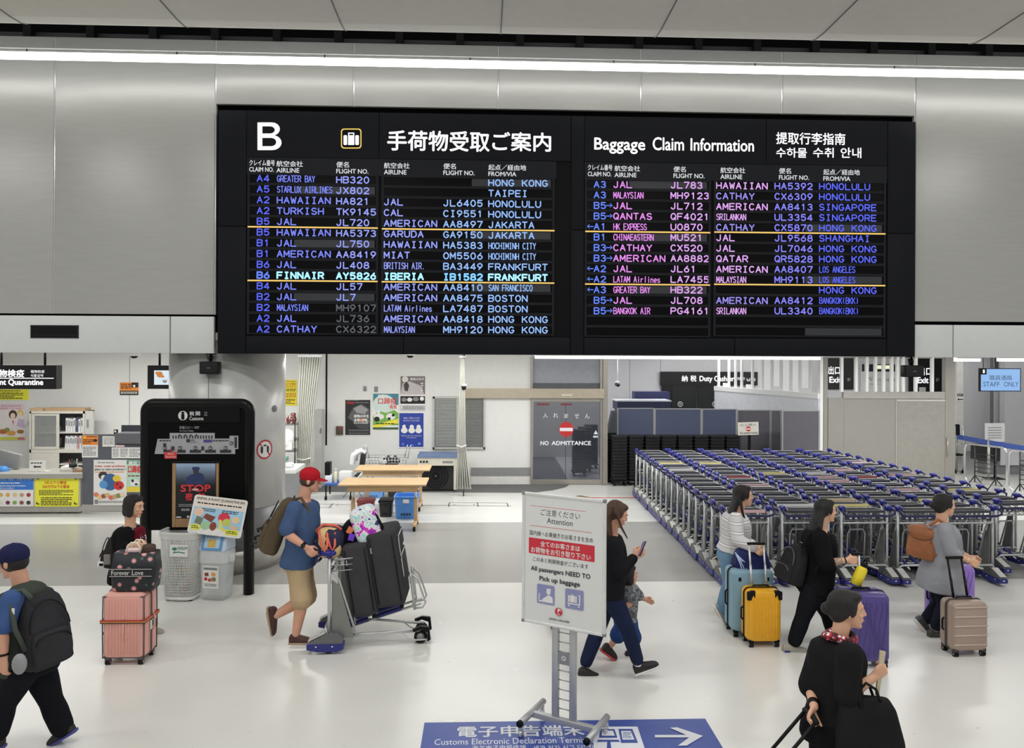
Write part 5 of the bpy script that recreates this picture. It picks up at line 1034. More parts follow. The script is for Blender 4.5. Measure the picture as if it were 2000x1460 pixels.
art(q, its, lambda u, v: V(((u - 500) * kx, -.0322, zt_ - v * kx)), kx, X, Z, .00025)
q.build('notice', st)
# blue floor graphic
a, b, c = fl(829, 1411), fl(1382, 1411), fl(1407, 1462); BLU = mt(52, 72, 142, .4, var=.05); WPR = mt(205, 207, 212, .5, var=.02)
fs = MB(); fs.flat = True; y0 = a.y - .78; fs.box(a.x, y0, 0, b.x, a.y, .0025, BLU)
def ft(s, u0, v0, u1, v1, bold=0):
    p, q_, r = fl(u0, v1), fl(u1, v1), fl(u0, v0); fs.text(s, V((p.x, p.y, .0032)), X, V((0, 1, 0)), q_.x - p.x, r.y - p.y, WPR, bold)
ft('電子申告端末', 893, 1419, 1143, 1440, .02); ft('Customs Electronic Declaration Terminal', 848, 1443.5, 1160, 1455); ft('海关电子申报终端', 922, 1456, 1028, 1467); ft('세관 전자 신고 단말기', 1042, 1456, 1165, 1467)
art(fs, [('p', [(1158, 1419), (1245, 1419), (1264, 1476), (1160, 1476)], WPR), ('p', [(1172, 1424), (1200, 1424), (1206, 1441), (1170, 1441)], BLU), ('p', [(1176, 1427), (1197, 1427), (1201, 1437), (1175, 1437)], WPR), ('p', [(1168, 1445), (1208, 1445), (1211, 1449), (1166, 1449)], BLU), ('p', [(1186, 1449), (1192, 1449), (1196, 1476), (1184, 1476)], BLU),
    ('p', [(1208, 1424), (1235, 1424), (1246, 1451), (1213, 1451)], BLU), ('p', [(1213, 1428), (1232, 1428), (1239, 1445), (1216, 1445)], WPR), ('b', 1217, 1430, 1233, 1443, 5, BLU),
    ('p', [(1279, 1436), (1340, 1436), (1308, 1422), (1322, 1421), (1373, 1438), (1341, 1457), (1324, 1457), (1346, 1441), (1279, 1441)], WPR)], lambda u, v: V((fl(u, v).x, fl(u, v).y, .003)), .001, X, V((0, 1, 0)))
tag(fs.build('floor_sign'), 'blue customs declaration terminal floor graphic with white lettering and arrow', 'floor sign')
# customs information stand
YS = 9.35; o = at(386, 1155, YS); o.z = 0; st = thing('information_stand', 'black customs information stand with a lobby map and a framed poster', 'information stand', o)
BKG = mt(14, 14, 15, .3, var=.02, spec=.2); xl_, xr_ = at(285, 900, YS).x - o.x, at(487, 900, YS).x - o.x; zt2 = at(386, 788, YS).z; rc = .1
q = MB(); path = [(xl_, 0, 0), (xl_, 0, zt2 - rc)] + [(xl_ + rc - rc * math.cos(t), 0, zt2 - rc + rc * math.sin(t)) for t in [math.pi / 2 * i / 6 for i in range(1, 7)]] + [(xr_ - rc + rc * math.sin(t), 0, zt2 - rc + rc * math.cos(t)) for t in [math.pi / 2 * i / 6 for i in range(7)]] + [(xr_, 0, 0)]
q.tube(path, .065, BKG, 14); q.build('frame', st)
q = MB(); q.flat = True; pb(q, o, 290, 792, 482, 1035, YS - .03, .06, mt(7, 7, 8, .4, var=.02, spec=.12)); k = (at(490, 900, YS).x - at(290, 900, YS).x) / 200
PP = lambda u, v: V((at(u, v, YS - .0305).x - o.x, -.0305, at(u, v, YS - .0305).z))
SG = mt(196, 196, 196, .5); MG = mt(150, 151, 155, .5); MD = mt(40, 41, 48, .5)
its = [('e', 358, 811, 9.2, 9.2, SG), ('t', 'i', 355.5, 804, 360.5, 818, BLACK, .08), ('t', '税', 371, 803, 380, 811, SG, .02), ('t', '関', 383, 803, 391.5, 811, SG, .02), ('t', 'Customs', 371, 813, 398, 820, SG, .02), ('t', '세관', 399.5, 803.5, 406, 807, MG), ('t', '海关', 399.5, 808, 406, 811.5, MG),
    ('t', '到着ロビー', 350.5, 831.5, 377, 837.5, MG), ('t', 'Arrival Lobby', 350.5, 839, 378.5, 843.5, MG), ('b', 380, 832, 389, 837, 2, MG),
    ('p', [(308, 856.5), (331.5, 856.5), (331.5, 845), (419.5, 845), (419.5, 856), (448.5, 856), (448.5, 850.5), (465.5, 850.5), (465.5, 876.5), (459.5, 876.5), (459.5, 886), (302, 886)], MG), ('r', 458, 853, 463, 874, MD)]
for i in range(15): its.append(('r', 337 + i * 5.4, 850, 339.6 + i * 5.4, 856, MD))
for i in (2, 4, 6, 8): its.append(('p', [(337 + i * 5.4 + 3.5, 846.5), (337 + i * 5.4 + 1, 851), (337 + i * 5.4 + 6, 851)], MD))
for i, (u0, u1) in enumerate(((319.5, 336), (347, 363), (371, 393), (401, 422), (430, 452))):
    its.append(('r', u0, 878, u1, 883.5, MD)); its.append(('e', (322, 352, 382, 411, 441)[i], 874.5, 4, 4, MD)); its.append(('t', 'B%d' % (i + 1), (322, 352, 382, 411, 441)[i] - 2.6, 872.8, (322, 352, 382, 411, 441)[i] + 2.6, 876.3, SG))
its += [('e', 452.5, 865, 4, 3.5, MD), ('t', 'B6', 450, 863.5, 455, 867, SG), ('r', 319.5, 865, 325, 871, MD), ('b', 312, 858, 334, 862, 1, MD), ('r', 398, 858, 415, 863, mt(60, 66, 120)), ('r', 364.5, 857, 371.5, 863, MD), ('t', '税関', 373, 857.5, 380, 860.5, MD), ('t', 'Customs', 373, 861.3, 385, 863.8, MD), ('b', 417, 858, 448, 862, 1, MD), ('r', 336, 871, 341, 879, MD), ('r', 394, 871, 399, 879, MD),
    ('p', [(333, 882.5), (334, 868), (335.5, 882.5)], RED), ('r', 322, 882, 346, 895, mt(190, 56, 56)), ('t', '現在地', 328, 883.5, 340, 887.5, SG), ('t', 'You are here', 324, 889, 344, 893, SG)]
art(q, its, PP, k, X, Z, .0002); q.build('map_panel', st)
q = MB(); q.flat = True; pb(q, o, 286, 796, 468.5, 824.5, YS - .045, .02, mt(14, 14, 15, .4, spec=.15)); PP2 = lambda u, v: PP(u, v) + V((0, -.0147, 0)); art(q, its[:7], PP2, k, X, Z, .0002); q.build('header_sign', st)
q = MB(); pb(q, o, 296, 791.5, 478, 794.5, YS - .05, .03, mt(150, 150, 152, .2, .6)); q.build('header_rail', st)
q = MB(); fm = mt(150, 118, 82, .5, var=.1)
for u0, v0, u1, v1 in ((336, 904, 343, 1029), (421.5, 904, 427, 1029), (343, 1012, 421.5, 1029)): pb(q, o, u0, v0, u1, v1, YS - .05, .025, fm)
pb(q, o, 333, 899, 431, 904, YS - .055, .03, BLACK); f = q.build('poster_frame', st)
q = MB(); q.flat = True; pb(q, o, 343, 904, 421.5, 1012, YS - .042, .012, mt(20, 20, 24)); PP3 = lambda u, v: PP(u, v) + V((0, -.0118, 0)); its = []
for i in range(14):
    t = i / 13; cc = [int(a_ + (b_ - a_) * t) for a_, b_ in zip((148, 172, 200), (28, 32, 42))]; its.append(('r', 343, 904 + 3.1 * i, 421.5, 907.1 + 3.1 * i, mt(*cc, .5)))
NV = mt(38, 52, 92, .6); RR = mt(205, 52, 60, .5)
its += [('p', [(374, 935), (377, 925), (390, 922), (398, 925), (402, 944), (363, 944), (366, 930)], NV), ('e', 383.5, 920, 5.5, 5, mt(60, 50, 50)), ('p', [(375.5, 914), (378, 911), (389, 911), (391.5, 914), (389, 918), (378, 918)], NV), ('p', [(363, 945), (366, 932), (376, 925), (391, 925), (399, 932), (402, 945)], NV),
    ('t', 'STOP', 354.5, 946, 411.5, 959, RR, .05), ('t', '密', 363.5, 962, 377, 976, RR, .03), ('t', '輸', 388, 962, 402, 976, RR, .03), ('e', 382.5, 955, 7, 2.2, mt(215, 160, 150)), ('b', 350, 983, 400, 989, 2, MG), ('t', '税関', 355, 992, 371, 997, SG), ('r', 345, 1007.5, 355, 1010, SG), ('r', 366, 1006, 371, 1010, SG)]
art(q, its, PP3, k, X, Z, .0002); q.build('poster', f)
# mesh basket bin
def mesh_bin():
    f = fl(347, 1176); o = V((f.x, f.y + .16, 0)); t = thing('waste_bin', 'white wire mesh waste bin with a clear liner and recycling notice', 'bin', o, -.12)
    def rr_(z, n=40, gx=0): s = z / .82; return oval(V((0, 0, z)), X, V((0, 1, 0)), .185 + .055 * s + gx, .145 + .045 * s + gx, n, .55)
    WM = mt(205, 206, 204, .4, .1); q = MB()
    for i in range(24): q.tube(rr_(.06 + i * .033), .0028, WM, 4, True)
    lo, hi = rr_(.05, 76), rr_(.83, 76)
    for i in range(0, 76, 1): q.tube([lo[i], hi[(i + 3) % 76]], .0022, WM, 4); q.tube([lo[i], hi[i - 3]], .0022, WM, 4) if i % 2 == 0 else None
    q.build('mesh_body', t)
    q = MB(); q.tube(rr_(.83), .012, WM, 8, True); q.build('rim', t); q = MB(); q.rings([rr_(.02), rr_(.055)], WM); q.build('base', t); q = MB()
    for x in (-.14, .14):
        for y in (-.08, .08): q = MB(); q.cyl((x, y, .0), (x, y, .02), .02, BLACK); q.build('foot', t)
    q = MB(); q.rings([rr_(.07, 40, -.012), rr_(.5, 40, -.012), rr_(.8, 40, -.01), rr_(.845, 40, .008), rr_(.8, 40, .012), rr_(.76, 40, .013)], mt(215, 216, 214, .3, alpha=.4, var=.02), cap=False); q.build('liner', t)
    q = MB(); rd = random.Random(5)
    for i in range(16): q.sph((rd.uniform(-.1, .1), rd.uniform(-.07, .07), .12 + rd.random() * .3), rd.uniform(.03, .06), [PAPER, mt(190, 170, 120), mt(170, 120, 110), mt(120, 150, 130)][i % 4], 8)
    q.build('rubbish', t)
    q = MB(); q.flat = True; q.box(-.06, -.2, .56, .16, -.188, .7, PAPER); GR = mt(44, 120, 84)
    art(q, [('e', -3, -2.2, 3.2, 1.8, GR), ('r', -3.5, -1, -2.6, 2.5, GR), ('p', [(-5, 2), (2, .8), (10, 2), (10, 3.2), (2, 2), (-5, 3.2)], GR), ('b', 1, -5, 13, -1, 3, GR)], lambda u, v: V((u * .01 + .03, -.2003, .63 - v * .01)), .01, X, Z); q.build('notice', t)
mesh_bin()
# quarantine bin and the picture board leaning on it
f = fl(416, 1174); o = V((f.x, f.y + .14, 0)); t = thing('quarantine_bin', 'clear plastic quarantine bin with a pale blue sloping lid', 'bin', o, -.2)
CLP = mt(205, 210, 212, .2, alpha=.5, var=.02); q = MB(); q.rings([oval(V((0, 0, z)), X, V((0, 1, 0)), a_, b_, 28, .35) for z, a_, b_ in ((.02, .15, .12), (.3, .165, .13), (.58, .175, .14))], CLP); q.build('body', t)
q = MB(); q.rings([oval(V((0, 0, z)), X, V((0, 1, 0)), a_, b_, 28, .4) for z, a_, b_ in ((.46, .183, .15), (.57, .185, .15), (.6, .175, .14))], mt(212, 214, 214, .35, alpha=.55), cap=False); q.sph((.19, 0, .5), (.04, .05, .07), mt(212, 214, 214, .35, alpha=.55), 10); q.build('liner', t)
q = MB(); q.prism([(-.14, .59), (.14, .59), (.12, .84), (.06, .86), (-.06, .82)], 'x', -.17, .17, mt(178, 190, 204, .4)); l_ = q.build('lid', t, bevel=.02)
q = MB(); q.flat = True; mxl = M.Translation((0, -.142, .6)) @ M.Rotation(-.33, 4, 'X')
LB_ = mt(86, 140, 190, .4); q.box(-.13, -.006, .015, .13, .0, .215, LB_, mx=mxl); q.box(-.1, -.008, .04, .1, -.005, .195, mt(165, 190, 210), mx=mxl); q.box(-.05, -.01, .05, .05, -.007, .14, mt(190, 160, 80), mx=mxl)
q.text('POST', mxl @ V((-.075, -.0095, .15)), X, (mxl.to_3x3() @ Z), .15, .035, mt(60, 80, 130)); q.build('push_flap', l_)
q = MB(); q.flat = True; q.box(-.1, -.15, .16, .1, -.135, .42, PAPER); BR_ = mt(120, 62, 50)
art(q, [('r', -9, -12, 9, -9, GREY), ('p', [(-8, -5), (-3, -6), (-2, -2), (-7, -1)], BR_), ('e', 4, -4, 3, 2.6, mt(205, 150, 90)), ('e', -6, 2, 2.2, 2, RED), ('e', -1, 3, 2.2, 2, mt(160, 60, 60)), ('p', [(1, 0), (7, -.5), (7, 4), (2, 4.5)], mt(130, 110, 70)), ('b', -8, 7, 8, 11, 2, GREY)], lambda u, v: V((u * .01, -.1503, .29 - v * .01)), .01, X, Z); q.build('notice', t)
c = at(425, 1008, o.y - .1); q = MB(); q.flat = True; wq, hq = .64, .455; n = 0; rrp = [((p[0]) / 100, (p[1]) / 100) for p in rrect(-32, -22.7, 32, 22.7, 3)]
q.prism(rrp, 'y', 0, .012, mt(212, 212, 208, .5)); SK = mt(150, 190, 222, .6); mxs = None
its = [('p', [(-30, -21), (30, -21), (30, 14), (-30, 14)], SK), ('p', [(-30, -21), (30, -21), (30, -9), (-30, -9)], mt(215, 205, 195, .6)), ('t', 'ANIMAL & PLANT QUARANTINE BIN', -29, -20.5, 29, -17, INK, .02), ('b', -27, -15, 26, -12, 1, INK), ('b', -22, -8, -4, -4, 2, INK), ('b', 4, -8, 24, -4, 2, INK),
    ('e', -23, -3, 6, 5, mt(225, 185, 165)), ('p', [(-14, -2), (-2, 1), (-6, 8), (-17, 3)], mt(120, 62, 50)), ('e', 8, 1, 7, 6, mt(200, 50, 70)), ('e', 12, 6, 5, 4.5, mt(180, 190, 90)), ('p', [(3, 3), (6, 4), (8, 12), (14, 15), (12, 17), (4, 14)], mt(225, 205, 90)), ('e', -12, 12, 6, 5, mt(150, 190, 150)), ('p', [(-24, 2), (-16, 4), (-18, 12), (-26, 10)], mt(110, 115, 95)), ('e', 22, 2, 5, 4, mt(220, 190, 150)), ('p', [(16, 8), (27, 10), (26, 15), (18, 13)], mt(205, 175, 140)), ('e', -3, 12, 4, 5, mt(130, 60, 44)),
    ('r', -29, 12, -18, 18, mt(230, 215, 70)), ('r', 13, 14, 28, 20, mt(230, 215, 70)), ('b', -28, 13, -19, 17, 2, INK), ('b', 14, 15, 27, 19, 2, INK)]
art(q, its, lambda u, v: V((u / 100, -.0003, -v / 100)), .01, X, Z, .0002); o_ = tag(q.build('picture_board'), 'tilted white board picturing fruit and meats on top of the quarantine bin', 'sign', None); o_.location = c; o_.rotation_euler = (-.25, .125, 0)
# hanging quarantine signs
YH = 12.0; SB = mt(22, 22, 24, .35)
o = at(110, 690, YH); t = thing('hanging_sign', 'lit black plant quarantine sign hanging over the counter', 'sign', V((o.x, YH, 3.0))); o = V((o.x, YH, 3.0)); q = MB(); q.flat = True; pb(q, o, -150, 713, 110, 759, YH, .16, SB); k = (at(110, 740, YH).x - at(0, 740, YH).x) / 110; PQ = lambda u, v: at(u, v, YH - .001) - o
art(q, [('t', '植物検疫', -19, 721, 47, 736, WL, .03), ('t', '植物检疫', 60, 722, 87, 728, WL), ('t', '식물검역', 60, 730, 84, 736, WL), ('r', -140, 737.5, 105, 739, WL), ('t', 'Plant Quarantine', -17, 740, 84, 753, WL, .04)], PQ, k, X, Z, .0003); q.build('sign_box', t)
q = MB()
for u in (3, 88): a = at(u, 700, YH + .08) - o; q.cyl((a.x, .08, at(u, 713, YH).z - 3.0), (a.x, .08, .16), .018, BLACK)
q.build('hanger', t)
o = V((at(288, 700, YH).x, YH, 3.0)); t = thing('hanging_sign', 'lit black sign with animal pictures hanging partly behind the column', 'sign', o); q = MB(); q.flat = True; pb(q, o, 288, 714, 480, 759, YH, .16, SB); LB2 = mt(222, 236, 244, emit=.95); PQ = lambda u, v: at(u, v, YH - .001) - o
art(q, [('r', 301, 723, 331, 751, LB2), ('r', 337, 723, 367, 751, LB2), ('e', 312, 731, 6, 6, mt(222, 140, 70, emit=.8)), ('e', 306, 728, 2.5, 3, mt(222, 140, 70, emit=.8)), ('e', 318, 735, 3, 2.5, mt(222, 140, 70, emit=.8)), ('p', [(316, 738), (318, 743), (322, 741), (325, 743), (327, 738), (326, 746), (322, 748), (318, 746)], mt(150, 152, 156, emit=.8))], PQ, k, X, Z, .0003); q.build('sign_box', t)
q = MB(); a = at(312, 700, YH + .08) - o; q.cyl((a.x, .08, at(312, 714, YH).z - 3.0), (a.x, .08, .16), .018, BLACK); q.build('hanger', t)
# loudspeakers under the beam, dome cameras
def speaker(u0, v0, u1, v1, lab):
    Y = 9.93; o = at((u0 + u1) / 2, v0 - 10, Y); t = thing('loudspeaker', lab, 'loudspeaker', o); q = MB(); a, b = at(u0, v1, Y) - o, at(u1, v0, Y) - o
    q.box(a.x, -.02, a.z, b.x, .1, b.z, BLACK, .012); q.build('cabinet', t); q = MB(); q.box(a.x + .012, -.024, a.z + .012, b.x - .012, -.018, b.z - .012, mt(26, 26, 28, .8, bump=.4, bs=300), .003); q.box(-.02, -.026, (a.z + b.z) / 2 - .006, .02, -.023, (a.z + b.z) / 2 + .003, GREY); q.build('grille', t)
    q = MB(); q.sph((0, .06, b.z + .05), .032, BLACK, 10); q.box(-.06, .03, zb - .012 - o.z, .06, .1, zb - o.z, BLACK); q.cyl((0, .06, b.z), (0, .06, zb - .005 - o.z), .014, BLACK); q.tube([(-.05, .06, b.z + .09), (-.04, .05, b.z + .03), (.01, .05, b.z + .005)], .005, BLACK); q.build('bracket', t)
speaker(390, 706, 427.5, 730, 'black loudspeaker hung beneath the beam in front of the column'); speaker(1766, 713, 1804, 736, 'black loudspeaker hung beneath the beam near the staff only screen')
def dome(u, v, Y, lab):
    o = at(u, v, Y); t = thing('dome_camera', lab, 'security camera', V((o.x, Y, 3.16))); z = o.z - 3.16; q = MB(); q.lathe([(.02, 0), (.1, 0), (.1, z + .02), (.085, z)], (0, 0, 0), WHITE); q.build('housing', t); q = MB(); q.sph((0, 0, z), (.06, .06, .045), BLACK, 14); q.build('lens_dome', t)
dome(262, 695, 13.5, 'small dome camera under the soffit above the orange notice'); dome(801, 694, 13, 'small dark dome camera under the soffit above the grey poster')
# ================================================================ back rooms
def shape(name, parent, o, boxes, bev=0):
    q = MB()
    for u0, v0, u1, v1, Y, d, m in boxes: pb(q, o, u0, v0, u1, v1, Y, d, m, bev)
    return q.build(name, parent)
def grounded(u, Y): p = at(u, 900, Y); return V((p.x, Y, 0))
def zf(Y): return 690 + 3 / Y * FPX          # pixel row of the floor at depth Y
CABM = mt(192, 188, 178, .45); DKG = mt(84, 86, 92, .6); YLP = mt(226, 212, 60, .6, var=.02)
# quarantine counter
YK = 14.0; o = grounded(157, YK); t = thing('quarantine_counter', 'long low quarantine counter with blue and yellow notices on its front', 'counter', o)
q = MB(); pb(q, o, -320, 935, 157, 990, YK, .6, mt(176, 174, 168, .5)); pb(q, o, -320, 989, 156, 1001, YK + .03, .5, STEEL); q.build('body', t)
q = MB(); pb(q, o, -320, 925, 160, 935, YK - .05, .7, mt(150, 148, 142, .4)); q.build('worktop', t)
k14 = (at(157, 950, YK).x - at(57, 950, YK).x) / 100
q = MB(); q.flat = True; pb(q, o, -60, 930, 65, 989, YK - .012, .01, PAPER); B2 = mt(52, 110, 190, .6); PQ = lambda u, v: at(u, v, YK - .0125) - o
its = [('r', -60, 930, 65, 956, B2), ('t', 'くだもの、やさい、まめ、こめ、らっかせい、ナッツ、はな、たね などの', -160, 933, 61, 938, PAPER), ('b', -50, 941, 40, 945, 1, PAPER), ('b', -40, 947, 50, 950, 1, PAPER), ('t', '持ち込み禁止！', 0, 951, 28, 955, PAPER)]
its[1] = ('t', 'っつ、はな、たね などの', 0, 933, 61, 938, PAPER)
for i, cc in enumerate(((190, 160, 90), (205, 150, 80), (200, 180, 140), (190, 140, 110), (150, 50, 60), (205, 200, 190), (110, 40, 70), (120, 150, 80), (130, 80, 60), (60, 56, 52))): its.append(('e', 2 + (i % 5) * 13.5, 966 + (i // 5) * 15, 4.2, 3.8, mt(*cc)))
art(q, its, PQ, k14, X, Z); q.build('blue_notice', t)
q = MB(); q.flat = True; pb(q, o, 68, 930, 153.5, 989, YK - .012, .01, YLP); its = [('b', 95, 931, 125, 934, 1, INK), ('t', '3年以下の懲役', 87, 939, 130, 945, mt(190, 60, 30), .02), ('t', '300万円以下の罰金', 83, 946.5, 136, 953, mt(190, 60, 30), .02), ('b', 76, 956, 144, 967, 4, INK), ('b', 80, 970, 140, 987, 5, INK)]
for u in (70, 144):
    for v in (931, 980): its.append(('p', [(u, v), (u + 2, v), (u + 4, v + 3), (u + 6, v + 2), (u + 7, v + 6), (u + 5, v + 4), (u + 2, v + 5)], INK))
art(q, its, PQ, k14, X, Z); q.build('yellow_notice', t)
# things on the counter
oc = at(115, 928, YK + .2); t = thing('desk_notice', 'small white notice card with an arrow standing on the quarantine counter', 'notice', oc); q = MB(); q.flat = True; pb(q, oc, 57, 899, 88, 922, YK + .2, .01, PAPER); art(q, [('b', 60, 902, 84, 906, 1, INK), ('p', [(65, 911), (69, 908), (69, 910), (80, 910), (80, 912.5), (69, 912.5), (69, 914)], INK)], lambda u, v: at(u, v, YK + .199) - oc, k14, X, Z); q.build('card', t)
q = MB(); pb(q, oc, 54, 920, 92, 926, YK + .18, .15, CABM); q.build('base', t)
oc = at(140, 926, YK + .15); t = thing('letter_tray', 'paper tray with stationery on the quarantine counter end', 'tray', oc); q = MB(); pb(q, oc, 117, 916, 142, 925.5, YK + .15, .3, mt(180, 176, 166)); q.build('tray', t); q = MB(); pb(q, oc, 118, 911, 140, 916, YK + .2, .22, PAPER); q.build('paper', t); q = MB(); pb(q, oc, 143, 917, 158, 925.5, YK + .15, .25, mt(150, 120, 90)); q.build('box', t)
q = MB(); oc = at(140, 912, YK + .2)
for i, (du, cc) in enumerate(((-6, (150, 40, 40)), (-2, (40, 44, 60)), (2, (60, 62, 66)), (6, (190, 188, 180)))): q.cyl((du * .01, .05, 0), (du * .012, .05, .13 + .02 * (i % 2)), .008, mt(*cc))
q.lathe([(.07, -.002), (.07, .06)], (0, .05, 0), DARK); tag(q.build('pen_holder', None, oc), 'dark pen holder with pens on the paper tray', 'pen holder')
oc = at(40, 926, YK + .25); q = MB(); q.sph(at(5, 918, YK + .3) - oc, (.12, .1, .09), mt(60, 120, 180), 12); tag(q.build('blue_bag', None, oc), 'small blue bag lying on the quarantine counter beside the wall poster', 'bag')
t = thing('computer_monitor', 'grey monitor seen from behind on the quarantine counter', 'monitor', at(12, 925, YK + .45)); oc = at(12, 925, YK + .45); q = MB(); q.box(-.25, 0, .12, .18, .07, .42, mt(130, 130, 128, .5), .02, mx=M.Rotation(.25, 4, 'Y')); q.build('screen', t); q = MB(); q.cyl((0, .04, .0), (0, .04, .2), .03, GREY); q.box(-.12, -.06, 0, .12, .12, .015, GREY); q.build('stand', t)
# bookcase
YB2 = 16.2; o = grounded(120, YB2); t = thing('bookcase', 'beige office cabinet with one glazed sliding door and white binders on its shelves', 'cabinet', o); v0, v1 = 803, zf(YB2)
q = MB(); pb(q, o, 57, 803, 61, v1, YB2, .4, CABM); pb(q, o, 161, 803, 165, v1, YB2, .4, CABM); pb(q, o, 57, 803, 165, 807, YB2, .4, CABM); pb(q, o, 57, 803, 165, v1, YB2 + .38, .02, DKG); pb(q, o, 57, 877, 165, 884, YB2, .38, CABM); pb(q, o, 61, 884, 115, v1, YB2 + .005, .02, CABM); pb(q, o, 61, v1 - 6, 165, v1, YB2 + .02, .36, CABM); q.build('carcass', t)
q = MB()
for v in (843.5,): pb(q, o, 61, v, 161, v + 2.5, YB2 + .05, .33, CABM)
pb(q, o, 115, 905, 161, 908, YB2 + .05, .33, CABM); q.build('shelf', t)
q = MB()
for u0, v0_, u1, v1_ in ((62, 808, 67, 877), (109.5, 808, 115, 877), (67, 808, 109.5, 811.5), (67, 872, 109.5, 877)): pb(q, o, u0, v0_, u1, v1_, YB2 - .01, .025, CABM)
d_ = q.build('door', t); q = MB(); pb(q, o, 67, 811.5, 109.5, 872, YB2, .006, mt(150, 152, 150, .15, alpha=.45)); q.build('glass', d_)
q = MB(); pb(q, o, 166, 802, 182, 852, YB2 - .02, .02, mt(176, 174, 168)); d_ = q.build('door', t); q = MB(); pb(q, o, 169, 819, 173, 835, YB2 - .026, .008, GREY); q.build('handle', d_)
BIN = mt(205, 206, 206, .6)
def book(u0, v0, u1, v1, m, lab, cat='binder', nm='binder', g='binders in the beige cabinet', tilt=0):
    oo = at((u0 + u1) / 2, v1, YB2 + .08); q = MB(); a = at(u0, v1, YB2 + .08) - oo; b = at(u1, v0, YB2 + .08) - oo; q.box(a.x + .003, 0, 0, b.x - .003, .24, b.z, m); q.box((a.x + b.x) / 2 - .012, -.0015, b.z * .45, (a.x + b.x) / 2 + .012, 0, b.z * .85, mt(120, 122, 126)); ob = q.build(nm, None, oo); ob.rotation_euler = (0, tilt, 0); tag(ob, lab, cat, g)
for i in range(7): book(128 + i * 4.9, 816 + (i % 3), 132.6 + i * 4.9, 843.5, BIN if i != 4 else mt(70, 74, 110), 'white binder on the upper shelf of the beige cabinet' if i != 4 else 'dark blue labelled binder among white ones on the upper cabinet shelf', g='binders on the upper cabinet shelf')
for i in range(7): book(126 + i * 4.8, 851 + (i % 2) * 2, 130.5 + i * 4.8, 877, BIN if i != 5 else mt(190, 140, 140), 'white binder on the lower shelf of the beige cabinet' if i != 5 else 'pinkish binder among white ones on the lower cabinet shelf', g='binders on the lower cabinet shelf', tilt=.06 if i < 3 else 0)
for i in range(8): book(69 + i * 4.9, 832 + (i % 3) * 2, 73 + i * 4.9, 843.5, mt(140, 140, 136), 'grey booklet behind the glazed door on the upper shelf', 'booklet', 'booklet', 'booklets behind the cabinet glass, upper shelf')
for i in range(8): book(69 + i * 4.9, 853 + (i % 4), 73 + i * 4.9, 872, mt(150, 150, 148), 'grey booklet behind the glazed door on the lower shelf', 'booklet', 'booklet', 'booklets behind the cabinet glass, lower shelf', .15)
oo = at(115, 803, YB2 + .05); q = MB(); pb(q, oo, 58, 797, 84, 803, YB2 + .06, .25, mt(176, 150, 120)); tag(q.build('cardboard_box', None, oo), 'flat cardboard box on the cabinet top near the wall poster', 'box'); q = MB(); pb(q, oo, 87, 796.5, 166, 803, YB2 + .08, .25, mt(165, 138, 108)); tag(q.build('cardboard_box', None, oo), 'long cardboard box lying on top of the beige cabinet', 'box')
# grey partition with papers
YP = 14.0; o = grounded(220, YP); t = thing('partition_counter', 'dark grey counter front covered with pinned papers and posters', 'counter', o)
q = MB(); pb(q, o, 160.5, 848, 291, 984, YP, .08, DKG); pb(q, o, 160.5, 984, 300, zf(YP), YP + .01, .07, STEEL); q.build('front_panel', t)
q = MB(); pb(q, o, 225, 846, 292, 866, YP - .05, .5, mt(92, 93, 98)); pb(q, o, 237, 830, 292, 850, YP + .3, .05, mt(60, 62, 68)); q.build('desk_screen', t)
k14 = (at(200, 900, YP).x - at(100, 900, YP).x) / 100
def pinned(nm, lab, u0, v0, u1, v1, its, base=PAPER, Y=YP - .014, cat='notice'): return panel_art(nm, lab, cat, u0, v0, u1, v1, Y, its, base, .01)
ORN = mt(216, 128, 50, .6)
pinned('notice_sheet', 'white sheet with an orange camera warning pinned at the top of the grey counter', 160, 849, 191, 893, [('r', 160, 849, 191, 868, ORN), ('p', [(163, 854), (165, 850), (167.5, 854)], YLP), ('b', 170, 850, 189, 853, 1, INK), ('b', 162, 856, 182, 866, 3, INK), ('e', 186, 859, 4, 3, INK), ('b', 162, 871, 189, 890, 6, GREY)])
pinned('notice_sheet', 'folded white leaflet pinned at the top edge of the grey counter', 200, 851, 224, 872, [('b', 202, 853, 211, 868, 5, GREY), ('b', 214, 853, 222, 868, 5, GREY), ('r', 212, 851, 212.6, 872, GREY)])
pinned('notice_sheet', 'wide row of white printed sheets pinned on the grey counter', 218, 873, 276, 894.5, [('b', 220, 875, 232, 892, 6, GREY), ('b', 235, 875, 250, 892, 6, GREY), ('b', 253, 875, 274, 892, 6, GREY), ('r', 225, 868, 243, 872, mt(225, 190, 190))])
its = [('t', 'Do you have any', 191, 899.5, 223, 903.5, INK, .03), ('t', 'meat, meat products,', 185, 906, 245, 911.5, mt(190, 40, 40), .03), ('t', 'plant or plant products ?', 185, 912.5, 245, 918, mt(40, 70, 50), .03), ('r', 185, 919.5, 242, 921, ORN), ('e', 201, 927, 9, 8, mt(60, 52, 50)), ('e', 202, 931, 5, 5, PAPER), ('e', 215, 940, 15, 17, mt(56, 92, 140)), ('e', 202, 945, 8, 8, mt(80, 140, 190)), ('e', 228, 933, 8, 6.5, mt(215, 185, 60)), ('e', 232, 947, 10, 9, mt(190, 50, 46)), ('e', 229, 944, 2, 2, INK), ('e', 235, 950, 2, 2, INK)]
for i, cc in enumerate(((200, 120, 90), (215, 180, 120), (150, 80, 60), (190, 170, 120), (205, 100, 90), (180, 150, 110), (120, 130, 70), (215, 190, 160))): its.append(('e', 188 + i * 7.3, 965 + (i * 5 % 7), 5, 4.5, mt(*cc)))
its += [('r', 185, 975, 192, 983, GREY), ('b', 194, 977, 240, 982, 2, GREY)]
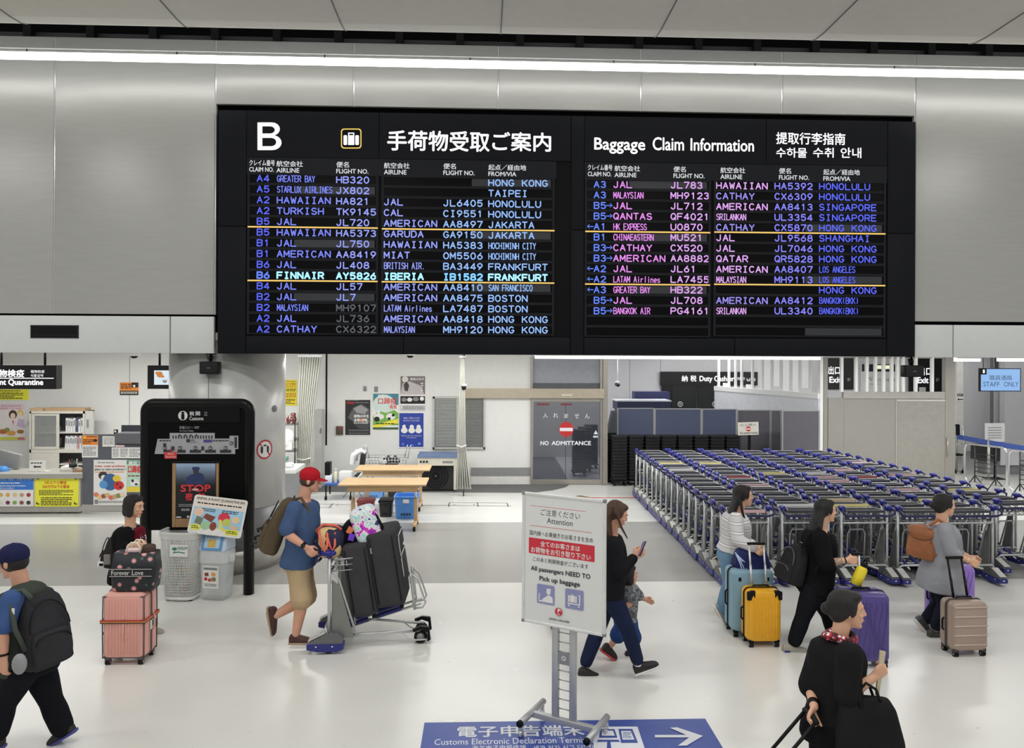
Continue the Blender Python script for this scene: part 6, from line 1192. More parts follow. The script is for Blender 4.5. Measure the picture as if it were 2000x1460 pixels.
pinned('poster', 'white poster asking about meat and plant products, round coloured figures below', 182.5, 896, 247, 986, its, cat='poster')
its = [('r', 247.5, 898, 276, 905, mt(60, 130, 110)), ('t', '韓国で', 251, 899, 276, 907, PAPER, .03), ('t', '口蹄疫', 250, 908, 276, 922, mt(196, 50, 56), .03), ('b', 250, 926, 275, 931, 1, mt(120, 60, 70)), ('e', 263, 942, 9, 7, PAPER), ('e', 259, 938, 2.5, 3, INK), ('e', 266, 945, 3, 2, INK), ('r', 247.5, 950, 276, 960, mt(215, 190, 60))]
pinned('poster', 'green and white cattle disease poster beside the information stand', 247.5, 897, 276, 961, its, mt(170, 200, 180), cat='poster')
oo = at(225, 848, YP + .1); t = thing('desk_clock', 'tiny black and white clock standing on the grey counter edge', 'clock', oo); q = MB(); pb(q, oo, 222, 838.5, 228, 847, YP + .1, .05, BLACK); q.build('case', t); q = MB(); pb(q, oo, 223, 840, 227, 844, YP + .095, .006, WHITE); q.build('face', t)
# wall notices, left
YW_ = YW - .014
panel_art('poster', 'yellow notice high on the back wall beneath the plant quarantine sign', 'poster', -30, 759.5, 55.5, 780.5, YW_, [('b', -10, 761, 40, 764, 1, INK), ('t', 'プラント', 3, 764.5, 37, 768, INK), ('b', -10, 770, 45, 773, 1, INK), ('b', -10, 775, 45, 779, 1, INK), ('p', [(45, 779), (48, 773), (50, 776), (54, 770), (54, 779)], INK)][:2] + [('b', -10, 766, 45, 779, 4, INK)], YLP)
panel_art('poster', 'comic style poster of two people and food on the back wall beside the cabinet', 'poster', -30, 786.5, 49, 859, YW_, [('r', -30, 786.5, 49, 797, mt(215, 190, 200)), ('t', 'あなたのおみやげを', 2, 788.5, 41, 792.5, mt(90, 40, 60)), ('t', '感染源にしないために', 0, 794, 44, 798, mt(170, 40, 90)), ('e', 25, 808, 8, 9, mt(70, 44, 38)), ('e', 25, 811, 5, 6.5, mt(230, 195, 175)), ('e', 40, 805, 6.5, 7, mt(210, 180, 110)), ('e', 39, 808, 4, 5, mt(232, 200, 180)), ('p', [(14, 836), (20, 822), (30, 820), (38, 836)], mt(215, 205, 210)), ('p', [(32, 830), (36, 816), (47, 818), (48, 836)], mt(190, 170, 195)), ('p', [(24, 820), (27, 820), (26, 830)], RED), ('e', 6, 842, 8, 5, mt(170, 100, 50)), ('e', 22, 845, 9, 5, mt(205, 150, 80)), ('e', 40, 842, 7, 4, mt(150, 110, 60)), ('e', 14, 838, 5, 4, mt(120, 140, 70)), ('r', -30, 853, 49, 859, mt(190, 190, 80)), ('r', 35, 854, 48, 858, mt(200, 90, 120))], mt(216, 208, 206))
panel_art('notice_sheet', 'small orange and black camera notice alone on the white back wall', 'notice', 234, 746, 270, 771, YW_, [('b', 236, 748, 258, 759, 3, INK), ('r', 257, 746, 270, 756, INK), ('e', 262, 753, 2.5, 2.5, PAPER), ('r', 234, 762.5, 270, 771, INK), ('b', 236, 764, 268, 769, 2, PAPER)], ORN)
q = MB(); oo = at(53, 830, YW_ - .03); q.prism([(0, 0), (.0, .35), (-.03, .37), (-.06, .0)], 'y', 0, .02, WHITE); tag(q.build('hanging_cloth', None, oo), 'white cloth hanging at the side of the beige cabinet', 'cloth')
# room behind the column: shelf rack, white counter, curtain, cupboard
yp = panel_art('poster', 'yellow fine warning notice on the wall between column and curtain', 'poster', 540, 741, 579.5, 791.5, YW_, [('b', 552, 743, 578, 745, 1, INK), ('t', '3年以下の懲役', 553, 747, 577, 751, mt(170, 70, 20), .02), ('t', '300万円以下', 552, 752.5, 578, 756, mt(170, 70, 20), .02), ('b', 552, 758, 578, 764, 2, INK), ('b', 552, 766, 578, 776, 3, mt(150, 80, 20)), ('b', 553, 778, 576, 789, 4, INK)], mt(222, 196, 50, .6))
YR = 15.6; o = grounded(560, YR); t = thing('wire_rack', 'wire shelf rack with bags and bottles between the column and the curtain', 'rack', o); q = MB()
for u in (535, 576):
    for d in (0, .45): a = at(u, 900, YR); q.cyl((a.x - o.x, d, 0), (a.x - o.x, d, at(u, 806, YR).z), .012, BLACK)
q.build('post', t)
for v in (828, 858, 880):
    q = MB(); pb(q, o, 535, v, 577, v + 2.5, YR, .45, mt(120, 122, 122, .4, .4)); q.build('shelf', t)
def small(nm, lab, cat, u0, v0, u1, v1, Y, mats, n=6, g=None):
    oo = at((u0 + u1) / 2, v1, Y); q = MB(); rd = random.Random(int(u0 + v0)); a = at(u0, v1, Y) - oo; b = at(u1, v0, Y) - oo
    for i in range(n): q.sph((rd.uniform(a.x * .6, b.x * .6), .12 + rd.uniform(-.05, .05), b.z * rd.uniform(.3, .65)), (b.x * rd.uniform(.4, .6), .09, b.z * rd.uniform(.25, .38)), D0, 10)
    q.box(a.x * .7, .04, 0, b.x * .7, .2, b.z * .5, D0, .02); ob = remesh(q, nm, None, V(), .012, 3, mats); ob.location = oo; tag(ob, lab, cat, g)
small('plant_bundle', 'dark red bundle standing on the top shelf of the wire rack', 'bundle', 556, 805, 577, 828, YR + .05, ramp_mat('red_leaf', 'noise', 30, [(0, (120, 40, 40)), (.5, (60, 60, 50)), (.6, (200, 195, 190))]))
small('plastic_bag', 'white plastic bag hanging over the middle of the wire rack', 'bag', 548, 834, 573, 880, YR - .12, mt(212, 212, 212, .4, bump=.6, bs=18), 9)
small('spray_bottle', 'green topped spray bottle on the lowest shelf of the wire rack', 'bottle', 552, 889, 561, 902, YR - .1, mt(120, 160, 140), 3)
o = grounded(560, 14.6); t = thing('side_counter', 'white topped grey counter end beside the column', 'counter', o); shape('worktop', t, o, [(525, 916, 577, 925, 14.6, .8, WHITE)], .01); shape('body', t, o, [(525, 925, 575, zf(14.6), 14.62, .7, mt(130, 131, 134, .5))])
small('towel_bundle', 'folded towels and a tray on the white topped counter beside the column', 'towels', 551, 903, 573, 916, 14.7, mt(190, 190, 196, .9), 5)
def curtain(nm, lab, top, tie, bot, Y, n=9):
    """gathered curtain: (u0, u1, v) at rail, tie and hem"""
    o = at((top[0] + top[1]) / 2, top[2], Y); t = thing(nm, lab, 'curtain', o); q = MB(); rows = []
    L = [top, ((top[0] * .35 + tie[0] * .65), (top[1] * .35 + tie[1] * .65), top[2] * .5 + tie[2] * .5), tie] + ([bot] if bot else [])
    for ri, (u0, u1, v) in enumerate(L):
        for s in ((0,) if ri == len(L) - 1 else (0, .5)):
            nu0, nu1, nv = (u0, u1, v) if s == 0 else tuple((a + b) / 2 for a, b in zip((u0, u1, v), L[ri + 1]))
            row = []
            for i in range(n * 8 + 1): f = i / (n * 8); p = at(nu0 + (nu1 - nu0) * f, nv, Y) - o; row.append(V((p.x, .05 * math.sin(f * n * 2 * math.pi), p.z)))
            rows.append(row)
    vs = [p for r in rows for p in r]; m = len(rows[0]); fs = [(a * m + i, a * m + i + 1, (a + 1) * m + i + 1, (a + 1) * m + i) for a in range(len(rows) - 1) for i in range(m - 1)]
    q.add(vs, fs, mt(180, 180, 172, .7, var=.03), True); c_ = q.build('fabric', t); sm = c_.modifiers.new('s', 'SOLIDIFY'); sm.thickness = .006
    q = MB(); a, b = at(tie[0] - 2, tie[2], Y) - o, at(tie[1] + 2, tie[2], Y) - o; q.tube([(a.x, -.07, a.z), ((a.x + b.x) / 2, -.1, a.z - .04), (b.x, -.07, b.z)], .014, WHITE); q.build('tie_band', t)
    q = MB(); a, b = at(top[0] - 2, top[2] - 2, Y) - o, at(top[1] + 2, top[2] - 2, Y) - o; q.box(a.x, -.02, a.z, b.x, .02, a.z + .03, ALU); q.cyl((0, 0, a.z), (0, 0, 3.16 - o.z), .008, ALU); q.build('rail', t); return t
curtain('curtain', 'grey tied-back curtain beside the yellow notice and wire rack', (584, 627, 698), (579, 607, 893), (580, 612, 950), 15.9)
curtain('curtain', 'translucent curtain gathered round a pole in front of the blind window', (899, 907, 700), (894, 909, 868), (890, 920, 954), 15.6, 6)
o = grounded(905, 15.62); t = thing('curtain_pole', 'thin black and silver pole with a small camera beside the gathered curtain', 'pole', o); q = MB(); a = at(906, 757, 15.5) - o; q.cyl((a.x, 0, 0), (a.x, 0, 3.16), .014, mt(60, 60, 62, .4, .4)); q.build('pole', t); q = MB(); q.sph((a.x, -.07, a.z), .05, BLACK, 12); q.lathe([(.04, .03), (.06, .05), (.06, .08)], (a.x, -.07, a.z), WHITE); q.build('camera', t)
o = grounded(622, 16.6); t = thing('wall_cupboard', 'narrow grey cupboard with a socket standing behind the tied curtain', 'cupboard', o); shape('body', t, o, [(614, 800, 628, zf(16.6), 16.6, .3, mt(176, 176, 174))]); shape('socket', t, o, [(624.5, 836, 628, 846, 16.59, .01, GREY)])
# wall devices and posters on the white wall
for u0, v0, u1, v1, lab in ((709.5, 754, 715.5, 763.5, 'small dark grey wall plate above the black suitcase poster'), (731, 754.5, 737.5, 765, 'small grey wall plate above the green cattle poster')): q = MB(); oo = at(u0, v1, YW - .02); pb(q, oo, u0, v0, u1, v1, YW - .02, .02, GREY, .004); tag(q.build('wall_plate', None, oo), lab, 'wall plate')
o = at(656, 848.5, YW - .05); t = thing('alarm_box', 'brown alarm box on the wall beside the black poster', 'alarm box', o); shape('box', t, o, [(656, 832, 669.5, 848.5, YW - .05, .05, mt(78, 66, 60, .5))], .006); shape('label', t, o, [(663, 834, 667, 837, YW - .052, .003, RED)])
GP = mt(120, 120, 122); its = [('r', 674, 780, 723, 849, mt(34, 34, 36)), ('b', 677, 780, 700, 782, 1, GP), ('t', '肉製品', 677, 783.5, 692, 788, mt(190, 40, 44), .02), ('b', 694, 784, 720, 787, 1, GP), ('p', [(679, 815), (690, 795), (706, 788), (721, 798), (722, 825), (710, 832), (694, 826)], mt(86, 86, 88)), ('p', [(690, 797), (704, 790), (719, 799), (712, 808), (697, 806)], mt(140, 140, 140)), ('t', '荷物の中を', 691, 809, 720, 815, PAPER, .03), ('t', '拝見', 691, 817, 719, 823, PAPER, .03), ('e', 706, 820, 5, 2.5, mt(215, 130, 80)), ('b', 691, 824, 720, 827, 1, PAPER), ('p', [(690, 826), (722, 828), (720, 838), (700, 836)], mt(64, 64, 66)), ('b', 681, 838, 721, 842, 2, GP), ('b', 681, 844, 720, 847, 1, GP)]
panel_art('poster', 'black poster of an opened suitcase on the white wall', 'poster', 672.5, 778.5, 724, 850.5, YW_, its)
its = [('r', 728.5, 768, 778, 790, mt(60, 120, 136)), ('e', 750, 790, 22, 20, mt(190, 205, 200)), ('t', '韓国で', 738, 769.5, 758, 775.5, PAPER, .02), ('t', '口蹄疫', 738.5, 776.5, 774, 788.5, mt(190, 40, 44), .02), ('t', '再発', 761, 789.5, 775, 798, mt(190, 60, 60), .02), ('p', [(728.5, 812), (740, 802), (755, 806), (770, 800), (778, 806), (778, 830), (728.5, 830)], mt(110, 160, 70)), ('r', 737, 801, 742, 808, PAPER), ('e', 740, 813, 10, 6, PAPER), ('e', 736, 818, 5.5, 5, INK), ('e', 763, 813, 9, 6.5, PAPER), ('e', 768, 810, 3, 3, INK), ('e', 760, 817, 3, 2.5, INK), ('p', [(728.5, 830), (778, 817), (778, 826), (728.5, 836)], mt(222, 205, 60)), ('b', 734, 825, 772, 829, 1, INK), ('r', 728.5, 834, 778, 838, mt(60, 90, 60))]
panel_art('poster', 'green poster with black and white cattle on the white wall', 'poster', 727.5, 766.5, 778.5, 838.5, YW_, its)
its = [('r', 782, 734, 830, 770, mt(110, 102, 104)), ('p', [(782, 770), (786, 748), (800, 744), (820, 752), (829, 770)], mt(176, 170, 170)), ('e', 791, 740, 6, 6, mt(205, 196, 190)), ('p', [(788, 750), (794, 744), (799, 752), (796, 764), (790, 762)], mt(60, 56, 58)), ('t', '検疫は忠犬', 801, 737, 828, 742, PAPER, .02), ('b', 822, 746, 826, 764, 4, PAPER), ('r', 782, 773, 830, 788, INK), ('e', 789, 780, 5, 4, GP), ('e', 800, 780, 5, 4, PAPER), ('e', 812, 779, 6, 4, GP), ('e', 824, 778, 4, 4, PAPER), ('r', 782, 791, 830, 801, mt(165, 165, 166)), ('b', 788, 793, 826, 799, 2, GP), ('t', 'f', 783, 792, 786, 800, PAPER, .02)]
panel_art('poster', 'grey photographic poster above the blue one on the white wall', 'poster', 781, 733, 831, 802, YW_, its)
BL = mt(42, 62, 146, .5); its = [('r', 779.5, 806, 827, 872.5, BL), ('t', '検査にご協力いただき', 788, 814, 819, 817.5, PAPER), ('t', 'ありがとうございます', 788, 819, 819, 822.5, PAPER)]
for u in (789.5, 804, 817.5): its += [('e', u, 840, 6.5, 5.5, PAPER), ('e', u, 833, 4.2, 4.2, PAPER)]
its += [('e', 793.5, 832, 1.4, 2, INK), ('t', 'Thank you for your cooperation', 783, 849, 823, 852, PAPER), ('t', 'in the inspection.', 794, 853, 813, 855.5, PAPER), ('e', 787, 867, 3, 3, mt(80, 100, 180)), ('e', 805, 869, 3, 2.5, mt(80, 100, 180)), ('e', 819, 866, 3, 2, mt(110, 150, 210))]
panel_art('poster', 'blue thank-you poster with three round white figures on the white wall', 'poster', 778, 804, 828.5, 874.5, YW_, its)
# interior window with blinds
wf = MB(); o = at(845, 877, YW - .05)
for b_ in ((845, 774, 948, 778), (845, 873, 948, 877), (845, 774, 849, 877), (944, 774, 948, 877), (891, 778, 895, 873)): pb(wf, o, *b_, YW - .05, .06, mt(176, 176, 172, .4, .2))
pb(wf, o, 849, 778, 944, 873, YW - .012, .014, mt(110, 112, 110, .3))
for i in range(32): pb(wf, o, 850, 779 + i * 2.9, 891, 780.9 + i * 2.9, YW - .03, .012, mt(150, 152, 148)); pb(wf, o, 909, 779 + i * 2.9, 943, 780.9 + i * 2.9, YW - .03, .012, mt(120, 122, 118))
w_ = struct(wf.build('window_1', None, o))
# tables and what stands about them
def table(lab, tl, tr, bl, br, zt, thick=.03):
    a, b, c, d = (fl(*p, zt) for p in (tl, tr, br, bl)); cx = sum((p for p in (a, b, c, d)), V()) / 4; o = V((cx.x, cx.y, 0)); t = thing('folding_table', lab, 'table', o); y0, y1 = (c.y + d.y) / 2 - o.y, (a.y + b.y) / 2 - o.y; x0, x1 = (a.x + d.x) / 2 - o.x, (b.x + c.x) / 2 - o.x
    q = MB(); q.box(x0, y0, zt - thick, x1, y1, zt, WOOD, .008); q.build('tabletop', t); q = MB(); q.box(x0 + .15, y0 + .06, zt - .13, x1 - .15, y0 + .08, zt - .04, WOOD); q.build('apron', t); q = MB(); q.box(x0 + .14, (y0 + y1) / 2 - .12, zt - .1, x1 - .14, (y0 + y1) / 2 + .12, zt - .085, ALU); q.build('under_shelf', t)
    for x in (x0 + .2, x1 - .2):
        q = MB(); q.box(x - .03, (y0 + y1) / 2 - .04, .1, x + .03, (y0 + y1) / 2 + .04, zt * .62, WOOD, .005); q.cyl((x, (y0 + y1) / 2, zt * .6), (x, (y0 + y1) / 2, zt - .03), .022, CHROME); q.box(x - .03, y0 + .04, .08, x + .03, y1 - .04, .12, WOOD, .006); l_ = q.build('leg', t)
        for y in (y0 + .08, y1 - .08): q = MB(); q.cyl((x - .02, y, .04), (x + .02, y, .04), .04, BLACK, n=14); q.build('caster', l_)
    return o
table('wood-topped folding table with castors nearer the pushed cart', (674, 932), (836, 932), (660, 946), (834, 946), .8); table('wood-topped folding table behind the other one, near the fan heater', (700, 907), (842, 907), (695, 917), (841, 917), .8)
def crate(lab, u0, u1, vt, vb, h, mat, taper=.9, lid=None, nm='storage_crate', cat='crate', dep=.4):
    f = fl((u0 + u1) / 2, vb); o = V((f.x, f.y + dep / 2, 0)); wd = (fl(u1, vb) - fl(u0, vb)).x / 2; t = thing(nm, lab, cat, o); q = MB(); n = 28
    rr = [oval(V((0, 0, z)), X, V((0, 1, 0)), wd * k_, dep / 2 * k_, n, .3) for z, k_ in ((0, taper - .02), (.015, taper), (h, 1), (h, .95), (.04, taper - .05))]; q.rings(rr, mat, True, False); q.build('body', t)
    q = MB(); q.tube([tuple(p) for p in oval(V((0, 0, h)), X, V((0, 1, 0)), wd * 1.01, dep / 2 * 1.01, n, .3)], .014, mat, 6, True); q.build('rim', t)
    q = MB(); q.box(-wd * .25, -dep * .5, h * .72, wd * .25, -dep * .47, h * .9, WHITE if not lid else DARK, .008)
    for i in range(4): q.box(-wd * .4 + i * wd * .22, -dep * .49, h * .18, -wd * .28 + i * wd * .22, -dep * .455, h * .26, DARK)
    q.build('front_slot', t)
    if lid: q = MB(); q.box(-wd * 1.02, -dep * .52, h, wd * 1.02, dep * .52, h + .04, lid, .012); q.build('lid', t)
crate('large blue plastic crate on the floor in front of the tables', 769, 816, 970, 1014, .40, mt(76, 130, 200, .45), .88)
crate('black lidded storage box beside the large blue crate', 739, 765, 980, 1010, .27, mt(34, 34, 36, .45), .88, BLACK, 'storage_box', 'box', .35)
crate('dark red lidded box partly hidden behind the floral backpack', 696, 729, 980, 1001, .2, mt(120, 50, 48, .45), .9, mt(105, 44, 44, .45), 'storage_box', 'box', .3)
crate('light blue crate on the floor under the far table', 709, 748, 955, 973, .22, mt(100, 150, 210, .45), .92)
crate('dark wire basket on the floor under the far table', 756, 785, 955, 971, .2, mt(40, 40, 40, .6), .9)
# wire basket cart with black bags behind the tables
Yc = 16.0; o = grounded(755, Yc); t = thing('basket_trolley', 'silver basket trolley holding black bags behind the tables', 'trolley', o); q = MB(); a, b = at(716, 908, Yc) - o, at(790, 892, Yc) - o; a.z = at(716, 915, Yc).z; b.z = at(790, 893, Yc).z
for i in range(13): x = a.x + (b.x - a.x) * i / 12; q.tube([(x, 0, b.z), (x, 0, a.z), (x, .4, a.z), (x, .4, b.z)], .005, CHROME, 5)
for j in range(5): z = a.z + (b.z - a.z) * j / 4; q.tube([(a.x, 0, z), (b.x, 0, z), (b.x, .4, z), (a.x, .4, z)], .005, CHROME, 5, True)
q.build('basket', t); q = MB()
for x in (a.x + .02, b.x - .02):
    s = -1 if x < 0 else 1
    for dx in (0, s * .07): q.tube([(x + dx, .2, b.z - .05), (x + s * .05 + dx, .2, b.z + .2), (x + s * .07 + dx, .2, b.z + .25)], .011, CHROME, 6)
q.build('handle', t); q = MB()
for x in (a.x + .1, b.x - .1): q.cyl((x, .2, .05), (x, .2, a.z), .014, CHROME); q.box(x - .03, .0, .02, x + .03, .4, .06, BLACK)
q.build('leg', t)
for lab, u, dx in (('black plastic bag lying higher in the basket trolley', 757, .1), ('black plastic bag at the side of the basket trolley', 770, .09)): oo = at(u, 900, Yc + .2); q = MB(); q.sph((0, 0, 0), (.13, .12, .1), D0, 12); q.sph((.02, 0, .09), (.03, .03, .05), D0, 10); ob = remesh(q, 'plastic_bag', None, V(), .012, 2, mt(28, 28, 30, .3, bump=.8, bs=20)); ob.location = oo; tag(ob, lab, 'bag')
oo = at(748, 902, Yc + .1); q = MB(); q.sph((0, 0, 0), (.1, .08, .06), WHITE, 10); tag(q.build('white_bag', None, oo), 'small white bag in the basket trolley', 'bag')
# chair with a white cloth
o = grounded(697, 15.7); t = thing('folding_chair', 'dark folding chair with a white jacket over its back beside the tables', 'chair', o); a = at(690, 926, 15.7) - o; q = MB(); zt = at(700, 882, 15.7).z
q.box(-.02, -.2, .43, .06, .22, .46, DARK, .01); q.build('seat', t); q = MB(); q.box(.0, -.2, .6, .07, .2, zt, DARK, .02, mx=M.Rotation(.12, 4, 'Y')); q.build('backrest', t)
for y in (-.18, .18):
    for x0, x1 in ((-.25, .12), (.15, -.22)): q = MB(); q.cyl((x0, y, 0), (x1, y, .5), .012, CHROME); q.build('leg', t)
q = MB(); q.tube([(-.08, -.1, zt - .25), (-.05, -.12, zt - .05), (.1, -.1, zt + .04), (.17, -.05, zt - .02)], .06, D0); q.tube([(-.05, .1, zt - .2), (-.02, .1, zt), (.1, .1, zt + .03)], .05, D0); ob = remesh(q, 'white_jacket', None, V(), .012, 4, mt(212, 212, 212, .8, bump=.3, bs=14)); ob.location = o; tag(ob, 'white jacket hung over the back of the folding chair', 'jacket')
# low stand with boxes behind the red cap
Yl = 15.2; o = grounded(660, Yl); t = thing('low_trolley', 'low blue topped trolley with boxes behind the man in the red cap', 'trolley', o); shape('tray', t, o, [(634, 944, 690, 948, Yl, .5, mt(52, 84, 150))]); q = MB()
for x in (-.25, .25): q.cyl((x, .05, .05), (x, .05, at(660, 948, Yl).z), .014, BLACK); q.cyl((x, .45, .05), (x, .45, at(660, 948, Yl).z), .014, BLACK); q.cyl((x - .02, .05, .04), (x + .02, .05, .04), .04, BLACK)
q.build('leg', t)
for nm, lab, b_, m in (('white_box', 'white carton on the low trolley beside the chair', (662, 921, 686, 944), WHITE), ('sanitizer_bottle', 'pale bottle standing on the low trolley', (652, 921, 658, 943.5), mt(205, 198, 170)), ('white_box', 'white and blue box on the low trolley behind the red cap', (635, 928, 648, 944), mt(205, 208, 214)), ('black_case', 'black angular case standing on the low trolley box', (634, 903, 644, 928), BLACK)):
    oo = at(b_[0], b_[3], Yl + .1); q = MB(); pb(q, oo, *b_, Yl + .1, .22 if nm != 'sanitizer_bottle' else .07, m, .02 if 'bottle' in nm else .006)
    if 'bottle' in nm: a = at(655, 921, Yl + .1) - oo; q.cyl((a.x, .035, a.z), (a.x, .035, a.z + .05), .012, WHITE); q.box(a.x - .03, .02, a.z + .05, a.x + .02, .05, a.z + .065, WHITE)
    tag(q.build(nm, None, oo), lab, 'bottle' if 'bottle' in nm else 'box' if 'box' in nm else 'case')
# big fan heater by the window
Yf = 16.1; o = grounded(853, Yf); t = thing('fan_heater', 'large white industrial fan with a dark round grille below the blind window', 'fan', o); q = MB(); f0 = zf(Yf)
pb(q, o, 816, 893, 893, 909, Yf, .6, mt(190, 186, 172)); pb(q, o, 816, 909, 821, f0 - 4, Yf, .6, mt(190, 186, 172)); pb(q, o, 886, 909, 892, f0 - 4, Yf, .6, mt(190, 186, 172)); pb(q, o, 818, 909, 890, f0 - 4, Yf + .1, .5, mt(40, 40, 42)); q.build('casing', t)
shape('top_cover', t, o, [(815, 889, 894, 893.5, Yf - .02, .66, mt(98, 116, 150))]); q = MB(); c = at(851, 930, Yf) - o
for r in (.26, .2, .14, .08): q.tube([(c.x + r * math.cos(a), .06, c.z + r * math.sin(a)) for a in [2 * math.pi * i / 28 for i in range(28)]], .011, BLACK, 6, True)
q.cyl((c.x, .04, c.z), (c.x, .1, c.z), .04, BLACK); q.sph((c.x, .03, c.z), .016, GREY, 8); q.build('fan_grille', t); q = MB()
for u in (822, 828, 834): a = at(u, 901, Yf) - o; q.cyl((a.x, -.02, a.z), (a.x, .01, a.z), .022, BLACK)
pb(q, o, 864, 900, 884, 904, Yf - .004, .006, GREY); q.build('control', t); q = MB()
for u in (819, 889): q = MB(); a = at(u, f0, Yf) - o; q.cyl((a.x - .02, .1, .04), (a.x + .02, .1, .04), .04, GREY); q.build('wheel', t)
# ---------------------------------------------------------------- automatic door
YD = YW; BRS = mt(176, 166, 148, .35, .5); BRD = mt(150, 146, 138, .35, .5)
dm = MB(); o = at(1036, 945, YD); o.z = 0
pb(dm, o, 908, 759, 1180, 777, YD - .12, .3, BRS); pb(dm, o, 1036, 697, 1041, 760, YD - .06, .1, BRD); pb(dm, o, 1036, 777, 1041, zf(YD), YD - .06, .1, BRD); pb(dm, o, 1172, 777, 1177, zf(YD), YD - .06, .1, BRD); pb(dm, o, 1041, 777, 1172, 784, YD - .06, .08, BRD); pb(dm, o, 1041, 936, 1172, zf(YD), YD - .06, .08, BRD)
pb(dm, o, 1177, 697, 1187.5, zf(YD), YD - .1, .25, BRD); pb(dm, o, 1097, 769, 1118, 773, YD - .13, .02, mt(205, 200, 186, .3, .4)); pb(dm, o, 1041, 748, 1172, 759, YD + .02, .05, mt(84, 86, 92)); pb(dm, o, 1172, 697, 1177, 759, YD - .06, .1, BRD)
struct(dm.build('door_1', None, o)); struct(shape('window_2', None, V((0, 0, 0)), [(1041, 697, 1172, 748, YD + .02, .012, mt(150, 152, 160, .1, alpha=.85))]))
GLS = mt(58, 61, 70, .08, alpha=.42, var=.02)
panel = panel_art('glass_door', 'dark glass sliding door marked no admittance with a red stop disc', 'door', 1041, 784, 1172, 936, YD - .02, [('t', '入', 1060, 807, 1069, 816, WPR), ('t', 'れ', 1080, 807, 1089.5, 816, WPR), ('t', 'ま', 1101, 808, 1109, 816.5, WPR), ('t', 'せ', 1122, 808, 1130, 817, WPR), ('t', 'ん', 1142, 808, 1151, 817, WPR), ('e', 1105.5, 838.5, 14, 14.5, mt(176, 40, 42)), ('r', 1093, 835.5, 1118, 842, WPR), ('t', 'NO', 1055.5, 861.5, 1071, 869, WPR, .05), ('t', 'ADMITTANCE', 1077, 861.5, 1153.5, 869, WPR, .05), ('r', 1048, 788, 1072, 792, mt(110, 50, 56)), ('r', 1094, 788, 1116, 792, mt(110, 50, 56)), ('p', [(1159, 848), (1163, 840), (1167.5, 848)], WPR), ('r', 1158, 851, 1167, 854.5, mt(190, 200, 215))], GLS, .02)
struct(shape('door_lower_glass_rail', None, V((0, 0, 0)), [(1104, 784, 1105.5, 936, YD + .0, .02, mt(60, 62, 66))]))
# room behind the glass door
struct(MB().box(wx(1036), 24, 0, wx(1230) + 3, 24.1, 3.4, mt(96, 98, 106)).build('wall_beyond_door'))
mm = MB(); pts = [fl(u, v) for u, v in ((1085, 884), (1128, 876), (1180, 874), (1180, 944), (1112, 944), (1098, 915), (1083, 892))]; mm.prism([(p.x, p.y) for p in pts], 'z', 0, .004, mt(200, 204, 212, .4)); struct(mm.build('floor_walkway'))
mm = MB(); pts = [fl(u, v) for u, v in ((1040, 944), (1112, 944), (1098, 915), (1083, 892), (1085, 884), (1128, 876), (1128, 868), (1040, 868))]; mm.prism([(p.x, p.y) for p in pts], 'z', 0, .003, mt(112, 114, 124, .6)); struct(mm.build('floor_beyond_door'))
# dark basket stacks on dollies
BSKM = mt(32, 32, 34, .55)
def stack(lab, u, Y, n, w=.355, d=.34, grp=None, first=[None]):
    p = at(u, 900, Y); p.z = 0
    if first[0]: return dup(first[0], p, 0, lab, grp)
    t = thing('basket_stack', lab, 'basket stack', p, 0, grp); q = MB(); q.box(-w / 2, -d / 2, .1, w / 2, d / 2, .13, BLACK); q.build('dolly', t)
    for x in (-w / 2 + .05, w / 2 - .05):
        for y in (-d / 2 + .05, d / 2 - .05): q = MB(); q.cyl((x - .015, y, .04), (x + .015, y, .04), .04, BLACK, n=12); q.box(x - .01, y - .01, .06, x + .01, y + .01, .1, GREY); q.build('caster', t)
    for i in range(n):
        z = .13 + i * .072; q = MB(); q.rings([oval(V((0, 0, z + a)), X, V((0, 1, 0)), w / 2 * k_, d / 2 * k_, 20, .3) for a, k_ in ((0, .86), (.02, .9), (.056, .97), (.058, 1.0), (.068, 1.0))], BSKM, True, False)
        for j in range(5): q.box(-w * .34 + j * w * .15, -d / 2 * .97 - .002, z + .02, -w * .34 + j * w * .15 + .03, -d / 2 * .9, z + .045, mt(12, 12, 13))
        q.build('basket', t)
    first[0] = t; return t
SL = ['black basket stack next to the steel door post', 'black basket stack second from the steel door post', 'black basket stack third from the steel door post', 'black basket stack fourth from the steel door post', 'black basket stack fourth from the no admittance placard', 'black basket stack third from the no admittance placard', 'black basket stack second from the no admittance placard', 'black basket stack next to the no admittance placard']
for i in range(8): stack(SL[i], (1209, 1240, 1272, 1304, 1336, 1367, 1398, 1429)[i], 16.95 - (.0 if i else .05), 14)
for i, (u, Y) in enumerate(((1131, 18.2), (1142, 18.8), (1154, 19.4))): stack('basket stack seen through the dark glass door, ' + ('nearest the stop disc', 'middle one of three', 'beside the small white label')[i], u, Y, 14)
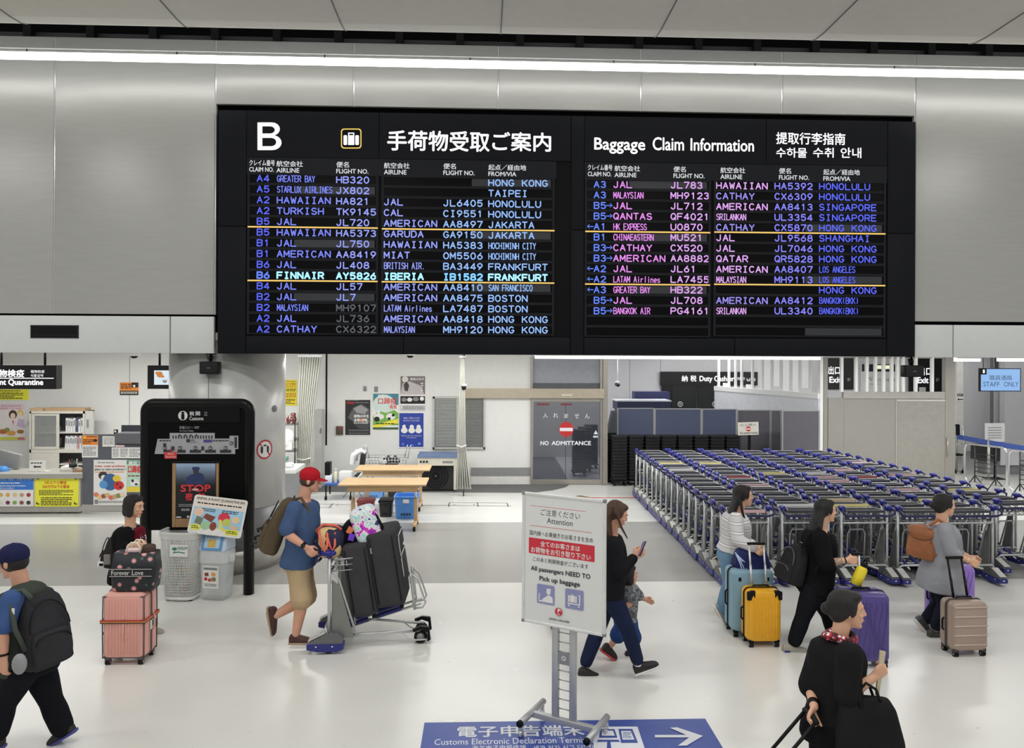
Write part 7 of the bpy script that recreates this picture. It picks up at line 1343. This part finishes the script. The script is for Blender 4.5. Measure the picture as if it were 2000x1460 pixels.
# blue-grey movable partitions
PBL = mt(66, 74, 96, .6, var=.03); PGR = mt(86, 84, 90, .6, var=.03); FRM = mt(150, 150, 150, .4, .3)
def partition(lab, u0, u1, vt, Y, m, g=None):
    o = grounded(u0, Y); t = thing('partition_panel', lab, 'partition', o, 0, g); b = at(u1, vt, Y) - o; q = MB(); q.box(.015, 0, .1, b.x - .015, .04, b.z - .01, m); q.build('panel', t); q = MB()
    for x in (0, b.x): q.box(x - .014, -.008, .03, x + .014, .048, b.z, FRM)
    q.box(0, -.006, b.z - .02, b.x, .046, b.z, FRM); q.build('frame', t); q = MB(); q.box(-.02, -.15, 0, .02, .2, .03, FRM); q.box(b.x - .02, -.15, 0, b.x + .02, .2, .03, FRM); q.build('foot', t)
partition('blue-grey partition panel rising behind the first basket stacks', 1206, 1277, 796.5, 17.3, PBL); partition('blue-grey partition panel in the middle of the screen row', 1279, 1369, 797.5, 17.3, PBL); partition('blue-grey partition panel at the placard end of the screen row', 1371, 1438, 798, 17.3, PBL)
partition('dark grey partition panel behind the no admittance placard', 1440, 1504, 800, 17.5, PGR); partition('narrow dark grey partition strip between the wide grey ones', 1505.5, 1525, 800.5, 17.5, PGR); partition('dark grey partition panel against the white booth corner', 1528, 1599.5, 801, 16.56, PGR)
def slab(nm, lab, cat, u0, v0, u1, v1, Y, d, m, top=None):
    o = grounded(u0, Y); t = thing(nm, lab, cat, o); q = MB(); pb(q, o, u0, v0, u1, v1, Y, d, m); a = at(u0, v1, Y) - o; b = at(u1, v0, Y) - o; q.box(a.x + .05, .02, 0, b.x - .05, d - .02, a.z, m); q.build('body', t)
    if top: q = MB(); q.box(a.x - .02, -.02, b.z, b.x + .02, d + .02, b.z + .03, top); q.build('top', t)
slab('desk_screen', 'dark navy desk with a white top edge behind the partition row', 'desk', 1206, 784, 1310, 800, 19.0, .7, mt(44, 48, 76, .5), mt(196, 198, 204)); slab('desk_screen', 'blue desk screen under the duty cashier sign', 'desk screen', 1240, 765, 1308, 782, 20.0, .4, mt(54, 58, 100, .5))
o = grounded(1196, 17.2); t = thing('display_rack', 'dark sloping rack between the steel door post and the partitions', 'rack', o); q = MB(); a, b = at(1188, 845, 17.2) - o, at(1204, 803, 17.2) - o; q.prism([(a.x, a.z), (b.x, a.z), (b.x, b.z), (b.x - .08, b.z)], 'y', 0, .3, mt(58, 60, 66)); q.build('slope', t); q = MB(); q.box(a.x, .02, 0, b.x, .28, a.z, BLACK); q.build('base', t)
# placard on a pole
o = grounded(1465, 16.75); t = thing('placard_stand', 'no admittance placard on a black pole behind the parked carts', 'sign', o); q = MB(); q.flat = True; Yq = 16.73; pb(q, o, 1444.5, 824, 1485, 849, Yq, .012, mt(196, 192, 182)); k = (at(1485, 830, Yq).x - at(1444.5, 830, Yq).x) / 40.5
art(q, [('t', '立入禁止', 1449, 827, 1481, 831.5, INK), ('e', 1465, 837, 5, 5, mt(176, 50, 48)), ('r', 1461, 836, 1469, 838.4, PAPER), ('t', 'NO ADMITTANCE', 1448, 843.5, 1483, 847, INK, .02)], lambda u, v: at(u, v, Yq - .0005) - o, k, X, Z); f = q.build('placard', t); f.rotation_euler = (0, -.03, 0)
q = MB(); a = at(1464, 850, 16.75) - o; q.box(a.x - .03, 0, 0, a.x + .03, .03, a.z + .1, BLACK); q.box(a.x - .25, -.2, 0, a.x + .25, .25, .02, BLACK); q.build('pole', t)
# duty cashier sign and doors
YQ = YC - .1; o = at(1290, 760, YQ); t = thing('cashier_sign', 'black duty cashier sign with lit white lettering on the far wall', 'sign', o); q = MB(); q.flat = True; pb(q, o, 1290, 726, 1480, 752, YQ, .06, mt(20, 21, 24, .4)); k = (at(1400, 740, YQ).x - at(1300, 740, YQ).x) / 100
art(q, [('t', '納', 1331.5, 733, 1343, 744.5, WL, .02), ('t', '税', 1348.5, 733, 1360, 744.5, WL, .02), ('t', 'Duty Cashier', 1366.5, 734, 1434, 747, WL, .03), ('t', '关税支付', 1440, 736, 1455, 742, WL), ('t', '납세', 1458, 738, 1475, 744, WL)], lambda u, v: at(u, v, YQ - .001) - o, k, X, Z, .0005); q.build('sign_box', t)
dm = MB(); o = V((0, 0, 0))
pb(dm, o, 1312, 752, 1361, 900, YQ + .02, .06, mt(32, 33, 34, .3)); pb(dm, o, 1362, 752, 1399, 900, YQ + .02, .06, mt(30, 31, 32, .3)); pb(dm, o, 1292, 752, 1312, 900, YQ + .02, .06, mt(24, 24, 26, .3))
for u in (1328.5, 1396): a = at(u, 789, YQ); dm.tube([(a.x + .07 * math.cos(g), a.y, a.z + .07 * math.sin(g)) for g in [2 * math.pi * i / 20 for i in range(20)]], .014, mt(170, 170, 168, .3, .5), 6, True); dm.cyl((a.x, a.y, a.z), (a.x, a.y + .02, a.z), .05, GREY)
struct(dm.build('door_2'))
o = at(1206, 750, 15.0); t = thing('bullet_camera', 'security camera hanging on a thin rod beside the steel door post', 'security camera', o); q = MB(); q.cyl((0, 0, .05), (0, 0, 3.16 - o.z), .007, WHITE); q.build('rod', t); q = MB(); q.sph((0, 0, 0), (.06, .08, .05), mt(60, 60, 62), 12); q.cyl((0, -.1, -.02), (0, -.03, 0), .03, BLACK); q.sph((0, .02, .03), (.05, .05, .03), WHITE, 10); q.build('camera', t)
# ---------------------------------------------------------------- white booth with louvred upper lights
YO = 16.6; BWH = mt(136, 133, 127, .5, var=.015); BWW = mt(214, 214, 212, .4, var=.01)
bm_ = MB(); o = V((0, 0, 0)); f0 = zf(YO)
def B_(u0, v0, u1, v1, m=BWH, Y=YO, d=.08): pb(bm_, o, u0, v0, u1, v1, Y, d, m)
B_(1608, 697, 1617, f0); B_(1617, 776, 1648, f0); B_(1648, 778, 1856, f0); B_(1846, 697, 1866, f0, BWH, YO - .02, .14); B_(1648, 765, 1846, 778, mt(150, 147, 142), YO - .02, .1); B_(1601, 690, 1608, f0, BWW, YO - .03, .14); B_(1648, 693, 1858, 699, BWH)
for u in (1648, 1748): B_(u - .6, 778, u + .6, f0, mt(140, 138, 134), YO - .004, .01)
B_(1614.5, 778, 1615.5, f0, mt(140, 138, 134), YO - .004, .01)
struct(bm_.build('wall_booth'))
bm_ = MB()
for u in (1645, 1673, 1694, 1711, 1727, 1743, 1754, 1765, 1790, 1822, 1856): B_(u - 2.6, 697, u + 2.6, 765, BWW, YO - .01, .07)
struct(bm_.build('trim_booth_louvre'))
dm = MB()
for u0, v0, u1, v1 in ((1750, 780, 1856, 783), (1853, 780, 1856, f0), (1750, 780, 1752, f0)): pb(dm, o, u0, v0, u1, v1, YO - .014, .02, mt(176, 173, 168))
pb(dm, o, 1752, 783, 1853, f0, YO - .008, .012, mt(138, 135, 129)); a = at(1851, 856, YO - .05); b = at(1851, 890, YO - .05); dm.cyl(b, a, .014, STEEL); dm.box(a.x - .02, a.y, a.z - .02, a.x + .02, YO, a.z + .02, STEEL); dm.box(b.x - .02, b.y, b.z - .02, b.x + .02, YO, b.z + .02, STEEL)
struct(dm.build('door_3'))
# oblique window wall running back from the booth corner
p0 = at(1604, 800, YO); p1 = at(1400, 800, 20.4); dv = (p1 - p0); dv.z = 0; L = dv.length; dv.normalize(); an = math.atan2(dv.y, dv.x)
ow = MB(); zs0, zs1 = at(1600, 768, YO).z, at(1600, 800, YO).z
ow.box(0, 0, 0, L, .08, zs0 - .12, mt(196, 198, 202, .5)); ow.box(0, -.03, zs0 - .12, L, .1, zs0, BWW); ow.box(0, -.02, 2.98, L, .08, 3.15, BWW)
for i, u in enumerate((1404, 1424, 1437, 1449, 1470, 1489, 1508, 1526, 1545, 1563, 1583)):
    r_ = ray(u, 740); x = (p0.x * r_.y - p0.y * r_.x) / (dv.y * r_.x - dv.x * r_.y); ow.box(x - .03, -.02, zs0, x + .03, .03, 3.0, BWW)
    if i % 3 == 1: ow.box(x + .03, .0, zs0, x + .25, .02, zs0 + .1, BWW)
struct(ow.build('wall_oblique', None, V((p0.x, p0.y, 0)), an))
# what shows through the upper lights: exit signs and a welcome board
def far_sign(nm, lab, u0, v0, u1, v1, Y, its, m): return panel_art(nm, lab, 'sign', u0, v0, u1, v1, Y, its, m, .05)
EXB = mt(22, 23, 26, .4); far_sign('exit_sign', 'black exit sign seen through the louvres beside the booth corner', 1612, 700, 1672, 760, 21.94, [('t', '出口', 1618, 716, 1640, 731, WL, .02), ('t', 'Exit', 1620, 736, 1643, 747, WL, .04), ('t', '출구', 1655, 738, 1661, 744, PAPER)], EXB)
far_sign('exit_sign', 'black exit sign seen through the louvres behind the loudspeaker', 1776, 700, 1842, 766, 21.94, [('t', '出口', 1794, 718, 1820, 733, WL, .02), ('t', 'Exit', 1792, 737, 1813, 748, WL, .04), ('t', '출구', 1828, 738, 1834, 745, PAPER), ('r', 1795, 756, 1808, 766, PAPER), ('t', 'EID', 1797, 758, 1800, 765, INK)][:4], EXB)
far_sign('welcome_sign', 'pale welcome board seen through the louvres over the booth', 1681, 711, 1772, 765, 21.94, [('r', 1683, 712, 1752, 726, EXB), ('r', 1710, 714, 1738, 721, mt(240, 240, 200, emit=1)), ('r', 1689, 712, 1697, 719, PAPER), ('r', 1689, 720, 1697, 725, mt(120, 160, 210)), ('t', 'Welcome to', 1692, 736, 1751, 745, mt(110, 112, 112)), ('t', 'Immigration', 1690, 748, 1722, 752, GREY), ('r', 1770, 711, 1771, 765, GREY)][:7], mt(196, 200, 198))
struct(MB().box(at(1600, 700, 22).x, 22, 0, at(1900, 700, 22).x, 22.1, 3.6, mt(190, 190, 192)).build('wall_beyond_booth'))
# ---------------------------------------------------------------- staff corridor
struct(MB().box(at(1866, 800, 19).x, 26, 0, 26, 26.1, 3.6, mt(190, 190, 192)).build('wall_corridor_end'))
YV = 19.0; cm_ = MB(); SVR = mt(186, 186, 190, .35, .3, var=.02)
pb(cm_, o, 1882, 690, 1940, 880, YV + .6, .2, SVR); pb(cm_, o, 1962, 690, 2300, 905, YV, .2, SVR); pb(cm_, o, 1940, 690, 1962, 885, YV + .5, .1, mt(205, 205, 205, .5)); pb(cm_, o, 1938, 690, 1941, 885, YV + .2, .1, mt(90, 90, 92)); pb(cm_, o, 1961, 690, 1965, 885, YV + .1, .1, mt(90, 90, 92)); pb(cm_, o, 1868, 690, 1882, 885, YV + .4, .1, mt(196, 195, 192))
struct(cm_.build('wall_corridor'))
panel_art('wall_sign', 'small black and white direction plate on the corridor wall', 'sign', 1869, 768, 1882, 783, YV + .36, [('r', 1869.5, 768.5, 1881, 774, INK), ('t', 'EXIT', 1871, 769.5, 1880, 773, PAPER), ('p', [(1869.5, 779.5), (1873, 776.5), (1873, 778.5), (1881, 778.5), (1881, 780.5), (1873, 780.5), (1873, 782.5)], INK)], PAPER, .02)
# staff only screen
YT = 14.5; o = at(1955, 741, YT); t = thing('hanging_screen', 'blue staff only screen hanging from the soffit', 'screen', o); q = MB(); pb(q, o, 1914.5, 719, 1994, 764, YT, .06, BLACK); q.build('casing', t); q = MB(); q.flat = True; SCB = mt(142, 186, 238, emit=.95); pb(q, o, 1916, 720.5, 1992.5, 762.5, YT - .004, .004, SCB); k = (at(1992, 740, YT).x - at(1916, 740, YT).x) / 76; DT = mt(52, 70, 90, emit=.9)
art(q, [('r', 1915.5, 719.5, 1927, 731, BLACK), ('t', '1', 1920, 722, 1923, 728, WL, .05), ('t', '職員通路', 1932.5, 732.5, 1976.5, 742, DT), ('t', 'STAFF', 1920.5, 745.5, 1952, 754.5, DT), ('t', 'ONLY', 1961, 745.5, 1989, 754.5, DT)], lambda u, v: at(u, v, YT - .005) - o, k, X, Z, .0004); q.build('display', t)
q = MB(); a = at(1949, 719, YT) - o; q.box(a.x - .03, .02, a.z, a.x + .03, .06, 3.16 - o.z, DARK); q.box(a.x - .35, .0, 3.1 - o.z, a.x + .12, .1, 3.16 - o.z, GREY); q.tube([(a.x - .28, .03, 3.1 - o.z), (a.x - .28, .03, a.z)], .006, BLACK); q.build('hanger', t)
# linear lamps under the soffit
def strip_lamp(u0, u1, v, Y, lab):
    a, b = at(u0, v, Y), at(u1, v, Y); o = (a + b) / 2; t = thing('strip_light', lab, 'light', o); L2 = (b - a).length / 2; q = MB(); q.box(-L2, -.05, -.035, L2, .05, .02, mt(255, 255, 252, emit=3.2)); q.build('diffuser', t); q = MB(); q.box(-L2, -.06, .02, L2, .06, 3.155 - o.z, WHITE); q.build('housing', t)
strip_lamp(1045, 1600, 697.5, 14.2, 'white strip light running beneath the board above the parked carts'); strip_lamp(1866, 1912, 702, 14.2, 'short white strip light beside the staff only screen'); strip_lamp(1950, 2100, 702, 14.2, 'white strip light beyond the staff only screen')
# rail barriers, belt, info stand in the corridor
def rail(lab, u0, v0, u1, v1, b0, b1, first=[None]):
    a = fl(u0, b0); b = fl(u1, b1); o = a; d = b - a; L = d.length; an = math.atan2(d.y, d.x); h = 1.0
    t = thing('rail_barrier', lab, 'barrier', o, an); q = MB(); r = .1
    q.tube([(0, 0, .25), (0, 0, h - r), (.03, 0, h - .03), (r, 0, h), (L - r, 0, h), (L - .03, 0, h - .03), (L, 0, h - r), (L, 0, .25), (L - .05, 0, .16), (L - r, 0, .14), (r, 0, .14), (.05, 0, .16)], .021, CHROME, 8, True); q.build('frame', t); q = MB()
    for i in range(6): q.cyl((.25 * L, 0, .3 + i * .1), (.75 * L, 0, .3 + i * .1), .009, mt(60, 60, 62, .4, .4), n=6)
    for x in (.25 * L, .75 * L): q.cyl((x, 0, .14), (x, 0, h), .014, mt(60, 60, 62, .4, .4))
    q.build('rung', t)
    for x in (.25 * L, .75 * L):
        q = MB(); q.tube([(x, -.3, .06), (x, 0, .3), (x, .3, .06)], .013, DARK, 6); f = q.build('foot', t)
        for y in (-.3, .3): q = MB(); q.cyl((x - .012, y, .03), (x + .012, y, .03), .03, BLACK, n=10); q.build('caster', f)
rail('chrome rail barrier on castors standing further along the corridor', 1884, 876, 1966, 890, 951, 965); rail('chrome rail barrier on castors at the edge of the frame', 1970, 888, 2060, 900, 969, 984)
def belt(lab, pts, posts, Y0):
    o = grounded(posts[0][0], posts[0][1]); t = thing('belt_barrier', lab, 'barrier', o)
    for u, Y in posts: p = grounded(u, Y) - o; q = MB(); q.cyl(p, p + Z * 1.0, .03, STEEL); q.lathe([(.16, 0), (.16, .02), (.05, .05)], p, STEEL); q.build('post', t)
    q = MB(); P0 = [grounded(u, Y) - o + Z * .92 for u, Y in posts]
    for a, b in zip(P0, P0[1:]): d = (b - a).normalized(); n = V((-d.y, d.x, 0)) * .004; q.add([a - n - Z * .06, b - n - Z * .06, b - n + Z * .06, a - n + Z * .06, a + n - Z * .06, b + n - Z * .06, b + n + Z * .06, a + n + Z * .06], [(0, 1, 2, 3), (5, 4, 7, 6), (3, 2, 6, 7), (0, 4, 5, 1)], mt(58, 84, 156, .6))
    q.build('belt', t)
belt('blue belt barrier crossing the staff corridor', None, ((1868, 18.6), (1931, 17.3), (2030, 15.8)), 0)
o = grounded(1944, 17.6); t = thing('notice_stand', 'white notice board on a stand behind the blue belt', 'notice', o); shape('board', t, o, [(1924, 826, 1962.5, 862, 17.6, .02, mt(196, 194, 196))]); shape('lines', t, o, [(1930, 834 + i * 5, 1956, 835.5 + i * 5, 17.595, .004, GREY) for i in range(5)]); q = MB(); q.cyl((0, .03, 0), (0, .03, at(1944, 830, 17.6).z), .018, BLACK); q.box(-.2, -.1, 0, .2, .2, .02, BLACK); q.build('post', t)
o = grounded(1960, 18.2); t = thing('corridor_desk', 'white and black desk behind the rail barriers', 'desk', o); shape('body', t, o, [(1954, 872, 1992, 908, 18.2, .5, mt(186, 186, 190))]); shape('dark_front', t, o, [(1921, 870, 1953, 900, 18.2, .5, mt(36, 36, 40))]); shape('base', t, o, [(1924, 900, 1990, zf(18.2), 18.3, .3, mt(120, 120, 124))])
o = grounded(1877, 18.4); t = thing('trolley_chair', 'small dark chair on wheels by the corridor wall', 'chair', o); shape('backrest', t, o, [(1867, 828, 1876, 850, 18.4, .06, BLACK)], .03); q = MB(); a = at(1867, 834, 18.4) - o; b = at(1882, 868, 18.4) - o
q.tube([(a.x, .02, .1), (a.x, .02, 1.2), (b.x, .02, 1.2), (b.x, .02, .1)], .014, CHROME); q.cyl((a.x, .02, .75), (b.x, .02, .75), .012, CHROME); q.box(a.x, 0, .45, b.x, .4, .5, BLACK, .02); q.build('frame', t); q = MB()
for x in (a.x, b.x): q = MB(); q.cyl((x - .01, .02, .05), (x + .01, .02, .05), .05, BLACK); q.build('wheel', t)
# prohibition sticker on the column
u0 = 537; th = math.asin(max(-1, min(1, (at(535, 880, 10.85).x - CXc) / R))); sg = MB(); sg.flat = True; Rr = R + .002
def CP(a, z): an = th + a / R; return V((CXc + (Rr + CP.d) * math.sin(an), 10.85 - (Rr + CP.d) * math.cos(an), z))
zc_ = at(533, 881, 10.2).z; CP.d = 0
def disc(r0, r1, m, d): CP.d = d; n = 28; vs = [CP(r * math.cos(2 * math.pi * i / n), zc_ + r * math.sin(2 * math.pi * i / n)) for r in (r0, r1) for i in range(n)]; sg.add(vs, [(i, (i + 1) % n, n + (i + 1) % n, n + i) for i in range(n)], m)
disc(.001, .135, PAPER, 0); disc(.112, .135, mt(170, 40, 50), .001); CP.d = .0006
sg.add([CP(a, zc_ + z) for a, z in ((-.065, -.05), (.065, -.05), (.065, .045), (-.065, .045))], [(0, 1, 2, 3)], INK); sg.add([CP(a, zc_ + z) for a, z in ((-.03, .045), (.03, .045), (.02, .065), (-.02, .065))], [(0, 1, 2, 3)], INK); disc(.018, .034, PAPER, .0009)
CP.d = .0014; sg.add([CP(a, zc_ + z) for a, z in ((-.09, .075), (-.075, .09), (.09, -.075), (.075, -.09))], [(0, 1, 2, 3)], mt(170, 40, 50))
tag(sg.build('warning_sticker'), 'round red no photography sticker on the grey column', 'sticker')
q = MB(); CP.d = .004; an = math.asin(min(1, (at(541, 796, 10.7).x - CXc) / R)); p = V((CXc + R * math.sin(an), 10.85 - R * math.cos(an), at(541, 796, 10.7).z)); nrm = V((math.sin(an), -math.cos(an), 0)); q.cyl(p, p + nrm * .015, .045, GREY, n=18); tag(q.build('call_button'), 'small round grey call point on the column edge', 'button')
